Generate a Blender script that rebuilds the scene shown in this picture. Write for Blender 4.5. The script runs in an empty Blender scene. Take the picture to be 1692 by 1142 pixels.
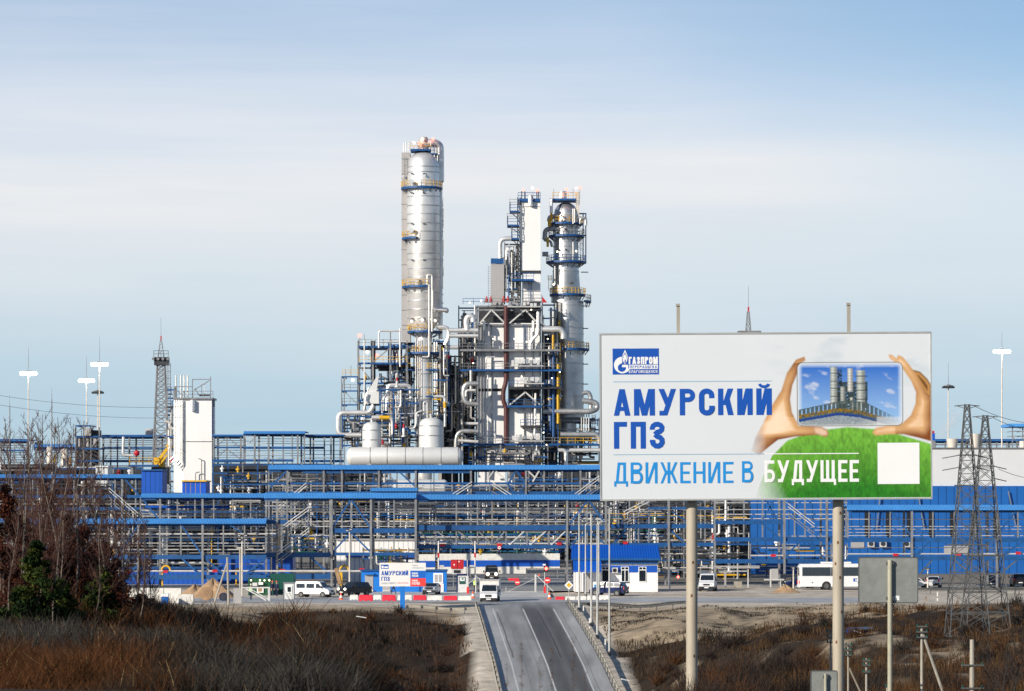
import bpy, math, random
import numpy as np
from mathutils import Vector
R = math.radians
scene = bpy.context.scene
COL = scene.collection
# ------------------------------------------------------------------ camera, sky, sun, exposure
F, CZ, HY, CX = 5250.0, 10.3, 840.0, 846.0     # focal length and centre in photograph pixels, eye height above the gate yard
cam_d = bpy.data.cameras.new("camera"); cam = bpy.data.objects.new("camera", cam_d); COL.objects.link(cam)
cam.location = (0, 0, CZ); cam.rotation_euler = (R(90), 0, 0)
cam_d.sensor_width = 36; cam_d.lens = F/1692*36; cam_d.shift_y = (HY-571)/1692
cam_d.clip_start = 0.5; cam_d.clip_end = 30000
cam_d.dof.use_dof = True; cam_d.dof.focus_distance = 230; cam_d.dof.aperture_fstop = 5.0
scene.camera = cam
SUN_AZ, SUN_EL = R(-134), R(21)      # azimuth from +Y towards +X
sun_dir = Vector((math.sin(SUN_AZ)*math.cos(SUN_EL), math.cos(SUN_AZ)*math.cos(SUN_EL), math.sin(SUN_EL)))
sd = bpy.data.lights.new("sun", 'SUN'); sd.energy = 4.7; sd.angle = R(0.6); sd.color = (1, .92, .80)
so = bpy.data.objects.new("sun", sd); COL.objects.link(so)
so.rotation_euler = (-sun_dir).to_track_quat('-Z', 'Y').to_euler()
w = bpy.data.worlds.new("World"); scene.world = w; w.use_nodes = True
nt = w.node_tree; nt.nodes.clear()
def nd(t, **k):
    n = nt.nodes.new(t)
    for a, b in k.items(): setattr(n, a, b)
    return n
out = nd('ShaderNodeOutputWorld'); bg = nd('ShaderNodeBackground'); bg.inputs[1].default_value = 0.10
sky = nd('ShaderNodeTexSky', sky_type='NISHITA', sun_disc=False, sun_elevation=SUN_EL, sun_rotation=SUN_AZ, altitude=900, air_density=0.9, dust_density=0.3, ozone_density=2.2)
tc = nd('ShaderNodeTexCoord'); sep = nd('ShaderNodeSeparateXYZ'); nt.links.new(tc.outputs['Generated'], sep.inputs[0])
def noise(scale, vec, det=5, rough=.55):
    m = nd('ShaderNodeMapping'); m.inputs['Scale'].default_value = vec
    n = nd('ShaderNodeTexNoise'); n.inputs['Scale'].default_value = scale; n.inputs['Detail'].default_value = det; n.inputs['Roughness'].default_value = rough
    nt.links.new(tc.outputs['Generated'], m.inputs[0]); nt.links.new(m.outputs[0], n.inputs['Vector']); return n
def ramp(src, pts):
    r = nd('ShaderNodeValToRGB'); e = r.color_ramp.elements
    while len(e) < len(pts): e.new(.5)
    for el, (p, c) in zip(e, pts): el.position = p; el.color = (c, c, c, 1) if not isinstance(c, tuple) else (*c, 1)
    nt.links.new(src, r.inputs[0]); return r
def mth(op, a, b=None, c=None):
    n = nd('ShaderNodeMath', operation=op)
    for i, x in enumerate((a, b, c)):
        if x is None: continue
        if isinstance(x, (int, float)): n.inputs[i].default_value = x
        else: nt.links.new(x, n.inputs[i])
    return n.outputs[0]
n1 = noise(3.2, (1.0, 1.0, 9.0)); n2 = noise(9.0, (.7, .7, 16.0), 6, .6)
# cloud cover by height above the horizon: clear low band, a pale sheet of thin cloud higher up, ragged again above
el = mth('ADD', sep.outputs[2], mth('MULTIPLY', mth('SUBTRACT', n1.outputs[0], .5), .05))
cover = ramp(el, [(0.0, .97), (.035, .93), (.075, .90), (.105, .93), (.125, .78), (.16, .42), (.3, .12)])
side = ramp(mth('ADD', mth('SUBTRACT', sep.outputs[0], mth('MULTIPLY', mth('SUBTRACT', .165, sep.outputs[2]), 1.0)), mth('MULTIPLY', mth('SUBTRACT', n2.outputs[0], .5), .05)), [(.015, 1.0), (.15, .04)])
hi = ramp(sep.outputs[2], [(.06, 0.0), (.135, 1.0)])
side_f = mth('SUBTRACT', 1.0, mth('MULTIPLY', mth('SUBTRACT', 1.0, side.outputs[0]), hi.outputs[0]))
fac = mth('MULTIPLY', mth('ADD', cover.outputs[0], mth('MULTIPLY', mth('SUBTRACT', n2.outputs[0], .5), .34)), side_f)
mx = nd('ShaderNodeMixRGB'); mx.use_clamp = False
ccol = ramp(el, [(0.0, (3.9, 5.5, 6.7)), (.04, (4.7, 6.1, 7.1)), (.072, (6.3, 7.0, 7.6)), (.105, (7.9, 7.95, 8.1)), (.16, (5.5, 6.6, 8.3))])
for e in ccol.color_ramp.elements: pass
nt.links.new(fac, mx.inputs[0]); nt.links.new(sky.outputs[0], mx.inputs[1]); nt.links.new(ccol.outputs[0], mx.inputs[2])
nt.links.new(mx.outputs[0], bg.inputs[0]); nt.links.new(bg.outputs[0], out.inputs[0])
scene.view_settings.view_transform = 'Standard'; scene.view_settings.look = 'None'
scene.view_settings.exposure = 0.12; scene.view_settings.gamma = 1.0
scene.cycles.max_bounces = 6; scene.cycles.volume_bounces = 5; scene.cycles.transparent_max_bounces = 12; scene.cycles.use_denoising = True
# ------------------------------------------------------------------ helpers
def W(px, py, Y): return ((px-CX)*Y/F, Y, CZ-(py-HY)*Y/F)
def Xp(px, Y): return (px-CX)*Y/F
def Zp(py, Y): return CZ-(py-HY)*Y/F
MATS = {}
def mat(name, col, rough=.6, metal=0., var=.15, scale=1.2, bump=0., emit=None, es=0., dirt=None, stretch=(1, 1, 1), attr=None, spec=.5, bscale=None):
    m = bpy.data.materials.new(name); m.use_nodes = True; t = m.node_tree; b = t.nodes['Principled BSDF']
    b.inputs['Roughness'].default_value = rough; b.inputs['Metallic'].default_value = metal
    b.inputs['Specular IOR Level'].default_value = spec
    g = t.nodes.new('ShaderNodeNewGeometry'); mp = t.nodes.new('ShaderNodeMapping'); mp.inputs['Scale'].default_value = stretch
    t.links.new(g.outputs['Position'], mp.inputs[0])
    n = t.nodes.new('ShaderNodeTexNoise'); n.inputs['Scale'].default_value = scale; n.inputs['Detail'].default_value = 6; n.inputs['Roughness'].default_value = .6
    t.links.new(mp.outputs[0], n.inputs['Vector'])
    mr = t.nodes.new('ShaderNodeMapRange'); mr.inputs[1].default_value = .3; mr.inputs[2].default_value = .7; mr.inputs[3].default_value = 1-var; mr.inputs[4].default_value = 1+var*.6
    t.links.new(n.outputs[0], mr.inputs[0])
    mul = t.nodes.new('ShaderNodeMixRGB'); mul.blend_type = 'MULTIPLY'; mul.inputs[0].default_value = 1
    if attr:
        a = t.nodes.new('ShaderNodeVertexColor'); a.layer_name = attr; t.links.new(a.outputs[0], mul.inputs[1])
    else: mul.inputs[1].default_value = (*col, 1)
    t.links.new(mr.outputs[0], mul.inputs[2]); last = mul.outputs[0]
    if dirt:
        n2 = t.nodes.new('ShaderNodeTexNoise'); n2.inputs['Scale'].default_value = scale*.35; n2.inputs['Detail'].default_value = 8; n2.inputs['Roughness'].default_value = .7
        t.links.new(mp.outputs[0], n2.inputs['Vector'])
        cr = t.nodes.new('ShaderNodeMapRange'); cr.inputs[1].default_value = .5; cr.inputs[2].default_value = .72; cr.inputs[4].default_value = .6
        t.links.new(n2.outputs[0], cr.inputs[0]); m2 = t.nodes.new('ShaderNodeMixRGB'); m2.inputs[2].default_value = (*dirt, 1)
        t.links.new(cr.outputs[0], m2.inputs[0]); t.links.new(last, m2.inputs[1]); last = m2.outputs[0]
    t.links.new(last, b.inputs['Base Color'])
    if bump:
        bn = t.nodes.new('ShaderNodeTexNoise'); bn.inputs['Scale'].default_value = bscale or scale*6; bn.inputs['Detail'].default_value = 4
        t.links.new(mp.outputs[0], bn.inputs['Vector'])
        bp = t.nodes.new('ShaderNodeBump'); bp.inputs['Strength'].default_value = bump; bp.inputs['Distance'].default_value = .05
        t.links.new(bn.outputs[0], bp.inputs['Height']); t.links.new(bp.outputs[0], b.inputs['Normal'])
    if emit: b.inputs['Emission Color'].default_value = (*emit, 1); b.inputs['Emission Strength'].default_value = es
    MATS[name] = m; return m
M_ = MATS
mat('blue', (.004, .078, .255), .5, dirt=(.01, .04, .11), var=.25)
mat('blueroof', (.07, .30, .70), .5, var=.12, scale=.5)
mat('bluewall', (.003, .108, .40), .55, var=.10, scale=.3)
mat('hutblue', (.003, .085, .46), .45, var=.10, scale=.5)
mat('steel', (.25, .255, .265), .5, .25, dirt=(.16, .14, .12), var=.3)
mat('darksteel', (.04, .043, .05), .55, .2, var=.4)
mat('clad', (.90, .88, .85), .40, .62, var=.16, scale=.45, dirt=(.45, .42, .38), bump=.12, bscale=.8)
mat('clad_shaded', (.60, .60, .60), .42, .85, var=.18, scale=.45, dirt=(.32, .30, .28), bump=.15, bscale=.8)  # darker copy of clad: shade and dark reflections on the stout column put into colour
mat('pipe', (.55, .55, .54), .42, .7, var=.3, scale=.8, dirt=(.28, .25, .22))
mat('palepipe', (.70, .68, .65), .45, .35, var=.2, scale=.8)
mat('greypanel', (.40, .385, .38), .6, .1, var=.08, scale=.4)
mat('white', (.84, .83, .81), .5, var=.05, scale=.35, dirt=(.76, .73, .68), stretch=(1, 1, .25))
mat('greywall', (.62, .635, .65), .6, var=.05, scale=.2)
mat('tank', (.72, .72, .70), .45, .15, var=.08, scale=.3)
mat('yellow', (.70, .40, .015), .5, var=.2)
mat('red', (.50, .012, .02), .45, var=.15)
mat('barrier_red', (.72, .02, .045), .45, var=.12, scale=3)
mat('barrier_white', (.75, .73, .68), .5, var=.15, scale=3, dirt=(.5, .45, .38))
mat('maroon', (.09, .022, .022), .6, var=.3)
mat('black', (.012, .012, .014), .5, var=.3)
mat('rubber', (.02, .02, .02), .8, var=.3)
mat('glass', (.015, .022, .032), .06, .0, var=.2, spec=.8)
mat('carwhite', (.78, .78, .78), .28, var=.05, scale=2)
mat('carblack', (.012, .013, .018), .22, var=.2)
mat('carblue', (.008, .02, .09), .22, var=.2)
mat('carsilver', (.45, .50, .55), .28, .4, var=.1)
mat('greenbox', (.006, .10, .075), .5, var=.15, scale=1)
mat('greenhut', (.008, .09, .035), .55, var=.15, scale=1)
mat('concrete', (.40, .37, .31), .85, var=.25, scale=1.5, dirt=(.28, .23, .16), bump=.2, stretch=(1, 1, .3))
mat('board_post', (.44, .385, .30), .6, var=.14, scale=1.2, dirt=(.36, .26, .16), stretch=(1, 1, .4))
mat('polemetal', (.50, .50, .48), .45, .4, var=.15)
mat('mastwhite', (.70, .63, .55), .5, .1, var=.12)
mat('galv', (.13, .135, .135), .5, .4, var=.3, dirt=(.22, .2, .16))
mat('signback', (.27, .285, .265), .6, .25, var=.18, scale=2.5, dirt=(.2, .21, .19), bump=.15)
mat('signwhite', (.80, .79, .77), .45, var=.03, scale=.5)
mat('lampglow', (1, 1, 1), .4, emit=(1, .97, .92), es=14)
mat('redglow', (.6, .02, .02), .4, emit=(1, .08, .06), es=9)
mat('siteglow', (1, .9, .7), .4, emit=(1, .85, .6), es=5)
mat('headglow', (1, .95, .8), .3, emit=(1, .93, .78), es=6)
mat('textblue', (.001, .078, .42), .45, var=.03)
mat('textcyan', (.01, .26, .66), .45, var=.03)
mat('textwhite', (.85, .85, .84), .45, var=.02)
mat('linegrey', (.25, .42, .55), .5, var=.02)
mat('textgrey', (.42, .45, .50), .5, var=.05)
mat('textpink', (.80, .42, .42), .5, var=.05)
mat('signred', (.72, .03, .03), .45, var=.05)
mat('panelred', (.85, .055, .05), .45, var=.03)
mat('panelblue', (.006, .13, .55), .45, var=.03)
mat('postblue', (.006, .18, .62), .45, var=.06)
mat('sand', (.40, .26, .15), .9, var=.25, scale=1.5, bump=.5)
mat('wood', (.36, .22, .12), .8, var=.3)
mat('bark', (.14, .105, .08), .9, var=.5, scale=3, stretch=(1, 1, .5))
mat('birch', (.15, .12, .095), .8, var=.55, scale=2.5, stretch=(1, 1, .6), dirt=(.06, .045, .04))
mat('twig', (.078, .034, .024), .9, var=.4, scale=2)
mat('darktwig', (.03, .022, .018), .9, var=.4, scale=2)
mat('shade_dark', (.022, .026, .034), .7, var=.4)  # near-black colour standing in for the shade among the pipes
mat('rust', (.17, .075, .03), .85, var=.5, scale=14)
mat('dullgrey', (.13, .12, .11), .5, var=.2)
mat('polepaint', (.42, .40, .30), .6, var=.2, scale=2, dirt=(.3, .28, .2))
mat('rope', (.05, .05, .05), .8)
mat('skin', (.50, .28, .19), .6)
mat('cloth_navy', (.012, .018, .06), .85, var=.3, scale=6)
mat('hivis', (.50, .85, .03), .6, var=.15, scale=5)
mat('helmet_red', (.75, .10, .03), .4)
mat('helmet_white', (.75, .75, .72), .4)
mat('orange', (.85, .14, .04), .5)
mat('leaf', (1, 1, 1), .9, attr='Col', var=.25, scale=3, spec=.1)
mat('ground', (1, 1, 1), .95, attr='Col', var=.40, scale=.55, bump=.8, bscale=2.2, spec=.15)
mat('roadmat', (1, 1, 1), .75, attr='Col', var=.16, scale=.25, stretch=(1, .35, 1), bump=.15, bscale=9, spec=.4)
mat('print', (1, 1, 1), .45, attr='Col', var=.02, scale=.5, spec=.35)
mat('snow', (.55, .57, .60), .7, var=.3, scale=1.2)
WL = {}
def tag(o, label=None, cat=None, group=None, kind=None):
    for k, v in (('label', label), ('category', cat), ('group', group), ('kind', kind)):
        if v: o[k] = v
    return o
def thing(name, label, cat, loc=(0, 0, 0), group=None):
    o = bpy.data.objects.new(name, None); COL.objects.link(o); o.location = loc; o.empty_display_size = .2
    WL[o] = Vector(loc); return tag(o, label, cat, group)
class MB:
    def __init__(s): s.v = []; s.f = []
    def add(s, vs, fs):
        n = len(s.v); s.v += [tuple(p) for p in vs]; s.f += [tuple(i+n for i in f) for f in fs]; return s
    def box(s, x0, y0, z0, x1, y1, z1):
        return s.add([(x0, y0, z0), (x1, y0, z0), (x1, y1, z0), (x0, y1, z0), (x0, y0, z1), (x1, y0, z1), (x1, y1, z1), (x0, y1, z1)],
                     [(0, 3, 2, 1), (4, 5, 6, 7), (0, 1, 5, 4), (1, 2, 6, 5), (2, 3, 7, 6), (3, 0, 4, 7)])
    def bar(s, a, b, wd, h=None):
        a = Vector(a); b = Vector(b); d = (b-a).normalized(); h = h or wd
        up = Vector((0, 0, 1)) if abs(d.z) < .95 else Vector((0, 1, 0))
        x = d.cross(up).normalized()*wd/2; y = d.cross(x).normalized()*h/2
        return s.add([a-x-y, a+x-y, a+x+y, a-x+y, b-x-y, b+x-y, b+x+y, b-x+y], [(0, 3, 2, 1), (4, 5, 6, 7), (0, 1, 5, 4), (1, 2, 6, 5), (2, 3, 7, 6), (3, 0, 4, 7)])
    def tube(s, pts, r, n=8, r1=None, caps=True):
        pts = [Vector(p) for p in pts]; m = len(pts); rings = []; ref = None
        for i, p in enumerate(pts):
            d = ((pts[min(i+1, m-1)]-p).normalized()+(p-pts[max(i-1, 0)]).normalized())
            d = d.normalized() if d.length > 1e-6 else (pts[-1]-pts[0]).normalized()
            if ref is None: ref = Vector((0, 0, 1)) if abs(d.z) < .9 else Vector((1, 0, 0))
            x = d.cross(ref)
            if x.length < 1e-4: x = d.cross(Vector((.3, 1, .2)))
            x.normalize(); y = x.cross(d).normalized(); ref = y
            rr = r if r1 is None else r+(r1-r)*i/max(m-1, 1)
            rings.append([p+x*math.cos(2*math.pi*k/n)*rr+y*math.sin(2*math.pi*k/n)*rr for k in range(n)])
        vs = [q for g in rings for q in g]; fs = []
        for i in range(m-1):
            for k in range(n): fs.append((i*n+k, i*n+(k+1) % n, (i+1)*n+(k+1) % n, (i+1)*n+k))
        if caps: fs += [tuple(range(n))[::-1], tuple((m-1)*n+k for k in range(n))]
        return s.add(vs, fs)
    def lathe(s, cx, cy, prof, n=32, a0=0, a1=360, z0=0):
        full = a1-a0 >= 360; m = n if full else n+1; vs = []; fs = []
        for r, z in prof:
            for k in range(m):
                a = R(a0+(a1-a0)*k/n); vs.append((cx+r*math.sin(a), cy-r*math.cos(a), z0+z))
        for i in range(len(prof)-1):
            for k in range(n):
                fs.append((i*m+k, i*m+(k+1) % m, (i+1)*m+(k+1) % m, (i+1)*m+k))
        return s.add(vs, fs)
    def prism(s, poly, y0, y1, taper=None):
        """side outline (x, z) carried from y0 to y1; taper(z) narrows the half width"""
        n = len(poly); ym = (y0+y1)/2; h = (y1-y0)/2; t = taper or (lambda z: 1)
        vs = [(x, ym-h*t(z), z) for x, z in poly]+[(x, ym+h*t(z), z) for x, z in poly]
        return s.add(vs, [tuple(range(n)), tuple(range(2*n-1, n-1, -1))]+[(i, i+n, (i+1) % n+n, (i+1) % n) for i in range(n)])
    def build(s, name, m, par=None, smooth=False, bevel=0, label=None):
        me = bpy.data.meshes.new(name); off = WL.get(par, Vector()) if par else Vector()
        me.from_pydata([(a-off.x, b-off.y, c-off.z) for a, b, c in s.v], [], s.f)
        me.materials.append(M_[m] if isinstance(m, str) else m)
        if smooth:
            me.polygons.foreach_set('use_smooth', [True]*len(me.polygons))
            if hasattr(me, 'set_sharp_from_angle'): me.set_sharp_from_angle(angle=R(40))
        o = bpy.data.objects.new(name, me); COL.objects.link(o)
        if par: o.parent = par; WL[o] = off
        else: WL[o] = Vector()
        if bevel:
            b = o.modifiers.new('bevel', 'BEVEL'); b.width = bevel; b.segments = 2; b.limit_method = 'ANGLE'
        if label: o['label'] = label
        return o
def bend(pts, rad, seg=5):
    """round the corners of a polyline"""
    pts = [Vector(p) for p in pts]; o = [pts[0]]
    for i in range(1, len(pts)-1):
        p = pts[i]; a = pts[i-1]-p; b = pts[i+1]-p; r = min(rad, a.length*.48, b.length*.48)
        a = p+a.normalized()*r; b = p+b.normalized()*r
        for k in range(seg+1):
            t = k/seg; o.append(a*(1-t)**2+p*2*t*(1-t)+b*t*t)
    return o+[pts[-1]]
# parts given in photograph pixels at a chosen depth
def pbox(par, name, m, x0, y0, x1, y1, Y, d=.3, **k):
    a = W(x0, y1, Y); b = W(x1, y0, Y)
    return MB().box(a[0], Y, a[2], b[0], Y+d, b[2]).build(name, m, par, **k)
def pbar(par, name, m, x0, y0, x1, y1, Y, wd=2.5, Y1=None, **k):
    return MB().bar(W(x0, y0, Y), W(x1, y1, Y1 or Y), wd*Y/F).build(name, m, par, **k)
def ppipe(par, name, m, pts, r, Y, rad=None, n=8, **k):
    P = [W(p[0], p[1], p[2] if len(p) > 2 else Y) for p in pts]; r = r*Y/F
    if len(P) > 2: P = bend(P, (rad*Y/F) if rad else r*2.6)
    return MB().tube(P, r, n).build(name, m, par, smooth=True, **k)
def npmesh(name, V, Q, C, m, par=None, smooth=False):
    me = bpy.data.meshes.new(name); V = np.asarray(V, np.float32); Q = np.asarray(Q, np.int32); k = Q.shape[1]
    me.vertices.add(len(V)); me.vertices.foreach_set('co', V.ravel())
    me.loops.add(Q.size); me.loops.foreach_set('vertex_index', Q.ravel())
    me.polygons.add(len(Q)); me.polygons.foreach_set('loop_start', np.arange(0, Q.size, k, dtype=np.int32))
    me.polygons.foreach_set('use_smooth', np.full(len(Q), smooth))
    me.update(calc_edges=True); me.validate()
    ca = me.color_attributes.new('Col', 'FLOAT_COLOR', 'POINT')
    C = np.asarray(C, np.float32)
    if C.shape[1] == 3: C = np.concatenate([C, np.ones((len(C), 1), np.float32)], 1)
    ca.data.foreach_set('color', C.ravel())
    me.materials.append(M_[m]); o = bpy.data.objects.new(name, me); COL.objects.link(o)
    if par:
        o.parent = par; WL[o] = WL[par]; off = WL[par]
        if off.length: me.transform(__import__('mathutils').Matrix.Translation(-off))
    return o
_LAT = {}
def vnoise(x, y, seed=0):
    """smooth value noise in 0..1"""
    if seed not in _LAT: _LAT[seed] = np.random.default_rng(seed).random((256, 256))
    g = _LAT[seed]; x = np.asarray(x, float); y = np.asarray(y, float)
    i = np.floor(x).astype(int); j = np.floor(y).astype(int); u = x-i; v = y-j; u = u*u*(3-2*u); v = v*v*(3-2*v)
    a = g[i % 256, j % 256]; b = g[(i+1) % 256, j % 256]; c = g[i % 256, (j+1) % 256]; d = g[(i+1) % 256, (j+1) % 256]
    return (a*(1-u)+b*u)*(1-v)+(c*(1-u)+d*u)*v
def fnoise(x, y, seed=0, o=4): return sum(vnoise(x*2**k, y*2**k, seed+k)*.5**k for k in range(o))/sum(.5**k for k in range(o))
def srgb(r, g, b): return tuple(((c/255+.055)/1.055)**2.4 if c > 10 else c/255/12.92 for c in (r, g, b))
# ------------------------------------------------------------------ terrain
PROF = {
 -100: [(20, 8.6), (75, 6.1), (120, 5.8), (150, 5), (200, 3), (260, 1), (320, .2), (345, 0)],
 100: [(20, 8.6), (75, 6.0), (120, 5.6), (150, 4.9), (200, 3), (260, 1.2), (320, .2), (345, 0)],
 250: [(20, 8.6), (80, 5.6), (110, 5.2), (180, 3.9), (250, 1.9), (305, .3), (345, 0)],
 400: [(20, 8.6), (80, 5.5), (120, 4.3), (190, 1.3), (240, -.4), (285, -.6), (312, .1), (345, 0)],
 500: [(20, 8.6), (85, 5.5), (130, 4.4), (200, 1.6), (270, -1.6), (292, -1.6), (318, -.4), (345, 0)],
 570: [(20, 8.6), (85, 5.2), (125, 3.0), (170, .2), (230, -2.4), (285, -3), (318, -.6), (345, 0)],
 650: [(20, 8.6), (60, 5.4), (100, 2.4), (150, -1.6), (200, -3.6), (240, -4.2), (285, -4.4), (318, -.9), (345, 0)],
 760: [(20, 8.6), (60, 4.6), (130, -2), (200, -7), (240, -7.5), (300, -4), (325, -1.2), (345, -.1)],
 870: [(20, 8.6), (60, 4), (130, -6), (200, -10.3), (240, -9.5), (300, -5.5), (330, -2), (345, -.3)],
 1030: [(20, 8.6), (60, 4), (130, -1), (200, -6), (240, -7), (290, -3.6), (318, -1.3), (345, 0)],
 1150: [(20, 8.6), (110, 3), (170, .3), (230, -2), (270, -2.7), (300, -1.9), (318, -.5), (345, 0)],
 1220: [(20, 8.6), (110, 3), (170, .5), (230, -.6), (265, -1.6), (298, -2.0), (318, -.4), (345, 0)],
 1300: [(20, 8.6), (70, 4), (110, 1.8), (150, 1.3), (200, .5), (265, -.5), (296, -1.0), (318, -.1), (345, 0)],
 1450: [(20, 8.6), (70, 4), (110, 1.8), (150, 1.3), (200, .9), (260, -.1), (285, -.2), (315, .25), (345, 0)],
 1800: [(20, 8.6), (110, 4.2), (150, 1.7), (230, .3), (290, .6), (330, .5), (375, 0)],
}
PK = sorted(PROF)
RY = [200, 230, 250, 272, 285, 300, 322, 338, 346, 350]; RX = [7.1, 5.75, 4.8, 3.83, 3.35, 2.7, 1.9, 1.3, 1.05, .9]; RZ = [-10, -8.8, -7.1, -5.0, -3.75, -2.5, -1.2, -.3, -.01, 0]
def road_at(y): return np.interp(y, RY, RX), np.interp(y, RY, RZ)
def ground_z(x, y, bumps=True):
    x = np.asarray(x, float); y = np.asarray(y, float); yy = np.maximum(y, 8); px = np.clip(CX+F*x/yy, PK[0], PK[-1])
    z = np.zeros(np.broadcast(x, y).shape); cols = [np.interp(yy, *zip(*PROF[k])) for k in PK]
    for a, b, za, zb in zip(PK, PK[1:], cols, cols[1:]):
        t = np.clip((px-a)/(b-a), 0, 1); t = t*t*(3-2*t)
        z = np.where((px >= a) & (px <= b), za*(1-t)+zb*t, z)
    if bumps:
        k = np.clip((345-y)/25, 0, 1)*np.clip((y-10)/20, 0, 1)
        z = z+k*((fnoise(x/14, y/14, 3)-.5)*2.0+(fnoise(x/3.5, y/3.5, 9)-.5)*.9)
    xr, zr = road_at(y); d = np.maximum(np.abs(x-xr)-6.6, 0); left = x < xr
    lim = np.where(left, d/2.0, d/1.5)
    zz = np.clip(z, zr-.06-lim, zr-.06+d*.7)
    k = (y < 349) & (y > 190)
    return np.where(k, zz, z)
def gz(x, y): return float(ground_z(np.array([x]), np.array([y]))[0])
BARE = ((1425, 205, 48, 15), (1500, 188, 36, 13), (1565, 214, 46, 12), (1335, 182, 22, 9), (1660, 216, 40, 11), (1380, 240, 26, 8), (1600, 172, 26, 9), (1470, 235, 30, 7), (1290, 232, 18, 8))
def bare_spots(px, y):
    x = (px-CX)*y/F; e = fnoise(x/2.5, y/4, 91); w = np.zeros(np.broadcast(px, y).shape)
    for cx, cy, sx, sy in BARE: w = np.maximum(w, np.exp(-((px-cx)/sx)**2-((y-cy)/sy)**2))
    return np.clip((w*.8+(e-.5)*1.1-.32)*5, 0, 1)
def soil_colour(x, y):
    px = CX+F*x/np.maximum(y, 8); n = fnoise(x/6, y/6, 21); n2 = fnoise(x/1.6, y/1.6, 33); xr, zr = road_at(y)
    dark = np.stack([.030+.02*n, .020+.013*n, .013+.007*n], -1)
    sand = np.stack([.34+.12*n2, .27+.09*n2, .185+.06*n2], -1)
    pale = np.stack([.60+.12*n, .53+.11*n, .435+.09*n], -1)
    k = np.zeros(x.shape)
    e = (n-.5)*26+(n2-.5)*14
    k = np.maximum(k, np.clip((y+e-318)/10, 0, 1))                                             # yard rim
    k = np.maximum(k, np.clip((y+e*1.6-297)/6, 0, 1)*((px > 985) & (px < 1330)))               # eroded sand bank right of the road
    k = np.maximum(k, np.clip((y+e*1.5-300)/6, 0, 1)*((px > 300) & (px < 430)))                # sandy cut at the left
    k = np.maximum(k, np.clip((y+e*2-302)/6, 0, 1)*((px > 1330) & (px < 1560)))
    k = np.maximum(k, np.clip((n+n2-1.3)*9, 0, .5)*((px > 1230) & (y > 120)))                 # bare patches lower right
    k = np.where((px > 430) & (px < 770) & (y < 322), k*.12, k)
    k = np.maximum(k, bare_spots(px, y)*.8)
    gul = np.zeros(x.shape)
    for gx0, gs in ((1172, 2.2), (1188, 1.6), (1206, 2.4), (1226, 2.0), (1150, 1.5), (1255, 2.5), (1060, 1.4)):
        gul = np.maximum(gul, np.clip(1-np.abs(px-gx0-(318-y)*1.1+(n2-.5)*18)/gs/2, 0, 1)*((y > 296) & (y < 326)))
    sand = sand*(1-.8*gul[..., None])
    for (cpx, cy, sx, sy) in ((1187, 296, 26, 6), (1135, 266, 16, 7), (1160, 214, 12, 9), (655, 262, 11, 5)):
        w_ = np.exp(-((px-cpx+(n-.5)*40)/sx)**2-((y-cy)/sy)**2); k = np.where(w_ > .45, .95, k)
    d = np.abs(x-xr); sh = (d < 6.9) & (y > 190) & (y < 350)
    c = dark+(sand-dark)*k[..., None]
    p = np.clip((y-336)/8, 0, 1)[..., None]; c = c*(1-p)+pale*p
    c = np.where(sh[..., None], pale*.9, c)
    mud = np.clip((fnoise(x/9, y/3, 51)-.5)*6, 0, 1)*(y > 372)*(px > 900); c = c*(1-.5*mud[..., None])+np.array([.30, .22, .15])*.5*mud[..., None]
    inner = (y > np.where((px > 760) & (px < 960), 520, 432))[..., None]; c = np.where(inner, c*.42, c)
    return c
gx = np.concatenate([[-9000, -3000, -900, -400, -200, -130, -100], np.arange(-85, 105.1, 1.0), [120, 150, 220, 420, 900, 3000, 9000]])
gy = np.concatenate([[-3000, -600, -150, -40, -10, 5, 14], np.arange(20, 351, 1.0), np.arange(353, 450, 4.0), [460, 480, 520, 600, 800, 1200, 2500, 12000]])
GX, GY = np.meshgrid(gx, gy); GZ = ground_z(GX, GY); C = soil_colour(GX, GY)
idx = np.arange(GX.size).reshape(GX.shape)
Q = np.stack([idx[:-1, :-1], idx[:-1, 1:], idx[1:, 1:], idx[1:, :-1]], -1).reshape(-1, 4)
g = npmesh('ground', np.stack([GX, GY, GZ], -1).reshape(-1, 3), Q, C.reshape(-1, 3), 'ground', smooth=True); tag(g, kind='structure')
# road up to the gate: dusty lane, dark lane, pale shoulders
def strip(name, ys, fr, lift, colf, half=4.75):
    V = []; Cc = []
    for y in ys:
        x0, z0 = road_at(y)
        for f in fr:
            x = x0+(f-.5)*2*half; V.append((x, y, z0+lift)); Cc.append(colf(f, x, y))
    n = len(fr); Qs = [(i*n+k, i*n+k+1, (i+1)*n+k+1, (i+1)*n+k) for i in range(len(ys)-1) for k in range(n-1)]
    return npmesh(name, V, Qs, Cc, 'roadmat')
def road_col(f, x, y):
    n = float(fnoise(np.array([x*1.3]), np.array([y/9]), 5)[0]); n2 = float(fnoise(np.array([x/2.5]), np.array([y/25]), 8)[0])
    base = np.interp(f, [0, .10, .15, .22, .30, .36, .44, .47, .50, .60, .655, .71, .80, .83, .90, 1], [.44, .42, .38, .33, .27, .34, .32, .20, .115, .10, .15, .10, .115, .29, .35, .38])
    base = base*(.72+.56*n)*(.8+.4*n2); fade = np.clip((y-336)/10, 0, 1); base = base*(1-fade)+.30*fade*(.7+.6*n)
    return (base*1.0, base*1.0, base*.99)
ys = np.arange(196, 349.1, 1.5)
tag(strip('road', ys, np.linspace(0, 1, 49), 0.0, road_col), kind='structure')
for nm, f0 in (('left', .145), ('centre', .48), ('right', .82)):
    o = strip('road_marking', np.arange(196, 338.5, 1.5), np.linspace(f0-.0075, f0+.0075, 2), .006, lambda f, x, y: (.62, .62, .61)); tag(o, kind='structure')
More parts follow.
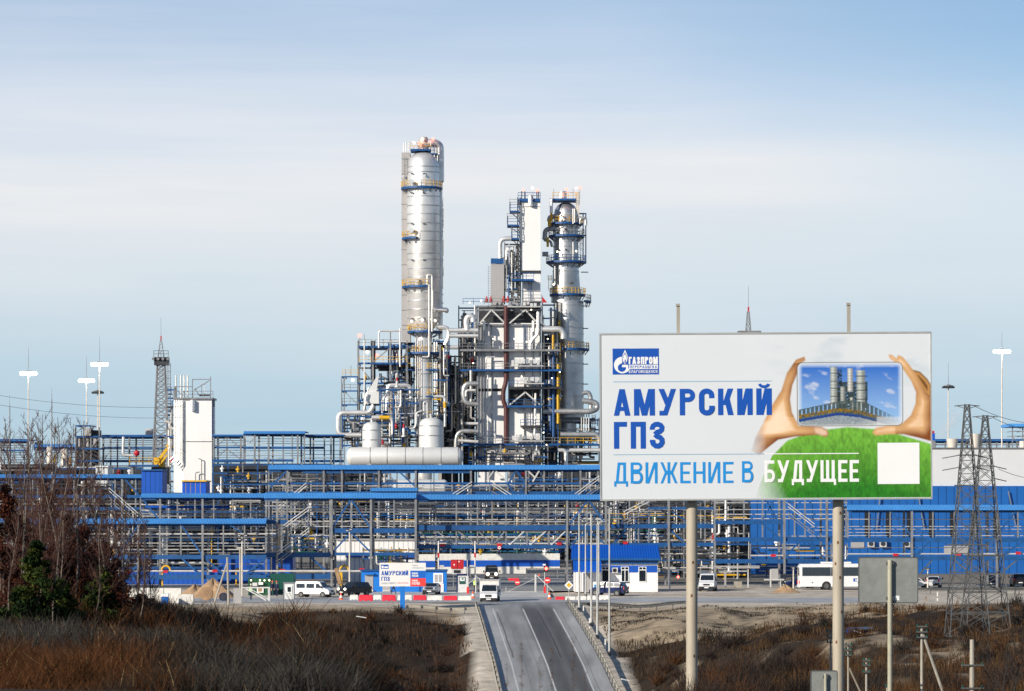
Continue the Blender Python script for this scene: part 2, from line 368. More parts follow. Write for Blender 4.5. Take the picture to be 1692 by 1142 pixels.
def sheet(name, x0, y0, x1, y1, z, col, nx=80, ny=14, amp=.35, edge=None):
    xs = np.linspace(x0, x1, nx); yv = np.linspace(y0, y1, ny); A, B = np.meshgrid(xs, yv); n = fnoise(A/7, B/2.2, 71); n2 = fnoise(A/1.7, B/5, 77)
    Cc = np.array(col)[None, None]*((1-amp/2)+amp*n[..., None])*((1-amp/3)+amp*.66*n2[..., None]); i = np.arange(A.size).reshape(A.shape)
    if edge is not None: B = B+(edge*(fnoise(A/5, A*0, 15)-.5))*np.where((B == y0) | (B == y1), 1, 0)
    Qs = np.stack([i[:-1, :-1], i[:-1, 1:], i[1:, 1:], i[1:, :-1]], -1).reshape(-1, 4)
    return tag(npmesh(name, np.stack([A, B, A*0+z], -1).reshape(-1, 3), Qs, Cc.reshape(-1, 3), 'roadmat'), kind='structure')
def crack(x0, y0, y1, seed, col, wd):
    q = np.random.default_rng(seed); V = []; ysq = np.arange(y0, y1, 1.5); off = np.cumsum(q.normal(0, .025, len(ysq)))
    for yq, o in zip(ysq, off):
        xr, zr = road_at(yq)
        for k in (-1, 1): V.append((xr+x0+o+k*wd/2, yq, zr+.004))
    return tag(npmesh('tar_seam', V, [(2*i, 2*i+1, 2*i+3, 2*i+2) for i in range(len(ysq)-1)], [col]*len(V), 'roadmat'), kind='structure')
for a_ in ((-2.2, 262, 330, 1, (.20, .20, .20), .05), (-1.1, 275, 318, 2, (.20, .20, .20), .04), (3.6, 255, 335, 3, (.20, .20, .19), .06), (-3.0, 290, 334, 4, (.18, .17, .16), .16), (1.4, 290, 336, 5, (.045, .045, .045), .10)): crack(*a_)
sheet('road', -90, 347, 110, 366, .012, (.44, .445, .45), 140, 14, .45, 2.0)
sheet('pavement', -18, 366.5, 4.5, 395, .016, (.60, .59, .565), 60, 20, .35, 1.0)
sheet('road', -14, 396, 9, 500, .016, (.36, .36, .355), 40, 40, .4)
# ------------------------------------------------------------------ lettering: condensed capitals cut as flat shapes
def glyph(ch, s):
    """list of polygons in a cell of height 1; returns (polys, advance width)"""
    P = []; w = {'М': .78, 'Ж': .82, 'Щ': .84, 'Д': .66, 'У': .66, 'А': .62, ' ': .34, 'Ю': .8, 'Ы': .74, 'Л': .62, 'Т': .54, 'Г': .5, 'Е': .5}.get(ch, .58)
    def r(a, b, c, d): P.append([(a, b), (c, b), (c, d), (a, d)])
    def dg(a, b, t, y0=0, y1=1): P.append([(a, y0), (a+t, y0), (b+t, y1), (b, y1)])
    def st(pts, t=s, closed=False):
        n = len(pts); L = []; Q = []
        for i, p in enumerate(pts):
            a = pts[i-1] if (i or closed) else p; b = pts[(i+1) % n] if (i < n-1 or closed) else p
            dx, dy = b[0]-a[0], b[1]-a[1]; l = math.hypot(dx, dy) or 1; nx, ny = -dy/l*t/2, dx/l*t/2
            L.append((p[0]+nx, p[1]+ny)); Q.append((p[0]-nx, p[1]-ny))
        for i in range(n if closed else n-1):
            j = (i+1) % n; P.append([Q[i], Q[j], L[j], L[i]])
    def arc(cx, cy, rx, ry, a0, a1, n=8): return [(cx+rx*math.cos(R(a0+(a1-a0)*i/n)), cy+ry*math.sin(R(a0+(a1-a0)*i/n))) for i in range(n+1)]
    h = s*.9; H = s/2
    if ch in 'А': dg(0, w/2-H, s); dg(w-s, w/2-H, s); r(w*.27, .18, w*.73, .18+h*.85)
    elif ch == 'М': r(0, 0, s, 1); r(w-s, 0, w, 1); dg(w/2-H, s*.25, s, 0, 1); dg(w/2-H, w-s*1.25, s, 0, 1)
    elif ch == 'У': dg(w*.2, w-s, s); dg(w*.40, 0, s*1.05, .36, 1); r(w*.05, 0, w*.34, h)
    elif ch in 'РВБЬЫ':
        ww = w if ch != 'Ы' else w*.68
        r(0, 0, s, 1)
        if ch == 'Р': st([(s*.8, 1-h/2)]+arc(ww-H-.16, .78-.03, .16, .25-h/2, 90, -90)+[(s*.8, .50+h/2)], h)
        else:
            if ch == 'В': st([(s*.8, 1-h/2)]+arc(ww-H-.17, .775, .15, .225-h/2, 90, -90)+[(s*.8, .55+h/2)], h)
            if ch == 'Б': r(s*.9, 1-h, ww*.93, 1)
            st([(s*.8, .58-h/2)]+arc(ww-H-.16, .29, .16, .29-h/2, 90, -90)+[(s*.8, h/2)], h)
            if ch == 'Ы': r(w-s, 0, w, 1)
    elif ch in 'СО':
        k = .26; top = arc(w/2, 1-k, w/2-H, k-h/2, 8 if ch == 'С' else 0, 180); bot = arc(w/2, k, w/2-H, k-h/2, 180, 352 if ch == 'С' else 360)
        if ch == 'С': st([(w-H, .64)]+top+bot+[(w-H, .36)])
        else: st(top+bot, s, True)
    elif ch == 'З':
        st([(H, .70)]+arc(w/2, .76, w/2-H, .24-h/2, 180, -90)+[(w*.34, .52)], s*.95); st([(w*.34, .53)]+arc(w/2, .27, w/2-H, .27-h/2, 90, -180)+[(H, .33)], s*.95)
    elif ch == 'К': r(0, 0, s, 1); dg(s*.75, w-s*1.1, s*1.05, .38, 1); dg(w-s*1.05, s*1.15, s*1.05, 0, .60)
    elif ch in 'ИЙ':
        r(0, 0, s, 1); r(w-s, 0, w, 1); dg(s*.35, w-s*1.35, s*1.0)
        if ch == 'Й': st(arc(w/2, 1.17, w*.28, .11, 180, 360), s*.55)
    elif ch == 'Г': r(0, 0, s, 1); r(s*.9, 1-h, w, 1)
    elif ch == 'П': r(0, 0, s, 1); r(w-s, 0, w, 1); r(s*.9, 1-h, w-s*.9, 1)
    elif ch == 'Т': r(w/2-H, 0, w/2+H, 1); r(0, 1-h, w, 1)
    elif ch == 'Л': dg(0, w*.24, s); r(w-s, 0, w, 1); r(w*.28, 1-h, w-s*.9, 1)
    elif ch == 'Д': dg(w*.12, w*.26, s, h*.9, 1); r(w*.86-s, h*.9, w*.86, 1); r(w*.30, 1-h, w*.86-s*.9, 1); r(0, 0, w, h*.95); r(0, -.14, s*.75, h*.5); r(w-s*.75, -.14, w, h*.5)
    elif ch in 'ЕЁ': r(0, 0, s, 1); r(s*.9, 0, w, h); r(s*.9, .5-h/2, w*.9, .5+h/2); r(s*.9, 1-h, w, 1)
    elif ch == 'Н': r(0, 0, s, 1); r(w-s, 0, w, 1); r(s*.9, .5-h/2, w-s*.9, .5+h/2)
    elif ch == 'Ж': r(w/2-H, 0, w/2+H, 1); dg(0, w*.30, s*.95, 0, .6); dg(w-s*.95, w*.70-s*.95, s*.95, 0, .6); dg(w*.30, 0, s*.95, .42, 1); dg(w*.70-s*.95, w-s*.95, s*.95, .42, 1)
    elif ch in 'ЩШ':
        r(0, 0, s, 1); m = (w-.07-s)/2; r(m, 0, m+s, 1); r(w-.07-s, 0, w-.07, 1); r(s*.9, 0, w-.07-s*.9, h)
        if ch == 'Щ': r(w-.12, -.14, w, h*.9)
    elif ch == 'Ю': r(0, 0, s, 1); r(s*.9, .5-h/2, w*.42, .5+h/2); c = w*.66; st(arc(c, .72, w*.34-H, .28-h/2, 0, 180)+arc(c, .28, w*.34-H, .28-h/2, 180, 360), s, True)
    elif ch == 'Я': r(w-s, 0, w, 1); st([(w-s*.8, 1-h/2)]+arc(.16+H, .74, .16, .26-h/2, 90, 270)+[(w-s*.8, .48+h/2)], h); dg(0, w*.40, s*1.05, 0, .5)
    return P, w
def lettering(par, txt, x0, x1, yt, yb, stem, m, to, y=-.0, name='lettering', gap=.10):
    """flat capitals between pixel columns x0, x1; each stroke a hair proud of the last"""
    adv = 0; L = []
    for ch in txt:
        P, w = glyph(ch, stem); L.append((adv, P)); adv += w+gap
    adv -= gap; b = MB(); k = 0
    for a, P in L:
        k = 0
        for poly in P:
            vs = []
            for u, v in poly:
                px = x0+(u+a)/adv*(x1-x0); py = yb-v*(yb-yt); q = to(px, py); vs.append((q[0], y-k*.0012, q[1]))
            k += 1; b.add(vs, [tuple(range(len(vs)))])
    return b.build(name, m, par)
def flat(par, name, m, poly, to, y): return MB().add([(to(*p)[0], y, to(*p)[1]) for p in poly], [tuple(range(len(poly)))]).build(name, m, par)
def rect(x0, y0, x1, y1): return [(x0, y1), (x1, y1), (x1, y0), (x0, y0)]
def emblem(par, x0, y0, x1, y1, to, y, big=True):
    """blue company plate: flame over a ring-shaped letter, the name beside it"""
    sx = (x1-x0)/1080; sy = (y1-y0)/615
    def q(a, b): return (x0+(a-185)*sx, y0+(b-215)*sy)
    flat(par, 'emblem_plate', 'textblue', rect(x0, y0, x1, y1), to, y)
    ring = [(412+195*math.cos(R(a)), 605-195*math.sin(R(a))) for a in range(92, 336, 10)]+[(550, 690), (548, 600), (405, 600), (405, 655), (497, 655)]
    ring += [(403+98*math.cos(R(a)), 668-98*math.sin(R(a))) for a in range(0, -250, -12)]+[(408, 555)]
    flat(par, 'emblem_ring', 'textwhite', [q(*p) for p in ring], to, y-.004)
    def leaf(k, c, b): return [q(475+k*dx, b+c*dy) for dx, dy in ((0, -175), (30, -110), (56, -40), (60, 20), (44, 90), (0, 178), (-44, 90), (-60, 20), (-56, -40), (-30, -110))]
    flat(par, 'emblem_flame', 'textblue', leaf(1.25, 1.05, 420), to, y-.006); flat(par, 'emblem_flame', 'textwhite', leaf(1, 1, 420), to, y-.009)
    flat(par, 'emblem_flame', 'textblue', leaf(.66, .62, 410), to, y-.012); flat(par, 'emblem_flame', 'textwhite', leaf(.52, .55, 430), to, y-.015); flat(par, 'emblem_flame', 'textblue', leaf(.22, .34, 520), to, y-.018)
    a = q(560, 415); b = q(1240, 585); lettering(par, 'ГАЗПРОМ', a[0], b[0], a[1], b[1], .25, 'textwhite', to, y-.004)
    a = q(570, 600); b = q(1240, 700); flat(par, 'emblem_plate', 'textwhite', rect(a[0], a[1], b[0], b[1]), to, y-.003)
    a = q(590, 618); b = q(1215, 682); lettering(par, 'ПЕРЕРАБОТКА', a[0], b[0], a[1], b[1], .17, 'textblue', to, y-.006, gap=.22)
    a = q(562, 728); b = q(1236, 795); lettering(par, 'БЛАГОВЕЩЕНСК', a[0], b[0], a[1], b[1], .15, 'textwhite', to, y-.004, gap=.16)
# ------------------------------------------------------------------ the big billboard
BY = 116.0; BS = BY/F
bx, by_ = Xp(1265, BY), BY
board = thing('billboard', 'huge white billboard with blue lettering and hands framing the plant, on two tall posts', 'billboard', (bx, BY, gz(bx, BY)))
for px, spots_ in ((1144.5, ((8, 930), (-6, 985), (20, 1085))), (1387.5, ((15, 848), (-10, 897), (-35, 932), (12, 955), (30, 1012), (-25, 1062)))):
    x = Xp(px, BY); z0 = gz(x, BY+.55)-.5
    b = MB().lathe(x, BY+.52, [(.21, z0), (.21, z0+3), (.208, Zp(825, BY)), (.2, Zp(556, BY))], 20); b.box(x-.35, BY+.2, z0-.2, x+.35, BY+.86, z0+.62)
    po = b.build('post', 'board_post', board, smooth=True)
    for a_, yy in spots_:
        z_ = Zp(yy, BY); MB().lathe(x, BY+.52, [(.2125, z_-.05), (.2135, z_-.02), (.2135, z_+.03), (.2125, z_+.06)], 4, a_-9, a_+9).build('rust_patch', 'rust', po)
def tb(px, py): return ((px-1265)*BS, -(py-688)*BS)
panel = MB().box(*(tb(992.5, 0)[0], -.13, tb(0, 825)[1]), *(tb(1537.5, 0)[0], .13, tb(0, 551)[1])).build('display_panel', 'signwhite')
panel.parent = board; panel.location = Vector((bx, BY, Zp(688, BY)))-board.location; panel.rotation_euler = (0, R(-.32), 0); WL[panel] = Vector()
fr = MB()
for z in (551, 825): fr.box(tb(991, 0)[0], -.16, tb(0, z)[1]-.03, tb(1539, 0)[0], .16, tb(0, z)[1]+.03)
for x in (992, 1538): fr.box(tb(x, 0)[0]-.025, -.16, tb(0, 824)[1], tb(x, 0)[0]+.025, .16, tb(0, 552)[1])
fr.build('panel_frame', 'polemetal', panel)
for x in (1040, 1145, 1265, 1388, 1490): MB().box(tb(x, 0)[0]-.05, .13, tb(0, 820)[1], tb(x, 0)[0]+.05, .30, tb(0, 556)[1]).build('back_rib', 'galv', panel)
for px in (1122, 1404): MB().box(tb(px-2.6, 0)[0], .05, tb(0, 560)[1], tb(px+2.6, 0)[0], .25, tb(0, 503)[1]).box(tb(px-3.6, 0)[0], .0, tb(0, 505)[1], tb(px+2.6, 0)[0], .25, tb(0, 501)[1]).build('lamp_arm', 'concrete', panel)
# printed picture: painted on a fine mesh, one vertex per photograph pixel
PXg, PYg = np.meshgrid(np.arange(994, 1537.1, 1.0), np.arange(553, 823.6, 1.0))
def psdf(poly):
    """signed distance to a polygon, negative inside"""
    d = np.full(PXg.shape, 1e9); ins = np.zeros(PXg.shape, bool); n = len(poly)
    for i in range(n):
        ax, ay = poly[i]; bx_, by2 = poly[(i+1) % n]; ex, ey = bx_-ax, by2-ay; wx, wy = PXg-ax, PYg-ay
        t = np.clip((wx*ex+wy*ey)/(ex*ex+ey*ey+1e-9), 0, 1); d = np.minimum(d, (wx-ex*t)**2+(wy-ey*t)**2)
        c = ((ay > PYg) != (by2 > PYg)) & (PXg < (bx_-ax)*(PYg-ay)/((by2-ay) or 1e-9)+ax); ins ^= c
    return np.where(ins, -1, 1)*np.sqrt(d)
def over(img, colr, a): return img*(1-a[..., None])+np.asarray(colr)*a[..., None]
def soft(d, w=.8): return np.clip(.5-d/(2*w), 0, 1)
n1_ = fnoise(PXg/60, PYg/25, 101); n2_ = fnoise(PXg/5, PYg/9, 102); n3_ = fnoise(PXg/2.2, PYg/5, 103)
S_ = lambda *c: np.array(srgb(*c))
img = np.ones(PXg.shape+(3,))*S_(222, 227, 231)
img = over(img, S_(190, 205, 215), np.clip((n1_-.52)*3, 0, .5)*np.clip((PXg-1250)/60, 0, 1)*np.clip((680-PYg)/80, 0, 1))
hill = np.interp(PXg, [1240, 1258, 1275, 1300, 1340, 1400, 1460, 1538], [840, 790, 752, 727, 712, 705, 710, 734])
ga = np.clip((PYg-hill)/3, 0, 1)*np.clip((PXg-1236-np.clip(PYg-770, 0, 60)*.12)/np.interp(PYg, [700, 823], [16, 60]), 0, 1)
gt = np.clip((PYg-hill)/100, 0, 1)[..., None]
gcol = S_(118, 182, 60)*(1-gt)+S_(40, 122, 26)*gt; gcol = gcol*(.30+.75*n2_[..., None]+.65*n3_[..., None])
img = img*(1-ga[..., None])+gcol*ga[..., None]
def hand(poly, lx, fade=None):
    global img
    d = psdf(poly); a = soft(d, 1.1); rim = np.clip(-d/13, 0, 1)
    sh = np.clip(.35+.45*rim+.5*(n1_-.5)+lx(PXg, PYg), 0, 1)[..., None]
    c = S_(132, 72, 24)*(1-sh)+S_(246, 196, 138)*sh; c = c+(S_(253, 232, 208)-c)*np.clip((sh-.72)*2.6, 0, .85)
    if fade is not None: a = a*fade
    img = img*(1-a[..., None])+c*a[..., None]
LH = [(1329, 590), (1331, 596), (1321, 602), (1317, 618), (1309, 637), (1305, 660), (1308, 682), (1319, 704), (1340, 705), (1357, 706), (1366, 711), (1369, 719), (1363, 723), (1350, 719), (1312, 722), (1285, 727), (1268, 740), (1254, 752), (1240, 745), (1248, 722), (1260, 700), (1276, 669), (1291, 645), (1300, 617), (1315, 595)]
hand(LH, lambda x, y: .22*np.clip((1330-x)/70, -.4, 1)-.35*np.clip((x-1297)/16, 0, 1)*(y < 690)*(y > 600)-.45*np.clip((y-716)/9, 0, 1)*(x < 1345), np.clip((PXg-1236)/30, 0, 1))
TH = [(1345, 708), (1357, 708), (1365, 713), (1366, 719), (1358, 720), (1347, 716)]
img = over(img, S_(250, 222, 200), soft(psdf(TH), 2)*.6)
RB = [(1506, 612), (1520, 616), (1532, 628), (1538, 638), (1538, 662), (1526, 650), (1512, 628)]
d = psdf(RB); img = over(img, S_(120, 78, 30)*.8, soft(d, 1)); img = over(img, S_(205, 150, 84), np.exp(-(d+4)**2/5)*.9)
RH = [(1468, 587), (1474, 588), (1481, 594), (1484, 588), (1492, 592), (1502, 604), (1511, 617), (1520, 634), (1529, 650), (1538, 662), (1538, 731), (1517, 725), (1492, 719), (1465, 719), (1446, 721), (1440, 716), (1447, 708), (1470, 704), (1489, 702), (1504, 688), (1512, 669), (1513, 650), (1505, 631), (1492, 612), (1482, 602), (1470, 594)]
hand(RH, lambda x, y: .30*np.clip((1525-x)/50, -.8, 1)-.42*np.clip((y-704)/16, 0, 1)*(x > 1478)-.25*np.clip((x-1523)/14, 0, 1))
def rrect(x0, y0, x1, y1, r):
    qx = np.abs(PXg-(x0+x1)/2)-(x1-x0)/2+r; qy = np.abs(PYg-(y0+y1)/2)-(y1-y0)/2+r
    return np.hypot(np.maximum(qx, 0), np.maximum(qy, 0))+np.minimum(np.maximum(qx, qy), 0)-r
d = rrect(1316.5, 599.5, 1491.5, 705, 10); img = over(img, S_(70, 72, 78), soft(d, .6)); img = over(img, S_(236, 236, 236), soft(d+1.2, .6))
sc_ = soft(rrect(1319, 602, 1489.5, 703, 8), .8)
sy_ = np.clip((PYg-602)/95, 0, 1)[..., None]; skc = S_(34, 104, 200)*(1-sy_)+S_(150, 192, 236)*sy_
cl = np.clip((fnoise((PXg+PYg*.7)/26, (PYg-PXg*.4)/12, 140)-.64)*4.2, 0, .6); skc = skc+(S_(225, 228, 235)-skc)*cl[..., None]
skc = skc+(S_(210, 225, 240)-skc)*np.clip(1+rrect(1319, 602, 1489.5, 703, 8)/7, 0, .75)[..., None]
def put(c, a):
    global skc
    skc = skc*(1-a[..., None])+np.asarray(c)*a[..., None]
def cylp(x0, x1, y0, y1, base=(205, 212, 205)):
    t = np.clip((PXg-x0)/(x1-x0), 0, 1); lum = (.45+.75*np.exp(-((t-.35)/.3)**2))*(.85+.2*(np.sin(PYg*1.3) > .2)); put(S_(*base)*lum[..., None]*.8, soft(np.maximum(np.abs(PXg-(x0+x1)/2)-(x1-x0)/2, np.abs(PYg-(y0+y1)/2)-(y1-y0)/2), .6))
box_ = lambda x0, y0, x1, y1: soft(np.maximum(np.abs(PXg-(x0+x1)/2)-(x1-x0)/2, np.abs(PYg-(y0+y1)/2)-(y1-y0)/2), .5)
tex = (fnoise(PXg/1.6, PYg/1.6, 150)); tex2 = fnoise(PXg/2.4, PYg/1.1, 151)
top = np.interp(PXg, [1318, 1385, 1405, 1432, 1492], [678, 664, 662, 667, 697]); mid = np.interp(PXg, [1318, 1385, 1420, 1492], [688, 677, 681, 700])
put(S_(46, 60, 62)*(.4+1.5*tex[..., None]), box_(1381, 632, 1433, 688)*(tex2 > .30)); put(S_(34, 44, 50)*(.5+tex[..., None]), box_(1383.5, 609, 1391, 665)*(tex2 > .42))
cylp(1371.5, 1383, 607, 670); cylp(1400, 1409, 610, 648, (228, 228, 222)); cylp(1415, 1429, 613, 680); cylp(1388, 1396, 640, 668, (190, 196, 190)); cylp(1404, 1409, 658, 680, (230, 228, 220))
for yy in (617, 642, 630, 655): put(S_(30, 50, 60), box_(1372, yy, 1384, yy+1.5)*.8)
for yy in (622, 634, 645, 660): put(S_(30, 50, 60), box_(1413, yy, 1433, yy+1.8)*.8)
st_ = (PYg > top) & (PYg < mid+10); put(S_(74, 92, 92)*(.25+1.3*tex[..., None]), st_*.95*np.clip((1494-PXg)/50, 0, 1)*((np.sin(PXg*.9) > -.7) | (PYg > mid-1) | (PYg < top+1.5)))
yb_ = (PYg > mid-2) & (PYg < mid+4); put(S_(176, 136, 30)*(.25+.8*tex2[..., None]), yb_*np.clip((1480-PXg)/50, 0, 1)*(tex > .45))
put(S_(26, 62, 140), ((PYg > mid+6) & (PYg < mid+10))*np.clip((1470-PXg)/60, 0, 1)); und = PYg > mid+10; put(S_(150, 158, 160)*(.3+1.2*tex2[..., None]), und*.9)
put(S_(225, 226, 222), und*np.clip((PXg-1420)/60, 0, 1)); put(S_(225, 228, 230), box_(1448, 690, 1490, 704)*.5)
img = img*(1-sc_[..., None])+skc*sc_[..., None]
img *= .92
V = np.stack([(PXg-1265)*BS, np.full(PXg.shape, -.137), -(PYg-688)*BS], -1).reshape(-1, 3); i = np.arange(PXg.size).reshape(PXg.shape)
pr = npmesh('printed_sheet', V, np.stack([i[1:, :-1], i[1:, 1:], i[:-1, 1:], i[:-1, :-1]], -1).reshape(-1, 4), np.clip(img, 0, 1).reshape(-1, 3), 'print'); pr.parent = panel
flat(panel, 'white_square', 'textwhite', rect(1449, 733, 1518, 801), tb, -.142)
flat(panel, 'ruled_line', 'linegrey', rect(1013, 629.3, 1275, 630.6), tb, -.142)
flat(panel, 'ruled_line', 'linegrey', rect(1013, 749.6, 1262, 750.9), tb, -.142); flat(panel, 'ruled_line', 'textwhite', rect(1262, 749.4, 1418, 750.9), tb, -.142)
lettering(panel, 'АМУРСКИЙ', 1014, 1275, 642, 686, .2, 'textblue', tb, -.142, gap=.13)
lettering(panel, 'ГПЗ', 1014, 1098, 696, 740.5, .205, 'textblue', tb, -.142, gap=.14)
lettering(panel, 'ДВИЖЕНИЕ', 1014, 1211, 763, 798, .135, 'textcyan', tb, -.142, gap=.13)
lettering(panel, 'В', 1225, 1243.5, 762, 797, .135, 'textcyan', tb, -.142)
lettering(panel, 'БУДУЩЕЕ', 1262, 1418, 761, 797, .165, 'textwhite', tb, -.142, gap=.12)
emblem(panel, 1012.5, 575, 1089, 618, tb, -.142)
# ------------------------------------------------------------------ plant builders
rnd = random.Random(7)
def railing(par, x0, x1, y, Y, m='blue', h=1.1, name='railing', Y1=None):
    a = W(x0, y, Y); b = W(x1, y, Y1 or Y); bb = MB(); L = math.hypot(b[0]-a[0], b[1]-a[1]); n = max(1, round(L/1.6)); t = .055*Y/400
    for k in range(n+1):
        f = k/n; x = a[0]+(b[0]-a[0])*f; yy = a[1]+(b[1]-a[1])*f; bb.box(x-t/2, yy-t/2, a[2], x+t/2, yy+t/2, a[2]+h)
    for hh in (.5, 1.0): bb.bar((a[0], a[1], a[2]+h*hh), (b[0], b[1], a[2]+h*hh), t)
    return bb.build(name, m, par)
def ring_platform(par, cx, Y, y, ri, ro, a0=0, a1=360, rail='yellow', fl='blue', th=.3, label=None):
    s = Y/F; x = Xp(cx, Y); z = Zp(y, Y); ri *= s; ro *= s; n = max(6, int((a1-a0)/12))
    b = MB().lathe(x, Y, [(ri, z-th), (ro, z-th), (ro, z+.08), (ri, z+.08), (ri, z-th)], n, a0, a1)
    p = b.build('platform', fl, par)
    r = MB(); m = n
    pts = [(x+ro*.985*math.sin(R(a0+(a1-a0)*k/m)), Y-ro*.985*math.cos(R(a0+(a1-a0)*k/m))) for k in range(m+1)]
    for (px, py) in pts: r.box(px-.04, py-.04, z, px+.04, py+.04, z+1.2)
    for h in (.6, 1.15): r.tube([(px, py, z+h) for px, py in pts], .045, 4, caps=False)
    r.build('railing', rail, p)
    bk = MB()
    for k in range(0, m, 2):
        a = R(a0+(a1-a0)*(k+.5)/m); bk.bar((x+ri*math.sin(a), Y-ri*math.cos(a), z-1.1), (x+ro*.95*math.sin(a), Y-ro*.95*math.cos(a), z-th), .14)
    bk.build('bracket', 'steel', p)
    return p
def ladder(par, px, y0, y1, Y, m='yellow', wd=.5, cage=True):
    x = Xp(px, Y); z1, z0 = Zp(y0, Y), Zp(y1, Y); b = MB()
    for s in (-1, 1): b.box(x+s*wd/2-.04, Y-.04, z0, x+s*wd/2+.04, Y+.04, z1)
    k = z0
    while k < z1: b.box(x-wd/2, Y-.02, k, x+wd/2, Y+.02, k+.05); k += .45
    if cage:
        k = z0+2
        while k < z1: b.tube([(x+.42*math.sin(R(a)), Y-.35-.42*math.cos(R(a)), k) for a in range(-110, 111, 44)], .03, 4); k += 1.1
        for a in (-60, 0, 60): b.box(x+.42*math.sin(R(a))-.03, Y-.35-.42*math.cos(R(a))-.03, z0+2, x+.42*math.sin(R(a))+.03, Y-.35-.42*math.cos(R(a))+.03, z1)
    return b.build('ladder', m, par)
def platform(par, x0, x1, y, Y, d=2.0, th=2.5, m='blue', rail='blue', name='platform'):
    p = pbox(par, name, m, x0, y, x1, y+th, Y, d)
    if rail: railing(p, x0, x1, y, Y+.08, rail)
    return p
def grid_frame(par, xs, y0, y1, Y, d, levels, pm='steel', bm='blue', wd=2.2, bh=2.6, braces=True, back=True):
    for x in xs:
        pbox(par, 'post', pm, x-wd/2, y0, x+wd/2, y1, Y, wd*Y/F)
        if back: pbox(par, 'post', pm, x-wd/2, y0, x+wd/2, y1, Y+d, wd*Y/F)
    for y in levels:
        pbox(par, 'beam', bm, xs[0], y, xs[-1], y+bh, Y-.05, .25)
        if back: pbox(par, 'beam', bm, xs[0], y, xs[-1], y+bh, Y+d-.05, .25)
        for x in xs: pbox(par, 'cross_beam', bm, x-.8, y+.3, x+.8, y+bh-.3, Y+.2, d-.2)
    if braces:
        lv = sorted(set(list(levels)+[y1]))
        for i in range(len(lv)-1):
            k = rnd.randrange(len(xs)-1); a, b = (xs[k], xs[k+1]) if (i % 2) else (xs[k+1], xs[k]); pbar(par, 'brace', pm, a, lv[i]+bh, b, lv[i+1], Y+.1, wd*.6)
PM = ['pipe']*5+['palepipe']*3+['steel']*2+['clad']+['blue']*2+['yellow']+['darksteel']*6
def pipework(label, Y, x0, x1, y0, y1, n, seed, d=8., name='process_pipework', cat='pipework', group=None, mats=None, frames=True, vert=.35, rmax=3.0, dense=True):
    """a skid of pipes in its own light frame"""
    q = random.Random(seed); g = thing(name, label, cat, (Xp((x0+x1)/2, Y), Y, Zp(y1, Y)), group); mats = mats or PM
    if frames:
        xs = [x0+(x1-x0)*k/max(1, round((x1-x0)/26)) for k in range(max(1, round((x1-x0)/26))+1)]
        for x in xs: pbox(g, 'post', q.choice(['steel', 'steel', 'blue']), x-1, y0, x+1, y1, Y+q.uniform(0, d), .2)
        y = y0+3
        while y < y1: pbox(g, 'beam', q.choice(['blue', 'blue', 'darksteel']), x0, y, x1, y+2.4, Y+q.uniform(.3, d), .25); y += q.uniform(13, 22)
    if dense: pbox(g, 'shade_sheet', 'shade_dark', x0, y0+2, x1, y1, Y+d+.6, .2)  # dark sheet added behind the pipes, painted to stand for interior shade
    for k in range(n):
        r = q.choice([.7, .8, 1, 1.2, 1.5, 2.0, rmax]); m = q.choice(mats); Yk = Y+q.uniform(0, d); t = q.random()
        if t < vert:
            x = q.uniform(x0+2, x1-2); a = q.uniform(y0, y0+(y1-y0)*.5); b = q.uniform(a+8, y1); dx = q.choice([0, 0, -10, 12, 8])
            ppipe(g, 'pipe', m, [(x, a), (x, b)] if not dx else [(x, a), (x, b), (min(max(x+dx, x0), x1), b)], r, Yk, n=6)
        elif t < .80:
            y = q.uniform(y0+2, y1-2); a = q.uniform(x0, (x0+x1)/2); b = q.uniform((x0+x1)/2, x1); ppipe(g, 'pipe', m, [(a, y), (b, y)], r*.8, Yk, n=6)
        elif t < .92:
            x = q.uniform(x0+6, x1-10); y = q.uniform(y0+8, y1-8); e = q.uniform(5, 14); f = q.uniform(5, 12)
            ppipe(g, 'pipe', m, [(x-e, y), (x, y), (x, y+f), (x+e, y+f)], r, Yk, n=6)
        else:
            x, y, Yv = q.uniform(x0, x1), q.uniform(y0, y1), Yk; p = W(x, y, Yv); c = q.choice(['red', 'yellow', 'white', 'white', 'yellow']); e = .35
            MB().lathe(p[0], p[1], [(.01, -e), (e*.5, -e*.8), (e*.5, 0), (e, .1), (e, .35), (.1, .45), (.1, .8), (.01, .8)], 10, z0=p[2]).build('valve', c, g)
    return g
def roof_strip(par, x0, x1, yt, yb, Y, d=1.6, name='roof'):
    """corrugated lean-to roof sheet falling towards the viewer"""
    a = Xp(x0, Y); b = Xp(x1, Y); z0 = Zp(yb, Y); z1 = Zp(yt, Y); n = int((b-a)/.10); vs = []; fs = []
    for k in range(n+1):
        x = a+(b-a)*k/n; h = .022 if k % 2 else -.022; vs += [(x, Y-.5, z0+h), (x, Y-.5+d, z1+h+.02)]
    for k in range(n): fs.append((2*k, 2*k+2, 2*k+3, 2*k+1))
    return MB().add(vs, fs).build(name, 'blueroof', par)
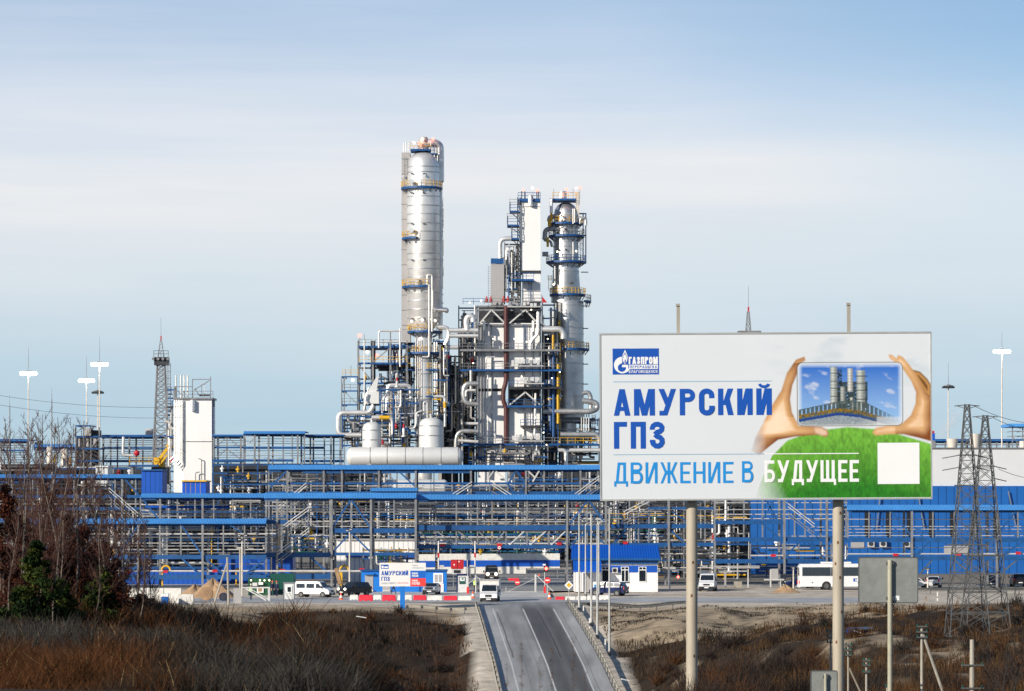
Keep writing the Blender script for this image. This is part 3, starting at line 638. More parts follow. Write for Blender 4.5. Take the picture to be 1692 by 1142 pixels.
def rack(label, Y, d, x0, x1, roof=None, posts=(), py=(0, 0), mains=(), mb=None, chords=(), lines=(), braces=(), stairs=(), back=True, pw=2.2, name='pipe_rack', pm='steel', roofback=True):
    zb = Zp(mb, Y) if mb else 0.0
    g = thing(name, label, 'pipe rack', (Xp((x0+x1)/2, Y), Y, min(zb, 0) if not mb else zb))
    if roof:
        roof_strip(g, x0, x1, roof[0], roof[1], Y); pbox(g, 'eaves_beam', 'blue', x0, roof[1]-.3, x1, roof[1]+1.6, Y-.2, .25)
        if roofback: MB().box(Xp(x0, Y), Y+1.12, Zp(roof[0], Y)-.12, Xp(x1, Y), Y+d+.6, Zp(roof[0], Y)+.02).build('roof_deck', 'blueroof', g)
        pbox(g, 'eaves_beam', 'blue', x0, roof[1]+.5, x1, roof[1]+4, Y+d, .25)
    for x in posts:
        pbox(g, 'post', pm, x-pw/2, py[0], x+pw/2, py[1], Y, .18)
        if back: pbox(g, 'post', pm, x-pw/2, py[0], x+pw/2, py[1], Y+d, .18)
    for x in mains:
        t = (roof[1]+2) if roof else py[0]
        for Yk in ((Y-.12, Y+d) if back else (Y-.12,)):
            zt = Zp(t, Yk); h = .17; xx = Xp(x, Y); b = MB().box(xx-h/2-.05, Yk-.2, zb, xx+h/2+.05, Yk+.15, zt); b.build('column', pm, g)
    for c in chords:
        y0, y1, m = c[:3]; a, b = c[3:5] if len(c) > 3 else (x0, x1); pbox(g, 'beam', m, a, y0, b, y1, Y-.06, .22)
        if back: pbox(g, 'beam', m, a, y0, b, y1, Y+d-.06, .22)
    q = random.Random(int(x0*7+Y))
    for l in lines:
        y, wd, m = l[:3]; a, b = l[3:5] if len(l) > 3 else (x0, x1); ppipe(g, 'pipe', m, [(a, y), (b, y+q.uniform(-.4, .4))], wd/2, Y+(l[5] if len(l) > 5 else q.uniform(.4, d-.4)), n=6)
    for br in braces: pbar(g, 'brace', br[4], *br[:4], Y+.05, br[5] if len(br) > 5 else 2.6)
    for (xa, ya, xb, yb) in stairs:
        for o in (0, 5, 15, 20): pbar(g, 'stair_rail' if o < 10 else 'stair_string', 'palepipe' if o < 10 else 'steel', xa, ya+o, xb, yb+o, Y-.6, 1.3)
    return g
def rng(a, b, s): return [a+s*k for k in range(int((b-a)/s)+1)]
# ------------------------------------------------------------------ the tall column
Y0 = 600.0; S0 = Y0/F
def shell(par, cx, prof, Y, m='clad', seams=(), name='shell', n=40):
    s = Y/F; b = MB().lathe(Xp(cx, Y), Y, [(max(r, .02)*s, Zp(y, Y)) for r, y in prof][::-1], n); o = b.build(name, m, par, smooth=True)
    for (y, r) in seams:
        z = Zp(y, Y); MB().lathe(Xp(cx, Y), Y, [(r*s, z-.09), (r*s+.07, z-.09), (r*s+.07, z+.09), (r*s, z+.09)], n).build('seam_band', 'pipe', o)
    return o
def manhole(par, px, py, Y, r=3.2, l=1.0, m='clad'):
    x, y, z = W(px, py, Y); r *= Y/F; b = MB()
    b.tube([(x, Y, z), (x-.1, Y-l, z)], r, 14); b.tube([(x-.1, Y-l, z), (x-.1, Y-l-.12, z)], r*1.25, 14); return b.build('manhole', m, par, smooth=True)
def hung(par, name, px, py, Y, r=.35, m='redglow'):
    x, y, z = W(px, py, Y); return MB().lathe(x, Y, [(.02, -r), (r*.7, -r*.7), (r, 0), (r*.7, r*.7), (.02, r)], 12, z0=z).build(name, m, par)
T = thing('distillation_column', 'tallest silver column with a grey side duct and yellow platform rails, red lights on top', 'column', (Xp(700, Y0), Y0, 0))
shell(T, 700, [(0, 250), (9, 251), (17, 255), (23, 262), (26.2, 270), (27, 276), (27, 528), (14, 548), (13.6, 560), (13.6, 917)], Y0, seams=[(y, 27) for y in (277, 286, 326, 341, 355, 370, 384, 399, 420, 430, 445, 459, 485, 498, 512, 526)]+[(y, 13.6) for y in (575, 597, 618, 640, 660, 680)])
pbox(T, 'side_duct', 'greypanel', 663.5, 252, 678, 566, Y0+1.0, 4.5)
for k in range(12): pbox(T, 'duct_seam', 'steel', 663.3, 262+k*25, 676, 263+k*25, Y0+.95, .1)
ring_platform(T, 697, Y0, 311, 27, 34.5); ring_platform(T, 699, Y0, 394, 27, 35, -110, -18); ring_platform(T, 699, Y0, 474, 27, 35, -110, 14)
ring_platform(T, 702, Y0, 548, 14.5, 29, -140, 140); ring_platform(T, 702, Y0, 583.5, 13.8, 30, -140, 140)
platform(T, 678, 711, 246, Y0-2.2, 4.5, 3, rail='yellow'); platform(T, 708, 722, 253, Y0-1.5, 3.5, 2, rail='steel')
MB().tube(bend([W(702, 252, Y0), W(702, 238, Y0), W(715, 235, Y0), W(727, 240, Y0+.5), W(727.5, 300, Y0+.5)], 1.3), .75, 12).tube([W(727.5, 300, Y0+.5), W(728, 560, Y0+.5)], .42, 10).build('overhead_pipe', 'clad', T, smooth=True)
MB().lathe(Xp(700, Y0), Y0, [(.02, 1.6), (.7, 1.5), (1.0, .8), (1.0, -1.2)], 14, z0=Zp(240, Y0)).build('vent_drum', 'greypanel', T, smooth=True)
for px, py in ((681, 301), (681, 381), (690, 464)): manhole(T, px, py, Y0-2.6)
manhole(T, 703, 290, Y0-2.9, 1.4, .5); manhole(T, 668, 292, Y0+.6, 2, .5)
for x, y0, y1 in ((667, 237, 252), (671, 234, 252), (675, 236, 250), (684, 236, 246), (712, 234, 252), (718, 238, 300), (723, 250, 310)): ppipe(T, 'pipe', 'palepipe', [(x, y0), (x, y1)], .8, Y0-1.2, n=6)
for i, x in enumerate(range(683, 712, 7)): pbox(T, 'light_post', 'steel', x-.4, 236, x+.4, 246, Y0-2.1, .1)
for px, py in ((693, 237), (715.5, 230)): hung(T, 'warning_light', px, py, Y0-1.6, .3)
for px, py in ((684, 236), (698, 230)): hung(T, 'site_light', px, py, Y0-1.4, .25, 'siteglow')
pbox(T, 'light_post', 'steel', 715, 231, 716, 253, Y0-1.6, .1)
for a, b in ((330, 345), (345, 394), (396, 440), (441, 474)): ladder(T, 729.5, a, b, Y0+1.8, 'yellow' if a != 345 else 'steel')
ladder(T, 671, 260, 311, Y0-.4, 'steel'); ladder(T, 672.5, 396, 408, Y0-.4, 'steel', cage=False)
for y in (286, 300, 338, 364, 370, 382, 429, 452, 475, 486, 500): pbox(T, 'nozzle', 'darksteel', 727, y, 732.5, y+1.6, Y0+.4, .3)
for y in (286, 318, 369, 429, 526): pbox(T, 'band_lug', 'darksteel', 679, y, 683, y+1.6, Y0-2.9, .3); pbox(T, 'band_lug', 'darksteel', 699, y, 703, y+1.6, Y0-3.3, .3)
for pts, r in (([(706, 470), (706, 454), (714, 454), (714, 548)], 1.5), ([(709, 470), (709, 590), (697, 590)], 1.4), ([(715, 480), (715, 511), (738, 513)], 1.5)): ppipe(T, 'downcomer_pipe', 'palepipe', pts, r, Y0-3.6)
ppipe(T, 'downcomer_pipe', 'clad', [(718, 512), (738, 512, Y0-1), (738, 514, Y0+4)], 3.8, Y0-3)
ppipe(T, 'downcomer_pipe', 'clad', [(722, 541), (740, 541), (742, 556), (735, 570)], 3.6, Y0-2.5)
ppipe(T, 'reflux_pipe', 'clad', [(735, 574), (757, 574)], 3.4, Y0-2); ppipe(T, 'reflux_pipe', 'clad', [(660, 575), (688, 574)], 2.6, Y0-2)
for x in (687, 690.5, 694): ppipe(T, 'riser_pipe', 'palepipe', [(x, 560), (x, 690)], .9, Y0-1.9, n=6)
for x in (718, 722): ppipe(T, 'riser_pipe', 'clad', [(x, 560), (x, 650)], 1.4, Y0-.5, n=8)
for px, py in ((698, 529), (719, 530), (680, 531)): hung(T, 'site_light', px, py, Y0-3.2, .2, 'siteglow')
# support steel behind the lower part of the column
G = thing('column_support', 'dark grey legs and deck standing round the foot of the tallest column', 'steel frame', (Xp(700, 604), 604, 0))
for x in (672, 676, 730, 733): pbox(G, 'post', 'darksteel', x-2, 566, x+2, 917, 604, .6)
for y in (566, 610, 654, 700): pbox(G, 'beam', 'darksteel', 668, y, 738, y+3.5, 603.8, .4)
pbar(G, 'brace', 'steel', 730, 612, 718, 654, 603, 1.5); pbar(G, 'brace', 'steel', 676, 654, 688, 612, 603, 1.5)
for y in (610, 654, 690): platform(G, 664, 736, y, 598.5, 4, 2, 'blue', 'yellow')
# ------------------------------------------------------------------ left structure
G = thing('steel_tower', 'open steel tower with blue decks left of the tallest column, pale vessels inside', 'steel structure', (Xp(620, 597), 597, 0))
grid_frame(G, [592, 616, 645, 672], 563, 917, 597, 9, [571.5, 599, 632, 660, 679, 705], bh=3.0, wd=3.0)
grid_frame(G, [564.5, 569, 591], 622, 917, 597, 8, [621.5, 645, 668, 692, 712, 735], bh=2.2, wd=1.8)
for x in (614, 619): pbox(G, 'post', 'darksteel', x-1.5, 563, x+1.5, 690, 598, .4)
pbox(G, 'beam', 'black', 625, 607, 672, 613, 600, 1.0); pbox(G, 'deck', 'blue', 619, 599, 672, 602.5, 597.3, 9); pbox(G, 'deck', 'blue', 594, 571.5, 662, 575, 597.3, 9); pbox(G, 'deck', 'blue', 616, 679, 668, 683, 597.3, 8)
for a, b, y, m in ((592, 615, 571, 'steel'), (594, 613, 599, 'yellow'), (620, 646, 599, 'yellow'), (646, 672, 599, 'yellow'), (566, 591, 621, 'yellow'), (640, 668, 679, 'yellow'), (620, 660, 571, 'steel')): railing(G, a, b, y, 597.0, m)
for y in (645, 668, 692): railing(G, 566, 591, y, 597, 'steel')
for pts, r, m in (([(626, 575), (626, 547), (664, 547)], 1.5, 'palepipe'), ([(626, 565), (672, 565)], 1.1, 'palepipe'), ([(645, 547), (645, 600)], 1.0, 'steel'), ([(661, 543), (661, 606)], 1.3, 'palepipe'), ([(661, 543), (674, 543)], 1.3, 'palepipe'),
                  ([(602, 562), (602, 720)], 1.0, 'palepipe'), ([(609, 640), (597, 700)], 1.2, 'palepipe'), ([(625, 642), (668, 642)], 4.0, 'pipe'), ([(634, 634), (655, 630), (656, 624)], 1.8, 'darksteel')): ppipe(G, 'pipe', m, pts, r, 596.2)
for px, py in ((594.5, 555), (602, 552), (571, 610), (580, 604)): pbox(G, 'lamp_post', 'steel', px-.4, py, px+.4, py+18, 597, .1)
hung(G, 'warning_light', 594.5, 554.5, 597, .35); hung(G, 'site_light', 607, 582, 597, .3, 'siteglow'); hung(G, 'site_light', 583, 628, 597, .3, 'siteglow'); hung(G, 'warning_light', 623, 587, 597, .25)
G = thing('process_vessel', 'small silver flask-shaped vessel with a hooped pipe rising from its neck', 'vessel', (Xp(641, 593), 593, Zp(679, 593)))
shell(G, 641, [(2.5, 644), (3, 650), (9, 657), (10, 661), (10, 679)], 593, seams=[(662, 10)], n=24)
ppipe(G, 'outlet_pipe', 'clad', [(641, 648), (641, 637), (679, 637), (679, 690)], 3.6, 593)
G = thing('hopper', 'pale square duct hopper with a slanted chute beside the flask-shaped vessel', 'hopper', (Xp(616, 593), 593, Zp(668, 593)))
pbox(G, 'hopper_box', 'tank', 607, 647, 626, 667, 593, 2.2)
MB().prism([(Xp(608, 593), Zp(647, 593)), (Xp(622, 593), Zp(647, 593)), (Xp(626, 593), Zp(621, 593)), (Xp(621, 593), Zp(624, 593))], 593.2, 595).build('chute', 'tank', G)
ppipe(G, 'pipe', 'clad', [(606, 650), (603, 660), (608, 668)], 1.6, 592.5)
def loop(label, pts, r, Y, m='clad', extra=(), name='pipe_loop'):
    g = thing(name, label, 'pipe', W(pts[0][0], pts[0][1], Y)); ppipe(g, 'pipe', m, pts, r, Y, n=12)
    for e in extra: ppipe(g, 'pipe', e[1], e[0], e[2], Y+e[3], n=10)
    return g
loop('big silver pipe looping out past the left edge of the blue-decked tower', [(597, 719), (559, 719), (559, 682), (611, 682), (617, 670)], 4.1, 590, extra=[([(575, 684), (575, 698), (594, 700)], 'pipe', 2.6, 1)])
loop('pale pipe with a yellow sleeve bending down in front of the blue-decked tower', [(614, 690), (649, 690), (649, 722)], 3.4, 589, 'palepipe', [([(627, 690), (644, 690)], 'yellow', 3.7, -.02), ([(661, 722), (661, 690), (672, 690)], 'palepipe', 2.6, .5)])
loop('slim white pipe swan-necked beside the upright silver drum', [(676, 708), (685, 708), (688, 700), (688, 682), (697, 679)], 1.6, 588, 'palepipe', [([(706, 700), (706, 664), (700, 664), (700, 685)], 'palepipe', 1.3, .4)])
loop('silver pipe bending down with a yellow sleeve right of the tallest column', [(716, 655), (735, 655), (735, 705)], 2.3, 592, 'clad', [([(735, 664), (735, 674)], 'yellow', 2.7, -.02), ([(716, 660), (728, 660)], 'yellow', 1.4, .4)])
for lab, px, y0, y1, Yv in (('white relief valve with a red cap left of the upright silver drum', 667, 700, 722, 587), ('red-capped relief valve on a dark pipe high in the blue-decked tower', 656, 624, 640, 590)):
    g = thing('relief_valve', lab, 'valve', (Xp(px, Yv), Yv, Zp(y1, Yv))); s = Yv/F
    MB().lathe(Xp(px, Yv), Yv, [(4*s, 0), (4*s, 2*s), (2*s, 3*s), (2.4*s, (y1-y0)*.6*s), (1.4*s, (y1-y0)*.68*s), (.02, (y1-y0)*.68*s)], 12, z0=Zp(y1, Yv)).build('valve_body', 'palepipe', g, smooth=True)
    MB().lathe(Xp(px, Yv), Yv, [(1.5*s, 0), (1.5*s, (y1-y0)*.3*s), (.02, (y1-y0)*.34*s)], 12, z0=Zp(y1-(y1-y0)*.66, Yv)).build('valve_cap', 'red', g, smooth=True)
for lab, cx, r, y0, Yv in (('shorter white upright drum at the left of the long white tank', 614.5, 16, 697, 584), ('taller silver upright drum standing in front of the tallest column', 712.5, 20.3, 690, 583)):
    g = thing('upright_drum', lab, 'vessel', (Xp(cx, Yv), Yv, Zp(745, Yv)))
    shell(g, cx, [(0, y0), (r*.45, y0+1), (r*.75, y0+3.5), (r*.93, y0+8), (r, y0+14), (r, 748)], Yv, 'tank', [(y0+14, r), (y0+30, r)], 'drum_shell'); MB().lathe(Xp(cx, Yv), Yv, [(.35, 0), (.35, .5), (.5, .5), (.5, .7), (.02, .7)], 12, z0=Zp(y0+1, Yv)).build('nozzle', 'pipe', g)
def htank(label, x0, x1, yc, r, Y, seams, m='tank', legs=True, foot=None):
    g = thing('horizontal_tank', label, 'tank', (Xp((x0+x1)/2, Y), Y, Zp(foot or yc+r, Y))); s = Y/F; rr = r*s; b = MB(); z = Zp(yc, Y); a = Xp(x0, Y); e = Xp(x1, Y); n = 28; k = rr*.55; prof = [(.02, -k), (.5*rr, -k*.86), (.8*rr, -k*.55), (.96*rr, -k*.2), (rr, 0)]
    rows = [(a+k+o, p) for p, o in prof]+[(e-k-o, p) for p, o in prof[::-1]]; vs = []; fs = []
    for x, p in rows:
        for i in range(n): t = 2*math.pi*i/n; vs.append((x, Y+p*math.cos(t), z+p*math.sin(t)))
    for j in range(len(rows)-1):
        for i in range(n): fs.append((j*n+i, j*n+(i+1) % n, (j+1)*n+(i+1) % n, (j+1)*n+i))
    o = b.add(vs, fs).build('tank_shell', m, g, smooth=True)
    for x in seams:
        xx = Xp(x, Y); MB().tube([(xx-.05, Y, z), (xx+.05, Y, z)], rr+.05, 28, caps=False).build('seam_band', 'pipe', o)
    if legs:
        for f in (.2, .8): xx = a+(e-a)*f; MB().box(xx-.3, Y-rr*.7, Zp(foot or yc+r+6, Y), xx+.3, Y+rr*.7, z-rr*.8).build('saddle', 'concrete', g)
    return g
htank('long white horizontal tank lying above the blue roof, below the two upright drums', 572, 766, 754.5, 15.5, 579, [612, 640, 670, 699, 729, 757], foot=840)
htank('second white horizontal tank half hidden under the upper blue roof', 628, 742, 806, 13.5, 545, [655, 684, 712], foot=840)
# ------------------------------------------------------------------ cold boxes in the middle
B = thing('cold_box', 'pair of tall white panelled cold boxes in galvanised framing with a maroon seam between them', 'cold box', (Xp(840, 600), 600, 0))
pbox(B, 'panel_wall', 'white', 790, 534, 834.5, 642, 600, 8); pbox(B, 'panel_wall', 'white', 790, 647, 834.5, 917, 600, 8); pbox(B, 'panel_wall', 'white', 840, 534, 894, 643, 600, 8); pbox(B, 'panel_wall', 'white', 840, 670, 894, 917, 600, 8); pbox(B, 'panel_wall', 'darksteel', 841, 643, 893, 670, 602, 6); pbox(B, 'panel_wall', 'darksteel', 791, 506, 893, 534, 603, 5)
pbox(B, 'dark_gap', 'black', 790.3, 642, 834, 647, 600.3, 7)
for x, wd in ((789, 2.6), (795, 1.5), (800, .9), (840.5, 1.8), (893, 2.4), (812, .8), (866, .8), (880, .8)): pbox(B, 'pilaster', 'steel', x-wd/2, 508 if wd > 2 else 536, x+wd/2, 767, 599.6, .4)
MB().tube(bend([W(*p, 599.0) for p in ((836, 505), (836, 632), (831.5, 645), (831.5, 663), (836, 672), (836, 770))], .8), .42, 8).build('maroon_riser', 'maroon', B, smooth=True)
for y, a, b in ((505, 786, 897), (511, 786, 897), (535.5, 788, 895)): pbox(B, 'beam', 'steel', a, y, b, y+2.6, 599.3, .5)
for xa, ya, xb, yb in ((793, 534, 812, 512), (812, 512, 834, 534), (842, 534, 868, 512), (868, 512, 888, 534), (842, 669, 868, 648), (868, 648, 892, 669)): pbar(B, 'brace', 'palepipe', xa, ya, xb, yb, 599, 2.4)
LEV = [(577, 760, 925, 'steel', 'steel'), (610, 760, 928, 'blue', 'steel'), (639, 841, 928, 'darksteel', 'blue'), (670, 838, 895, 'blue', 'blue'), (703, 860, 895, 'darksteel', 'blue'), (733, 760, 926, 'blue', 'steel'), (760, 838, 900, 'steel', 'steel')]
for y, a, b, m, rl in LEV: platform(B, a, b, y, 598.0, 1.7, 3.4, m, rl)
for k, (y0, y1, a, b) in enumerate(((593, 606, 845, 896), (623, 635, 860, 897), (718, 730, 846, 896), (745, 757, 858, 897), (499, 508, 840, 892))):
    for i in range(int((b-a)/6)): pbox(B, 'exchanger_box', rnd.choice(['clad', 'palepipe', 'pipe']), a+i*6, y0+rnd.choice([0, 2]), a+i*6+4.6, y1-rnd.choice([0, 3, 5]), 597.6, 1.2)
    ppipe(B, 'header_pipe', 'palepipe', [(a-2, y1-1), (b+2, y1-1)], 1.1, 597)
for pts, r, m in (([(808, 536), (808, 556), (815, 556), (815, 575)], 1.1, 'palepipe'), ([(803, 610), (803, 590), (818, 590)], 1.1, 'palepipe'), ([(806, 620), (806, 712), (818, 714), (818, 735), (803, 736)], 1.0, 'palepipe'), ([(800, 745), (818, 745), (818, 755), (800, 756)], 1.0, 'palepipe'),
                  ([(889, 515), (889, 552), (876, 565), (876, 578)], 2.6, 'clad'), ([(885, 650), (883, 730)], 2.0, 'palepipe'), ([(800, 545), (800, 530)], 2.2, 'clad'), ([(881, 548), (881, 530)], 2.2, 'clad')): ppipe(B, 'pipe', m, pts, r, 598.6)
ladder(B, 867, 536, 577, 599.3, 'blue', cage=False); ladder(B, 868, 680, 705, 599.3, 'steel', cage=False)
for x in (804, 811, 832, 839): MB().lathe(Xp(x, 599), 599, [(.32, 0), (.32, .4), (.12, 1.1), (.02, 1.3)], 10, z0=Zp(500, 599)).build('relief_cap', 'red', B)
railing(B, 765, 800, 503, 598.5, 'blue'); railing(B, 800, 897, 503, 598.5, 'steel')
for px, py in ((870, 565), (850, 560), (878, 512), (905, 560), (862, 622), (912, 625), (884, 690), (903, 735), (782, 600), (776, 500), (795, 497), (898, 715), (925, 615), (815, 560)): hung(B, 'site_light', px, py, 596.8, .12, 'siteglow')
# tall slim cold box above
B = thing('cold_box', 'tall slim white cold box rising above the middle, dark lattice at its left', 'cold box', (Xp(877, 600), 601, Zp(503, 600)))
pbox(B, 'panel_wall', 'white', 861, 334, 893, 447, 600.5, 6.5); pbox(B, 'panel_wall', 'white', 863, 450, 893, 504, 600.7, 6.2); pbox(B, 'beam', 'darksteel', 860, 447, 894, 450, 600.2, 6.9)
for y in (341, 480): pbox(B, 'panel_seam', 'steel', 861, y, 893, y+.7, 600.42, .1)
MB().lathe(Xp(876.5, 599.8), 599.8, [(.02, -1.2), (.45, -1), (.45, .8), (.3, 1), (.02, 1.1)], 12, z0=Zp(331, 600)).build('vent_drum', 'clad', B, smooth=True)
platform(B, 856, 893, 328, 600, 7, 5, 'blue', 'blue'); railing(B, 856, 893, 328, 606.5, 'steel')
for x in (855.5, 859.5): pbox(B, 'lattice_post', 'darksteel', x-.9, 326, x+.9, 503, 600.2, .25)
for k in range(22): pbar(B, 'lattice_brace', 'darksteel', 855.5, 330+k*8, 859.5, 338+k*8, 600.2, 1.1)
for a, b, y in ((842, 858, 348), (838, 858, 371), (845, 858, 393)):
    platform(B, a, b, y, 599.5, 4, 2.8, 'blue', 'blue'); railing(B, a, b, y-9, 599.7, 'steel'); pbar(B, 'brace', 'darksteel', a+2, y+3, 857, y+14, 600, 1.4)
    pbox(B, 'stair_post', 'darksteel', a+.5, y-14, a+1.6, y+4, 599.8, .2)
for x in (862, 867, 887, 890): ppipe(B, 'vent_pipe', 'darksteel', [(x, 316), (x, 330)], 1.0, 602, n=6)
pbox(B, 'light_post', 'steel', 887.4, 316, 888.2, 330, 600.5, .1); hung(B, 'warning_light', 887.8, 314.5, 600.5, .3); hung(B, 'site_light', 880, 311, 600.5, .25, 'siteglow'); hung(B, 'warning_light', 865, 314, 600.5, .22)
platform(B, 845, 882, 461, 597.8, 3, 3.2, 'blue', 'blue'); platform(B, 863, 895, 497, 598.5, 2.5, 2, 'steel', 'steel'); ladder(B, 876, 466, 500, 600.4, 'blue', cage=False)
G = thing('grey_duct_house', 'grey panelled duct box with a blue rim and a silver hooped pipe', 'duct', (Xp(822, 600), 601, Zp(504, 600)))
pbox(G, 'panel_wall', 'greypanel', 811, 436, 833, 504, 601, 6); pbox(G, 'rim', 'blue', 811, 427, 832.5, 435.5, 600.8, .3); pbox(G, 'inner_panel', 'palepipe', 814, 429, 830, 436, 602, 2); ladder(G, 809, 440, 504, 601.5, 'steel', cage=False)
ppipe(G, 'hoop_pipe', 'clad', [(826, 434), (826, 395), (848, 394)], 3.8, 603, n=12)
pipework('tangle of dark pipes between the grey duct box and the slim white cold box', 601, 834, 860, 400, 503, 60, 11, 5, dense=False, vert=.45, rmax=2.2)
g = thing('windsock', 'small red and white windsock beside the foot of the slim cold box', 'windsock', W(896, 504, 598)); pbox(g, 'pole', 'steel', 895.6, 488, 896.4, 504, 598, .1); MB().prism([(Xp(896, 598), Zp(490, 598)), (Xp(904, 598), Zp(500, 598)), (Xp(896, 598), Zp(500, 598))], 597.8, 598.2).build('sock', 'red', g)
for lab, x0, y0, x1, y1 in (('core painted dark as shade in the stair tower left of the white cold boxes', 762, 545, 787, 765), ('core painted dark as shade between the white cold boxes and the stout column', 897, 548, 924, 765), ('core painted dark as shade under the pipe bridge beside the tallest column', 732, 598, 760, 765)):
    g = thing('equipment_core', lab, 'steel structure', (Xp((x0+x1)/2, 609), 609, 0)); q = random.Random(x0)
    pbox(g, 'shade_core', 'shade_dark', x0+3, y0+6, x1-3, 917, 609, 3)  # near-black block added so the gap looks deep in shade
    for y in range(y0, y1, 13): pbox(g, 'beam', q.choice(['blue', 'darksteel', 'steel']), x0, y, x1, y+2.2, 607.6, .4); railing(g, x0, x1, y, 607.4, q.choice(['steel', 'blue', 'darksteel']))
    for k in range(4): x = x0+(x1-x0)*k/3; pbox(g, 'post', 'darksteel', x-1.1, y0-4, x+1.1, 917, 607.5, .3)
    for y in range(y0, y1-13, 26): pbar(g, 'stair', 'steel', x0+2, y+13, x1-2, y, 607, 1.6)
# ------------------------------------------------------------------ right column
YR = 606.0
C2 = thing('distillation_column', 'stout silver column at the right with blue ring platforms and a flaring lower shell', 'column', (Xp(939, YR), YR, 0))
shell(C2, 935, [(0, 335), (8, 336), (14, 340), (18.5, 347), (20.3, 356), (20.3, 370), (21, 440), (24.2, 486), (24.6, 500)], YR, 'clad_shaded', seams=[(356, 20.3), (382, 20.6), (400, 20.7), (408, 20.8), (425, 20.9), (449, 21.6), (478, 23.6)])
shell(C2, 939.5, [(24.8, 498), (24.8, 690), (13, 700), (13, 917)], YR, 'clad_shaded', seams=[(y, 24.8) for y in (505, 542, 552, 565, 601, 634, 655, 668)], name='lower_shell')
ring_platform(C2, 934, YR, 369.5, 20, 29, rail='yellow', fl='blue'); ring_platform(C2, 936, YR, 390, 20, 30, rail='steel'); ring_platform(C2, 935, YR, 433, 21, 33, rail='blue'); ring_platform(C2, 938, YR, 487, 24, 30, rail='yellow'); ring_platform(C2, 942, YR, 577, 25, 32, -30, 130, rail='yellow'); ring_platform(C2, 948, YR, 498, 25, 29, 40, 130, rail='steel')
platform(C2, 913, 952, 328, YR-2.4, 5, 3.2, 'blue', 'yellow')
for x, y0, y1, m, r in ((911, 328, 352, 'clad', 2.6), (911, 340, 366, 'yellow', 2.0), (908, 362, 374, 'yellow', 2.8), (905, 392, 408, 'yellow', 2.0), (947, 345, 370, 'palepipe', 1.1), (949.5, 345, 368, 'palepipe', 1.0), (947, 400, 432, 'palepipe', 1.0), (917, 440, 470, 'palepipe', 1.0)): ppipe(C2, 'pipe', m, [(x, y0), (x, y1)], r, YR-3)
for pts, r in (([(907, 366), (908, 358), (922, 357)], 3.4), ([(900, 396), (901, 380), (912, 377), (924, 379)], 4.0), ([(899, 388), (899, 398), (910, 398), (912, 408)], 2.2), ([(958, 370), (958, 362), (968, 360), (968, 372)], 2.4), ([(896, 420), (906, 420)], 4)): ppipe(C2, 'side_pipe', 'pipe', pts, r, YR-2)
ladder(C2, 954.5, 318, 355, YR-1, 'yellow'); ladder(C2, 908.5, 455, 480, YR-1, 'yellow'); ladder(C2, 961, 388, 430, YR, 'steel')
for x in (963.5, 968): pbox(C2, 'cage_post', 'blue', x-.9, 352, x+.9, 436, YR+1, .2)
for y in (352, 388, 432): pbox(C2, 'cage_beam', 'blue', 956, y, 969, y+2, YR+.9, .3)
for x, y in ((933, 366), (928.5, 357), (929, 365), (935, 379), (918, 409), (946, 468), (936, 413)): manhole(C2, x, y, YR-2.5, 1.3, .5, 'darksteel')
for y in (449, 505, 542, 601, 634): pbox(C2, 'band_lug', 'darksteel', 960, y, 972, y+1.5, YR, .2)
MB().lathe(Xp(929, YR), YR, [(.02, .8), (.6, .7), (.8, .2), (.8, -1)], 12, z0=Zp(322, YR)).build('vent_drum', 'clad', C2, smooth=True)
for x in (915, 936, 947, 958): pbox(C2, 'light_post', 'steel', x-.4, 312, x+.4, 329, YR-2, .1)
for px, py, m in ((936, 312.5, 'redglow'), (958.5, 310.5, 'redglow'), (952, 311, 'siteglow'), (924, 474, 'siteglow'), (915, 470, 'siteglow'), (921, 416, 'siteglow'), (952, 415, 'siteglow')): hung(C2, 'warning_light' if m == 'redglow' else 'site_light', px, py, YR-3.2, .28 if m == 'redglow' else .18, m)
ppipe(C2, 'girdle_pipe', 'pipe', [(897, 680), (976, 680, 600), (986, 676), (987, 668), (980, 664), (962, 662)], 4.6, 600.5, n=12)
ppipe(C2, 'girdle_pipe', 'pipe', [(962, 650), (972, 648), (976, 655), (976, 680)], 3.6, 601, n=12); ppipe(C2, 'girdle_pipe', 'pipe', [(926, 718), (986, 718), (990, 724), (990, 735)], 4.4, 600, n=12); ppipe(C2, 'girdle_pipe', 'clad', [(930, 744), (992, 744)], 3.4, 600, n=12)
ppipe(C2, 'girdle_pipe', 'clad', [(896, 544), (926, 544), (931, 550), (931, 560)], 5, 599.5, n=12)
for x in (961, 965, 969, 973): ppipe(C2, 'drop_pipe', 'pipe', [(x, 684), (x, 712)], 1.0, 601, n=6)
ppipe(C2, 'drop_pipe', 'clad', [(922, 744), (935, 744), (935, 770)], 3.4, 598.5, n=10)
ladder(C2, 981, 685, 718, 603, 'steel'); platform(C2, 925, 990, 733, 599, 5, 3, 'blue', 'yellow')
pipework('blue railed stack of pumps and pipes between the white cold boxes and the stout column', 600, 896, 927, 500, 765, 90, 21, 5, dense=False, vert=.5, rmax=2.4)
pipework('stair tower crowded with dark pipes at the left of the white cold boxes', 602, 758, 788, 505, 770, 90, 22, 6, dense=False, vert=.45, rmax=2.4)
for y in (560, 577, 610, 640, 672, 705, 733): pass
loop('thick silver pipe with a swan-neck entering the left white cold box', [(742, 546), (772, 546), (790, 546)], 3.8, 596, 'clad', [([(772, 546), (770, 530), (773, 523), (781, 523), (782, 532)], 'clad', 5.0, 0), ([(742, 555), (790, 555)], 'clad', 3.4, .5), ([(778, 612), (778, 668)], 'palepipe', 2.2, -.5)])
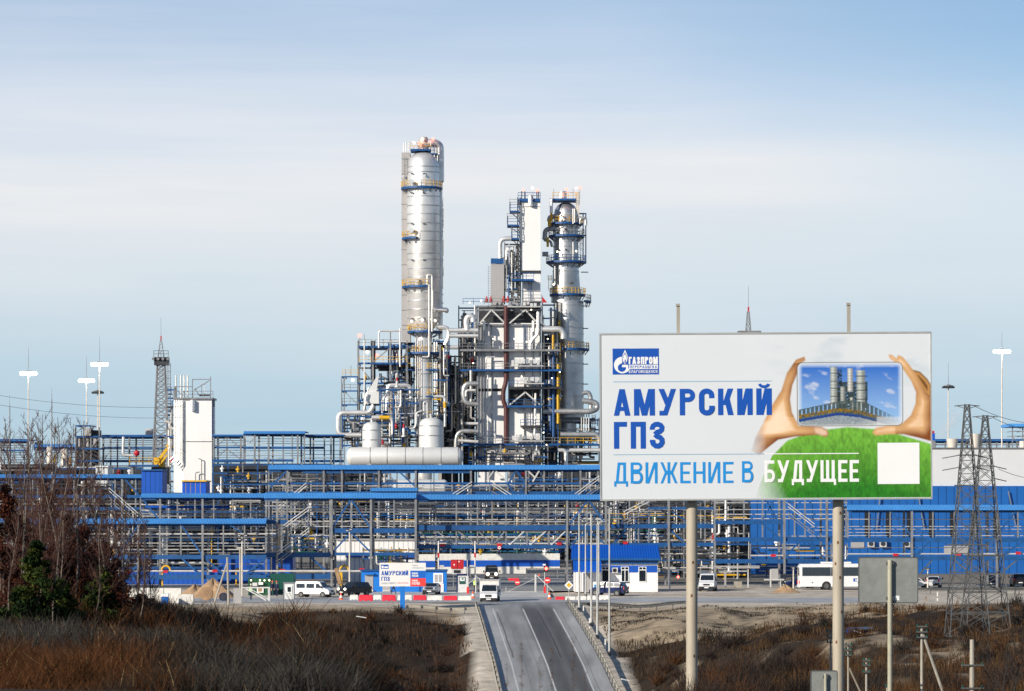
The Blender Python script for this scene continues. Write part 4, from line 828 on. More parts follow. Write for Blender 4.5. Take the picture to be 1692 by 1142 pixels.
loop('dark silver pipe bent into a letter C beside the left white cold box', [(790, 634), (768, 634), (765, 652), (770, 667), (790, 668)], 4.2, 595.5, 'pipe', [([(770, 655), (770, 645), (786, 645)], 'palepipe', 2.2, -.8), ([(768, 700), (790, 700)], 'palepipe', 2.6, .2), ([(752, 760), (754, 720), (762, 712), (790, 713)], 'pipe', 3.6, -2), ([(757, 728), (790, 730)], 'palepipe', 2.6, -2.2)])
pipework('dark bridge of pipes between the tallest column and the white cold boxes', 603, 728, 762, 585, 770, 80, 23, 6, dense=False, vert=.4, rmax=3)
pipework('jumble of pipes and blue decks behind the two upright drums', 590, 566, 690, 684, 742, 60, 24, 5, dense=False)
pipework('knot of dark pipes between the blue-decked tower and the tallest column', 599, 642, 684, 566, 700, 60, 26, 4, dense=False, vert=.5, rmax=2)
pipework('knot of pipes and valves at the foot of the stout column', 603, 926, 990, 690, 768, 60, 27, 5, dense=False, vert=.4, rmax=2.4)
pipework('cluster of thin pipes climbing beside the slim column foot', 597, 716, 742, 560, 700, 44, 28, 4, dense=False, vert=.6, rmax=1.6)
pipework('cluster of valves and lines before the white cold boxes, below their lowest deck', 592, 775, 905, 735, 770, 46, 29, 3, dense=False, vert=.4, rmax=1.6)
pipework('crowd of short lines between the two upright drums', 588, 628, 694, 640, 742, 60, 30, 4, dense=False, vert=.5, rmax=2)
pipework('dim pipe rack glimpsed behind the flask-shaped vessel', 604, 594, 690, 604, 700, 40, 25, 5, dense=False)
# ------------------------------------------------------------------ pipe racks, front to back
s35 = 35.1
# front rack at the left, low roof
pb = 'palepipe'
rack('low front pipe rack behind the birches, blue roof and bright white pipes', 402, 7, -60, 440, (857.5, 865.5), rng(18, 438, s35), (867, 917), [18, 124, 229, 335], None,
     [(917, 924, 'blue'), (950, 957, 'blue')], [(876, 1.6, pb), (882.5, 3, pb), (887.5, 3.2, pb), (897.5, 1.6, pb), (902.5, 2, 'pipe'), (908, 2, pb), (913.5, 1.8, 'pipe'), (943.5, 3.4, 'palepipe', -60, 700, .3), (892, 1.5, 'blue'), (932, 1.6, 'pipe'), (871, 1.3, 'blue')],
     [(300, 868, 334, 917, 'blue'), (334, 917, 300, 868, 'blue') if 0 else (340, 924, 372, 952, 'blue', 3), (300, 922, 330, 950, 'blue', 3), (240, 922, 210, 950, 'blue', 3), (195, 917, 229, 868, 'blue'), (404, 950, 440, 922, 'blue', 3), (90, 868, 124, 917, 'blue'), (60, 922, 30, 950, 'blue', 3), (380, 868, 400, 880, 'blue', 2)])
for i, x in enumerate((212, 273, 355, 462, 600)):
    pass
rack('front pipe rack with a sloping stair, left of the gate under the wide blue roof', 410, 8, 437, 688, (814.5, 823.5), [444, 474, 510, 545, 580, 616, 651, 686], (824, 915), [458, 548, 613, 687], None,
     [(913, 921, 'blue', 380, 548), (873, 881, 'blue', 545, 688), (913, 918, 'blue', 548, 688), (948, 957, 'blue', 408, 548), (859, 866, 'blue', 437, 475)],
     [(836, 1.8, pb), (840.5, 2.6, pb, 510, 688), (845, 2.4, pb, 510, 688), (855, 2, 'blue'), (861, 1.6, pb), (866, 2, 'pipe', 510, 688), (870, 1.6, pb), (876, 1.4, pb, 437, 460), (882, 2.6, pb, 437, 460), (887, 2.6, pb, 437, 460), (885, 1.8, pb, 510, 688), (897, 1.6, pb, 437, 458), (902, 2, 'pipe', 437, 458), (908, 1.8, pb, 437, 458), (912, 1.6, pb, 437, 458), (943.5, 3.2, 'palepipe', 380, 560, .3), (828, 1.2, 'pipe')],
     [(580, 825, 549, 872, 'blue', 2.8), (580, 825, 612, 872, 'blue', 2.8), (580, 880, 549, 913, 'blue', 2.6), (580, 880, 612, 912, 'blue', 2.6), (416, 948, 440, 920, 'blue', 3), (512, 920, 547, 950, 'blue', 3), (545, 815, 585, 850, 'blue', 1) if 0 else (600, 880, 612, 873, 'blue', 1.5)],
     [(458, 876, 511, 837), (458, 912, 511, 872)])
rack('front pipe rack bridging the gateway, blue roof and grey diagonal braces', 414, 9, 688, 1003, (817.5, 825.5), [690, 720, 754, 789, 813, 836, 871, 906, 939, 970], (826, 905), [687, 937, 1001], None,
     [(868, 876, 'blue'), (900.5, 906.5, 'blue'), (876, 878, 'darksteel')],
     [(833, 1.8, pb), (838.5, 2.6, 'pipe'), (843, 2.2, pb), (849, 1.4, 'steel'), (854, 2, 'blue'), (858.5, 1.8, pb), (863, 1.8, pb), (866.5, 1.6, 'pipe'), (884, 3.5, 'blue'), (898, 2.6, 'palepipe', 688, 1003, .2), (829, 1.2, 'pipe'), (891, 1.6, 'pipe')],
     [(692, 878, 716, 900, 'steel', 2), (722, 878, 752, 900, 'steel', 2), (757, 878, 786, 900, 'steel', 2), (791, 878, 812, 900, 'steel', 2), (834, 878, 815, 900, 'steel', 2), (868, 876, 840, 902, 'palepipe', 2), (904, 876, 874, 902, 'palepipe', 2), (936, 876, 909, 902, 'palepipe', 2), (972, 826, 941, 866, 'blue', 2.8), (972, 826, 1001, 866, 'blue', 2.8), (972, 876, 945, 898, 'blue', 2.4), (972, 876, 998, 898, 'blue', 2.4)])
rack('front pipe rack right of the flagpoles, yellow rails and half hidden by the billboard', 416, 9, 1003, 1182, (812, 822), [1022, 1040, 1055, 1072, 1104, 1137, 1165], (822, 900), [1005, 1105, 1181], None,
     [(866, 873, 'blue'), (897, 903, 'blue'), (838, 842, 'blue', 1070, 1182)], [(830, 1.6, pb), (836, 1.6, 'pipe'), (842, 2, pb), (852, 1.3, 'yellow'), (858, 1.3, 'yellow'), (863, 1.6, pb), (893, 2.6, 'palepipe'), (846, 1.6, 'pipe'), (908, 2, 'palepipe', 1090, 1200), (915, 2, 'palepipe', 1090, 1200), (926, 2.4, 'blue', 1090, 1205), (938, 2, 'palepipe', 1095, 1255)],
     [(1015, 897, 1034, 875, 'blue', 3), (1105, 874, 1130, 895, 'blue', 3), (1110, 845, 1135, 862, 'blue', 2)], [(1030, 846, 1072, 824)])
rack('pipe rack in front of the blue warehouse wall, grey handrails and a crossed brace', 410, 8, 1182, 1400, (808, 818), [1229, 1260, 1295, 1313, 1330, 1366, 1398], (818, 890), [1296, 1366], None,
     [(860, 866, 'blue', 1182, 1296), (888, 895, 'blue'), (924, 931, 'blue')], [(831, 1.6, pb), (842, 1.4, pb), (850, 2, pb), (857, 1.8, pb), (859, 1.5, pb, 1335, 1400), (871, 1.3, pb, 1335, 1400), (876, 1.3, pb, 1335, 1400), (886, 1.5, pb, 1300, 1400), (918, 2.6, 'palepipe', 1240, 1400, .2), (936, 2, 'palepipe', 1180, 1255)],
     [(1260, 858, 1284, 820, 'blue', 2.6), (1284, 858, 1262, 820, 'blue', 2.6), (1260, 866, 1290, 890, 'blue', 2.6), (1325, 893, 1304, 912, 'blue', 2.6), (1332, 893, 1358, 918, 'blue', 2.6)], [(1302, 832, 1346, 866)], roofback=False)
rack('pipe rack along the blue warehouse at the far right, evenly spaced grey posts', 404, 8, 1400, 1760, (834.5, 843), [1401, 1436, 1471, 1506.5, 1541.5, 1577, 1612, 1647, 1682, 1717], (843, 890), [1506.5, 1647], None,
     [(888.5, 896, 'blue'), (918.5, 926, 'blue')], [(858, 1.4, pb), (870, 1.3, pb), (874.5, 1.3, pb), (880, 1.3, pb), (885, 1.5, pb), (915.5, 2.6, 'palepipe', 1400, 1760, .2), (905, 1.2, 'pipe')],
     [(1473, 845, 1505, 884, 'blue', 2), (1680, 843, 1650, 880, 'blue', 2.4), (1684, 843, 1715, 880, 'blue', 2.4), (1535, 896, 1513, 918, 'blue', 3), (1690, 896, 1655, 918, 'blue', 3), (1520, 948, 1540, 926, 'galv', 2), (1658, 944, 1682, 924, 'galv', 2), (1578, 926, 1600, 945, 'galv', 2)])
# second and third rows
rack('middle pipe rack roofed along the foot of the cold boxes, thin blue mid beam', 476, 8, 443, 1000, (768.5, 776), [444, 474, 507, 535, 565, 595, 626, 656, 687, 717, 747, 778, 809, 839, 869, 899, 929, 959, 988], (777, 815), [475, 535, 565, 626, 687, 778, 869, 959], None,
     [(797, 800.5, 'blue'), (779, 782, 'blue', 500, 780), (812, 817, 'blue')], [(786, 1.4, pb, 500, 560), (793, 1.4, pb, 440, 560), (803, 1.5, pb), (808, 1.5, 'pipe'), (806, 1.2, pb, 500, 700), (830, 2, pb), (841, 2.4, 'pipe'), (852, 2, 'blue'), (846, 1.6, pb), (862, 2, pb)],
     [(475, 777, 447, 805, 'blue', 3), (656, 776, 686, 804, 'blue', 2.4), (853, 777, 839, 800, 'blue', 2.6), (853, 777, 868, 800, 'blue', 2.6), (839, 800, 850, 816, 'blue', 2.6), (868, 800, 858, 816, 'blue', 2.6), (640, 780, 625, 800, 'steel', 1.8), (640, 780, 655, 800, 'steel', 1.8), (817, 776, 838, 795, 'palepipe', 2), (817, 776, 804, 795, 'palepipe', 2), (870, 776, 885, 790, 'palepipe', 2.4), (892, 776, 880, 796, 'palepipe', 2.6)],
     [(458, 838, 506, 798), (748, 816, 780, 796), (812, 796, 846, 818), (950, 816, 990, 786)])
rack('short roofed pipe walkway behind the upper left of the front rack', 450, 5, 612, 690, (806.5, 812), [614, 640, 664, 688], (813, 830), [614, 688], None, [(815, 818, 'blue')], [(822, 1.4, pb)])
rack('front upper rack at the left, blue roof under the white box', 424, 8, 232, 440, (815.5, 822.5), [232, 264, 293, 322, 353, 384, 414, 440], (822, 860), [265, 335, 440], None,
     [(857, 860, 'blue'), (845, 847, 'blue')], [(834, 2.4, pb), (838, 5, 'hutblue', 240, 380), (843, 1.8, pb), (849, 2, 'pipe'), (853, 1.8, pb), (828, 1.2, 'pipe')], [(232, 820, 262, 858, 'blue', 2.8)], [(180, 806, 228, 848)])
rack('middle rack behind the birches with a blue roof beside the yellow machine', 455, 8, -60, 236, (784, 790), rng(20, 235, 34), (790, 860), [20, 88, 202], None, [(818, 823, 'blue'), (838, 843, 'blue')], [(800, 2, pb), (806, 2, 'pipe'), (828, 2, pb), (833, 2, pb), (848, 2, 'pipe')], [(205, 790, 236, 826, 'blue', 2.8), (100, 790, 70, 818, 'blue', 2.6)])
rack('far upper rack left of the drums, narrow blue roof and many thin pipes', 530, 9, 402, 504, (712.5, 717), [403, 421, 444, 468, 483, 492, 503], (717, 770), [421, 444, 492], None,
     [(738, 742, 'blue'), (759, 763, 'blue', 350, 485)], [(y, 1.1, q) for y, q in ((721, pb), (725, pb), (729, 'pipe'), (733, pb), (745, 'pipe'), (749, pb), (753, 'pipe'), (757, pb), (767, pb))], [(412, 733, 425, 718, 'steel', 1.3)], roofback=True)
rack('far rack of dark louvres and pale braces right of the white box', 540, 8, 350, 402, (718, 721), [353, 375, 398], (721, 820), [353, 398], None, [(719, 722, 'blue'), (738, 741, 'blue'), (760, 764, 'blue')],
     [(y, 1.2, 'pipe') for y in range(724, 759, 4)]+[(775, 2, pb), (780, 2, pb), (785, 2, 'blue'), (793, 2, 'blue'), (800, 1.6, pb), (806, 1.6, 'pipe')], [(355, 740, 375, 722, 'steel', 1.5), (375, 722, 397, 740, 'steel', 1.5), (355, 759, 375, 742, 'steel', 1.5), (375, 742, 397, 759, 'steel', 1.5), (362, 774, 373, 764, 'palepipe', 1.4), (380, 764, 391, 774, 'palepipe', 1.4)])
rack('far rack of thin pipes just left of the big looping pipe', 536, 8, 500, 568, (718, 720), [503, 513, 536, 547, 562], (720, 790), [513, 547], None, [(718, 720, 'blue'), (738, 742, 'blue', 500, 535), (760, 764, 'blue')], [(y, 1.1, q) for y, q in ((724, pb), (729, pb), (735, pb), (745, 'pipe'), (751, pb), (757, pb), (768, pb), (774, 'pipe'))])
rack('far dark louvred rack behind the lattice mast, thin blue cap', 560, 10, 168, 292, (718.5, 721.5), [171, 194, 214, 236, 258, 276], (721, 800), [171, 214, 258], None, [(718.5, 722, 'blue'), (738.5, 742, 'blue'), (760, 764, 'blue')], [(y, 1.3, 'pipe') for y in range(725, 759, 3)]+[(770, 2, pb), (778, 2, pb)])
rack('far blue capped rack at the left edge behind the light masts', 560, 10, -70, 46, (725.5, 729), [2, 24, 45], (729, 800), [2, 45], None, [(725.5, 729, 'blue'), (743, 746, 'blue')], [(y, 1.3, 'pipe') for y in range(732, 770, 4)], [(30, 735, 18, 750, 'steel', 1.4)])
rack('far low blue roof between the bare birches and the steel stair tower', 556, 8, 56, 128, (734, 739), [60, 92, 126], (739, 800), [60, 126], None, [(742, 745, 'blue')], [(748, 1.4, pb), (756, 1.4, 'pipe'), (764, 1.4, pb)])
rack('far blue capped rack on the skyline above the grey warehouse', 640, 10, 1520, 1760, (725.5, 728.5), rng(1545, 1750, 17), (728, 742), [1545, 1610, 1680], 742, [(725.5, 728.5, 'blue'), (734, 736, 'steel')], [(731, 1.2, 'steel')])
# backdrop process pipework filling the depth between the racks
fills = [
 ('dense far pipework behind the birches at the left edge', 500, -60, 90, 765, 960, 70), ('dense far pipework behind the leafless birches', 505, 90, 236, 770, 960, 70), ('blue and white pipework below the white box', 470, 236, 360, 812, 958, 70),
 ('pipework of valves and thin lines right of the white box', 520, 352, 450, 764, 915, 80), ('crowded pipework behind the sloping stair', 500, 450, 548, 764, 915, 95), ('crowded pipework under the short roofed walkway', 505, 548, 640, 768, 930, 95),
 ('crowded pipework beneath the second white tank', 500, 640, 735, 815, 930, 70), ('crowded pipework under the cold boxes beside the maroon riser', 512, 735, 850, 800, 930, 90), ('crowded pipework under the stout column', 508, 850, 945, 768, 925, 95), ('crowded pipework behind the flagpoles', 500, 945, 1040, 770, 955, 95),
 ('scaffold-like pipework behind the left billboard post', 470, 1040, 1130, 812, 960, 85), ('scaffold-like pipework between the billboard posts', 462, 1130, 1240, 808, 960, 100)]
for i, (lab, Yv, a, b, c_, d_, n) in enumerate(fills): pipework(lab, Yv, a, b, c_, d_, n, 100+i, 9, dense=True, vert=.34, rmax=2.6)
for i, (lab, Yv, a, b, c_, d_, n) in enumerate((('low row of pale manifolds and green valves under the front rack, left of the gate', 432, 600, 690, 905, 935, 40), ('low pipe row under the gateway rack with a grey girder', 445, 690, 935, 878, 915, 50), ('yellow railed pumps behind the sloping stair', 430, 480, 548, 882, 915, 40), ('yellow and white pump row behind the guardhouse roof', 440, 940, 1100, 845, 905, 50), ('dark pump row under the warehouse rack', 440, 1240, 1400, 898, 955, 30))):
    pipework(lab, Yv, a, b, c_, d_, n, 200+i, 5, dense=False, mats=['pipe', 'palepipe', 'palepipe', 'yellow', 'darksteel', 'blue', 'greenbox'], vert=.5, rmax=1.6)
# sheds seen between the pipes
def shed(label, x0, x1, y0, y1, Y, m, d=6, roof=None, door=None, cat='shed', name='shed'):
    g = thing(name, label, cat, (Xp((x0+x1)/2, Y), Y, Zp(y1, Y))); pbox(g, 'wall', m, x0, y0, x1, y1, Y, d)
    pbox(g, 'roof', roof or m, x0-1, y0-2.4, x1+1, y0, Y-.3, d+.6)
    for x in np.arange(x0+6, x1-2, 8): pbox(g, 'wall_seam', roof or 'blue', x-.25, y0, x+.25, y1, Y-.03, .03)
    if door: pbox(g, 'door', 'greypanel', *door, Y-.06, .1)
    return g
shed('blue clad shed half hidden behind the green containers', 362, 484, 922, 968, 440, 'hutblue', roof='blue'); shed('white clad shed behind the tall lamp, under the front rack', 556, 690, 893, 962, 470, 'white', roof='greypanel'); shed('pale grey shed with a blue band behind the sign of the plant', 572, 688, 921, 966, 448, 'white', roof='hutblue')
shed('blue shed glimpsed under the front rack behind the sand heap', 200, 360, 940, 985, 430, 'hutblue', roof='blue')
shed('white panelled shed behind the birches near the yellow machine', 158, 178, 772, 800, 470, 'tank'); shed('small blue shed with a yellow roof at the foot of the white box', 301, 340, 796, 828, 430, 'hutblue', roof='yellow'); shed('blue cabin with a peaked top left of the white box', 234, 268, 778, 815, 440, 'hutblue', roof='blue')
# white box with its own gear at the left
G = thing('cold_box', 'single tall white cold box standing apart at the left, thin vent stacks on its roof', 'cold box', (Xp(320, 545), 545, 0))
pbox(G, 'panel_wall', 'white', 303, 659, 350, 917, 545, 6); pbox(G, 'side_panel', 'white', 287, 664, 303.2, 917, 545.6, 5); pbox(G, 'panel_seam', 'steel', 302, 729, 351, 730, 544.9, .1)
platform(G, 286, 352, 657, 544.6, 6.8, 3, 'steel', 'steel'); railing(G, 286, 352, 657, 551, 'steel')
for x in (291, 299, 304.5, 310): ppipe(G, 'vent_stack', 'palepipe', [(x, 620), (x, 660)], 1.2, 547, n=8)
for xa, ya, xb, yb in ((287, 639, 318, 639), (318, 627, 348, 627), (318, 627, 318, 657), (348, 622, 348, 657), (290, 639, 290, 657), (320, 645, 346, 629), (289, 642, 303, 655), (322, 642, 330, 655)): pbar(G, 'frame_bar', 'steel', xa, ya, xb, yb, 545.5, 1.3)
for x in (333, 338): ppipe(G, 'vent_stack', 'palepipe', [(x, 632), (x, 655)], .6, 547, n=6)
MB().lathe(Xp(318, 544.5), 544.5, [(.02, -1), (.4, -.9), (.4, .9), (.02, 1)], 12, z0=Zp(670, 544.5)).build('vent_drum', 'clad', G, smooth=True)
for i, x in enumerate((289, 292, 295, 298, 301)): ppipe(G, 'side_pipe', 'clad', [(x, 661), (x, 752+i*4), (x-8, 760+i*4)], 1.1, 544.6)
pbox(G, 'winch_box', 'steel', 349, 659, 354, 672, 545.5, 1.5); pbox(G, 'corner_post', 'blue', 350.5, 665, 352.5, 830, 546, .3); ppipe(G, 'standpipe', 'steel', [(333, 800), (333, 759), (328, 758)], .8, 544.5); ppipe(G, 'standpipe', 'steel', [(323, 800), (323, 781), (330, 780)], .8, 544.4)
for k in range(7): hung(G, 'winch', 330+k*2.5, 653, 546, .22, 'steel')
pipework('stack of dark pipes and a caged ladder beside the lone white box', 546, 276, 288, 640, 815, 26, 31, 4, dense=False, vert=.6, rmax=1.5)
def lattice_mast(name, label, cx, y0, y1, w0, w1, Y, n, m='galv', cat='mast', zb=None, lw=1.1, arms=None, group=None):
    """four-legged lattice mast, w0 wide at the top and w1 at the foot (photograph pixels)"""
    s = Y/F; x = Xp(cx, Y); zt = Zp(y0, Y); zb = Zp(y1, Y) if zb is None else zb
    g = thing(name, label, cat, (x, Y, zb), group); t = lw*s
    def cor(f, i): h = (w0+(w1-w0)*(f if not callable(f) else 0))*s/2; return (x+(-h, h, h, -h)[i], Y+(-h, -h, h, h)[i], zt+(zb-zt)*f)
    for i in range(4): MB().bar(cor(0, i), cor(1, i), t*1.25).build('leg', m, g)
    fs = [0]; step = 1.0
    for k in range(n): fs.append(fs[-1]+step); step *= 1.06
    fs = [f/fs[-1] for f in fs]
    for k in range(n):
        b = MB()
        for i in range(4):
            j = (i+1) % 4; b.bar(cor(fs[k], i), cor(fs[k+1], j), t*.7); b.bar(cor(fs[k], j), cor(fs[k+1], i), t*.7); b.bar(cor(fs[k+1], i), cor(fs[k+1], j), t*.7)
        b.build('lattice_panel', m, g)
    return g, x
g, x = lattice_mast('lightning_mast', 'blue grey lattice mast with a square deck and red tip beside the lone white box', 266, 603, 917, 12, 38, 556, 22, 'steel', lw=1.4)
pbox(g, 'deck', 'darksteel', 254.5, 590, 277.5, 603, 554.8, 2.6); railing(g, 254, 278, 590, 554.6, 'darksteel')
for k in range(4): pbox(g, 'floodlight', 'steel', 251+k*8, 591, 255+k*8, 595, 554.4, .4)
b = MB()
for i in (-1, 1): b.bar((x+i*.5, 555.5, Zp(590, 556)), (x+i*.12, 556, Zp(562, 556)), .1); b.bar((x+i*.5, 556.5, Zp(590, 556)), (x+i*.12, 556, Zp(562, 556)), .1)
for y in (584, 578, 572, 567): b.bar((x-.4*(y-556)/34, 555.7, Zp(y, 556)), (x+.4*(y-556)/34, 555.7, Zp(y-5, 556)), .07)
b.build('top_mast', 'steel', g); pbox(g, 'red_tip', 'red', 265, 555, 267, 562.5, 555.9, .2); pbox(g, 'lightning_rod', 'steel', 265.7, 525, 266.3, 555, 556, .06); ladder(g, 279, 600, 800, 555, 'steel')
for y in (650, 672, 678): platform(g, 275, 283, y, 554.5, 2, 2, 'blue', 'blue')
# the mast that shows above the billboard
g, x = lattice_mast('lightning_mast', 'thin lattice mast with a red tip showing above the billboard', 1236.5, 515, 548, 3.4, 9, 560, 5, 'steel', lw=1.0, zb=Zp(552, 560))
g.location.z = g.location.z
lower = MB(); s = 560/F
for i in (-1, 1):
    for j in (-1, 1): lower.bar((x+i*9*s, 560+j*9*s, Zp(552, 560)), (x+i*22*s, 560+j*22*s, 0), .22)
lower.build('mast_base', 'steel', g); pbox(g, 'deck', 'steel', 1220, 546.5, 1258, 551.5, 558.5, 3); pbox(g, 'red_tip', 'red', 1235.5, 507, 1238, 515, 559.8, .25); pbox(g, 'lightning_rod', 'steel', 1236.3, 473, 1236.9, 507, 559.9, .06)
# high light masts
def light_mast(label, cx, y0, yl, yb, Y, lit, w=2.2, span=13.5):
    g = thing('light_mast', label, 'light mast', (Xp(cx, Y), Y, 0), 'tall light masts around the plant'); s = Y/F; x = Xp(cx, Y)
    MB().tube([(x, Y, 0), (x, Y, Zp(yl-3, Y))], w*s*.62, 10, w*s*.42).build('pole', 'mastwhite', g, smooth=True); MB().tube([(x, Y, Zp(yl-4, Y)), (x, Y, Zp(y0, Y))], .05, 5, .02).build('lightning_rod', 'steel', g)
    MB().lathe(x, Y, [(span*s*.9, Zp(yl-3, Y)), (span*s*.9, Zp(yl-2, Y)), (.25, Zp(yl-4.5, Y))], 16).build('lamp_ring', 'steel', g)
    for k in range(10):
        a = 2*math.pi*(k+.5)/10; cx_, cy_ = x+math.sin(a)*span*s*.84, Y-math.cos(a)*span*s*.84; h = span*s*.25
        if lit: MB().lathe(cx_, cy_, [(.02, -2.8*s), (h*.7, -2.4*s), (h, 0), (h*.7, 2.2*s), (.02, 2.4*s)], 10, z0=Zp(yl, Y)).build('floodlight', 'lampglow', g)
        else: MB().box(cx_-.3, cy_-.3, Zp(yl+1.5, Y), cx_+.3, cy_+.3, Zp(yl-1.5, Y)).build('floodlight', 'darksteel', g)
light_mast('lit light mast nearest the left edge, standing alone', 47, 573, 617, 900, 560, True); light_mast('lit light mast with the lowest lamps, left of the steel stair tower', 143, 588, 629, 900, 590, True, 2, 12.5); light_mast('lit light mast with the tallest lamps on the left side', 164.5, 555, 602, 900, 580, True, 2.4, 13.5)
light_mast('unlit thin light mast just behind the tallest lit mast at the left', 161.5, 625, 649, 900, 640, False, 1.8, 9); light_mast('lit light mast at the right edge above the grey warehouse', 1655.5, 548, 581, 900, 545, True, 2.4, 13.5); light_mast('unlit light mast beside the steam at the right of the billboard', 1567, 598, 640, 900, 600, False, 2.2, 9)
for lab, x, y0, y1 in (('thin grey lightning rod leftmost on the skyline', 16, 653, 840), ('thin grey lightning rod between the bare birch tops', 85.5, 641, 840)):
    g = thing('lightning_rod', lab, 'lightning rod', (Xp(x, 540), 540, 0)); MB().tube([(Xp(x, 540), 540, 0), W(x, y0+18, 540)], .16, 8, .09).build('pole', 'steel', g); MB().tube([W(x, y0+19, 540), W(x, y0, 540)], .04, 5, .02).build('tip', 'steel', g)
# stair tower and odd gear at the far left
G = thing('stair_tower', 'dark steel stair tower with blue decks and an open blue top frame, behind the birches', 'stair tower', (Xp(145, 550), 550, 0))
grid_frame(G, [125, 138, 150, 164], 706, 917, 550, 7, [720, 740, 760, 785], bh=3, wd=2.0); grid_frame(G, [125, 150], 702, 722, 550, 7, [702.5], bh=2.5, wd=1.4, braces=False); pbox(G, 'cabinet', 'greypanel', 140, 708, 150, 720, 549.6, 3); pbox(G, 'cabinet', 'darksteel', 152, 711, 164, 720, 551, 3); pbox(G, 'core', 'darksteel', 127, 722, 163, 800, 555, 1.5)
for x in (129, 143, 156): pbox(G, 'cladding', 'greypanel', x-3, 724, x+3, 738, 550.3, .2)
for lab, x, y0, y1, r in (('pale upright tank with a yellow pipe, left one behind the birches', 82, 737, 790, 5), ('pale upright tank with an orange valve, right one behind the birches', 107, 741, 790, 6.5)):
    g = thing('upright_tank', lab, 'tank', (Xp(x, 530), 530, 0)); shell(g, x, [(0, y0), (r*.8, y0+1), (r, y0+4), (r, 917)], 530, 'mastwhite', [(y0+16, r), (y0+30, r)], 'tank_shell', 20); ppipe(g, 'pipe', 'yellow', [(x+r+3, y0+14), (x+r+3, y0+26), (x+r, y0+26)], 1.6, 528)
g = thing('crane', 'yellow crane machine with a red drum in front of the lattice mast', 'crane', (Xp(262, 500), 500, Zp(800, 500))); pbox(g, 'cab', 'yellow', 254, 756, 270, 772, 500, 3); pbar(g, 'boom', 'yellow', 256, 768, 276, 742, 499.5, 5); pbar(g, 'boom', 'yellow', 262, 770, 276, 752, 499.5, 3); pbox(g, 'chassis', 'darksteel', 250, 772, 276, 800, 500, 4); hung(g, 'cable_drum', 226, 749, 500, .5, 'red')
platform(g, 214, 262, 768, 499, 4, 3, 'blue', 'yellow'); pbox(g, 'stand', 'steel', 216, 771, 220, 800, 500, 3); ppipe(g, 'pipe', 'palepipe', [(204, 722), (203, 752), (220, 753)], 2.2, 501)
for lab, cx, y0, y1, r0, r1, Yv in (('round grey drum cap above the dark louvred rack', 249, 709, 720, 9, 9, 580),):
    g = thing('vent_cap', lab, 'vent', (Xp(cx, Yv), Yv, Zp(y1, Yv))); s = Yv/F; MB().lathe(Xp(cx, Yv), Yv, [(r1*s, Zp(y1+2, Yv)), (r0*s, Zp(y0, Yv)), (r0*s*.9, Zp(y0, Yv)), (.05, Zp(y0+1, Yv))], 24).build('cap_shell', 'greypanel', g, smooth=True)
# the big warehouse at the right
Yw = 500
G = thing('warehouse', 'long warehouse with a pale grey upper wall and blue lower cladding behind the billboard', 'warehouse', (Xp(1450, Yw), Yw, 0))
pbox(G, 'upper_wall', 'greywall' if 'greywall' in M_ else 'white', 1230, 741, 1800, 803, Yw, 60); pbox(G, 'lower_wall', 'bluewall', 1180, 803, 1800, 949, Yw-.4, 60.5)
pbox(G, 'roof_edge', 'steel', 1228, 739.5, 1802, 741.2, Yw-.3, 60.6)
for k in range(48):
    xx = 1186+k*13; pbox(G, 'wall_seam', 'blue', xx-.35, 804, xx+.35, 948, Yw-.46, .05)
for xa, ya, xb, yb in ((1455, 812, 1448, 876), (1518, 822, 1527, 874), (1666, 812, 1678, 868), (1395, 815, 1390, 870)): pbar(G, 'rain_pipe', 'steel', xa, ya, xb, yb, Yw-.8, 1.6)
for k, x in enumerate((1432, 1467, 1502, 1538, 1573, 1608, 1645)): pbox(G, 'wall_pier', 'black', x-3, 846, x+2, 886, Yw-.9, .5)
for x0, y0, x1, y1 in ((1406, 894, 1428, 906), (1300, 899, 1318, 908), (1560, 902, 1600, 914)): pbox(G, 'window', 'greypanel', x0, y0, x1, y1, Yw-.55, .2)
for x in (1434, 1454, 1493):
    u = pbox(G, 'air_conditioner', 'palepipe', x, 893, x+11, 904, Yw-1.2, .7); p = W(x+5, 898.5, Yw-1.25); MB().tube([(p[0], p[1]-.04, p[2]), (p[0], p[1]+.04, p[2])], .36, 14).build('fan', 'darksteel', u)
for lab, cx, y0, y1, r0, r1 in (('wide flared pale chimney pot left of the twin pylons', 1573.5, 725, 741, 10, 7.6), ('taller flared pale chimney pot between the twin pylons', 1611, 717, 741, 9.5, 7), ('small pale chimney pot at the right edge of the warehouse roof', 1690, 729, 741, 6, 5.4)):
    g = thing('roof_chimney', lab, 'chimney', (Xp(cx, 512), 512, Zp(741, 512))); s = 512/F; MB().lathe(Xp(cx, 512), 512, [(r1*s, Zp(y1+1, 512)), (r0*s, Zp(y0, 512)), (r0*s*.88, Zp(y0, 512)), (r1*s*.8, Zp(y1-6, 512))], 24).build('pot', 'mastwhite', g, smooth=True)
G = thing('steel_frame_shelter', 'open steel rooftop frame with a blue roof at the right edge of the warehouse', 'roof frame', (Xp(1690, 520), 520, Zp(741, 520))); grid_frame(G, [1673, 1690, 1712], 703, 741, 520, 6, [712, 720], wd=1.6, bh=1.4, bm='steel'); pbox(G, 'roof', 'blueroof', 1668, 700, 1730, 705, 519, 9)
g = thing('roof_cabin', 'tiny red and blue cabin on the warehouse roof beside the billboard edge', 'cabin', (Xp(1541, 505), 505, Zp(741, 505))); pbox(g, 'cabin_wall', 'hutblue', 1536, 716, 1545, 728, 505, 1.5); pbox(g, 'base', 'steel', 1536, 728, 1545, 741, 505, 1.4); pbox(g, 'cap', 'red', 1538, 712, 1544, 716, 505, 1.2)
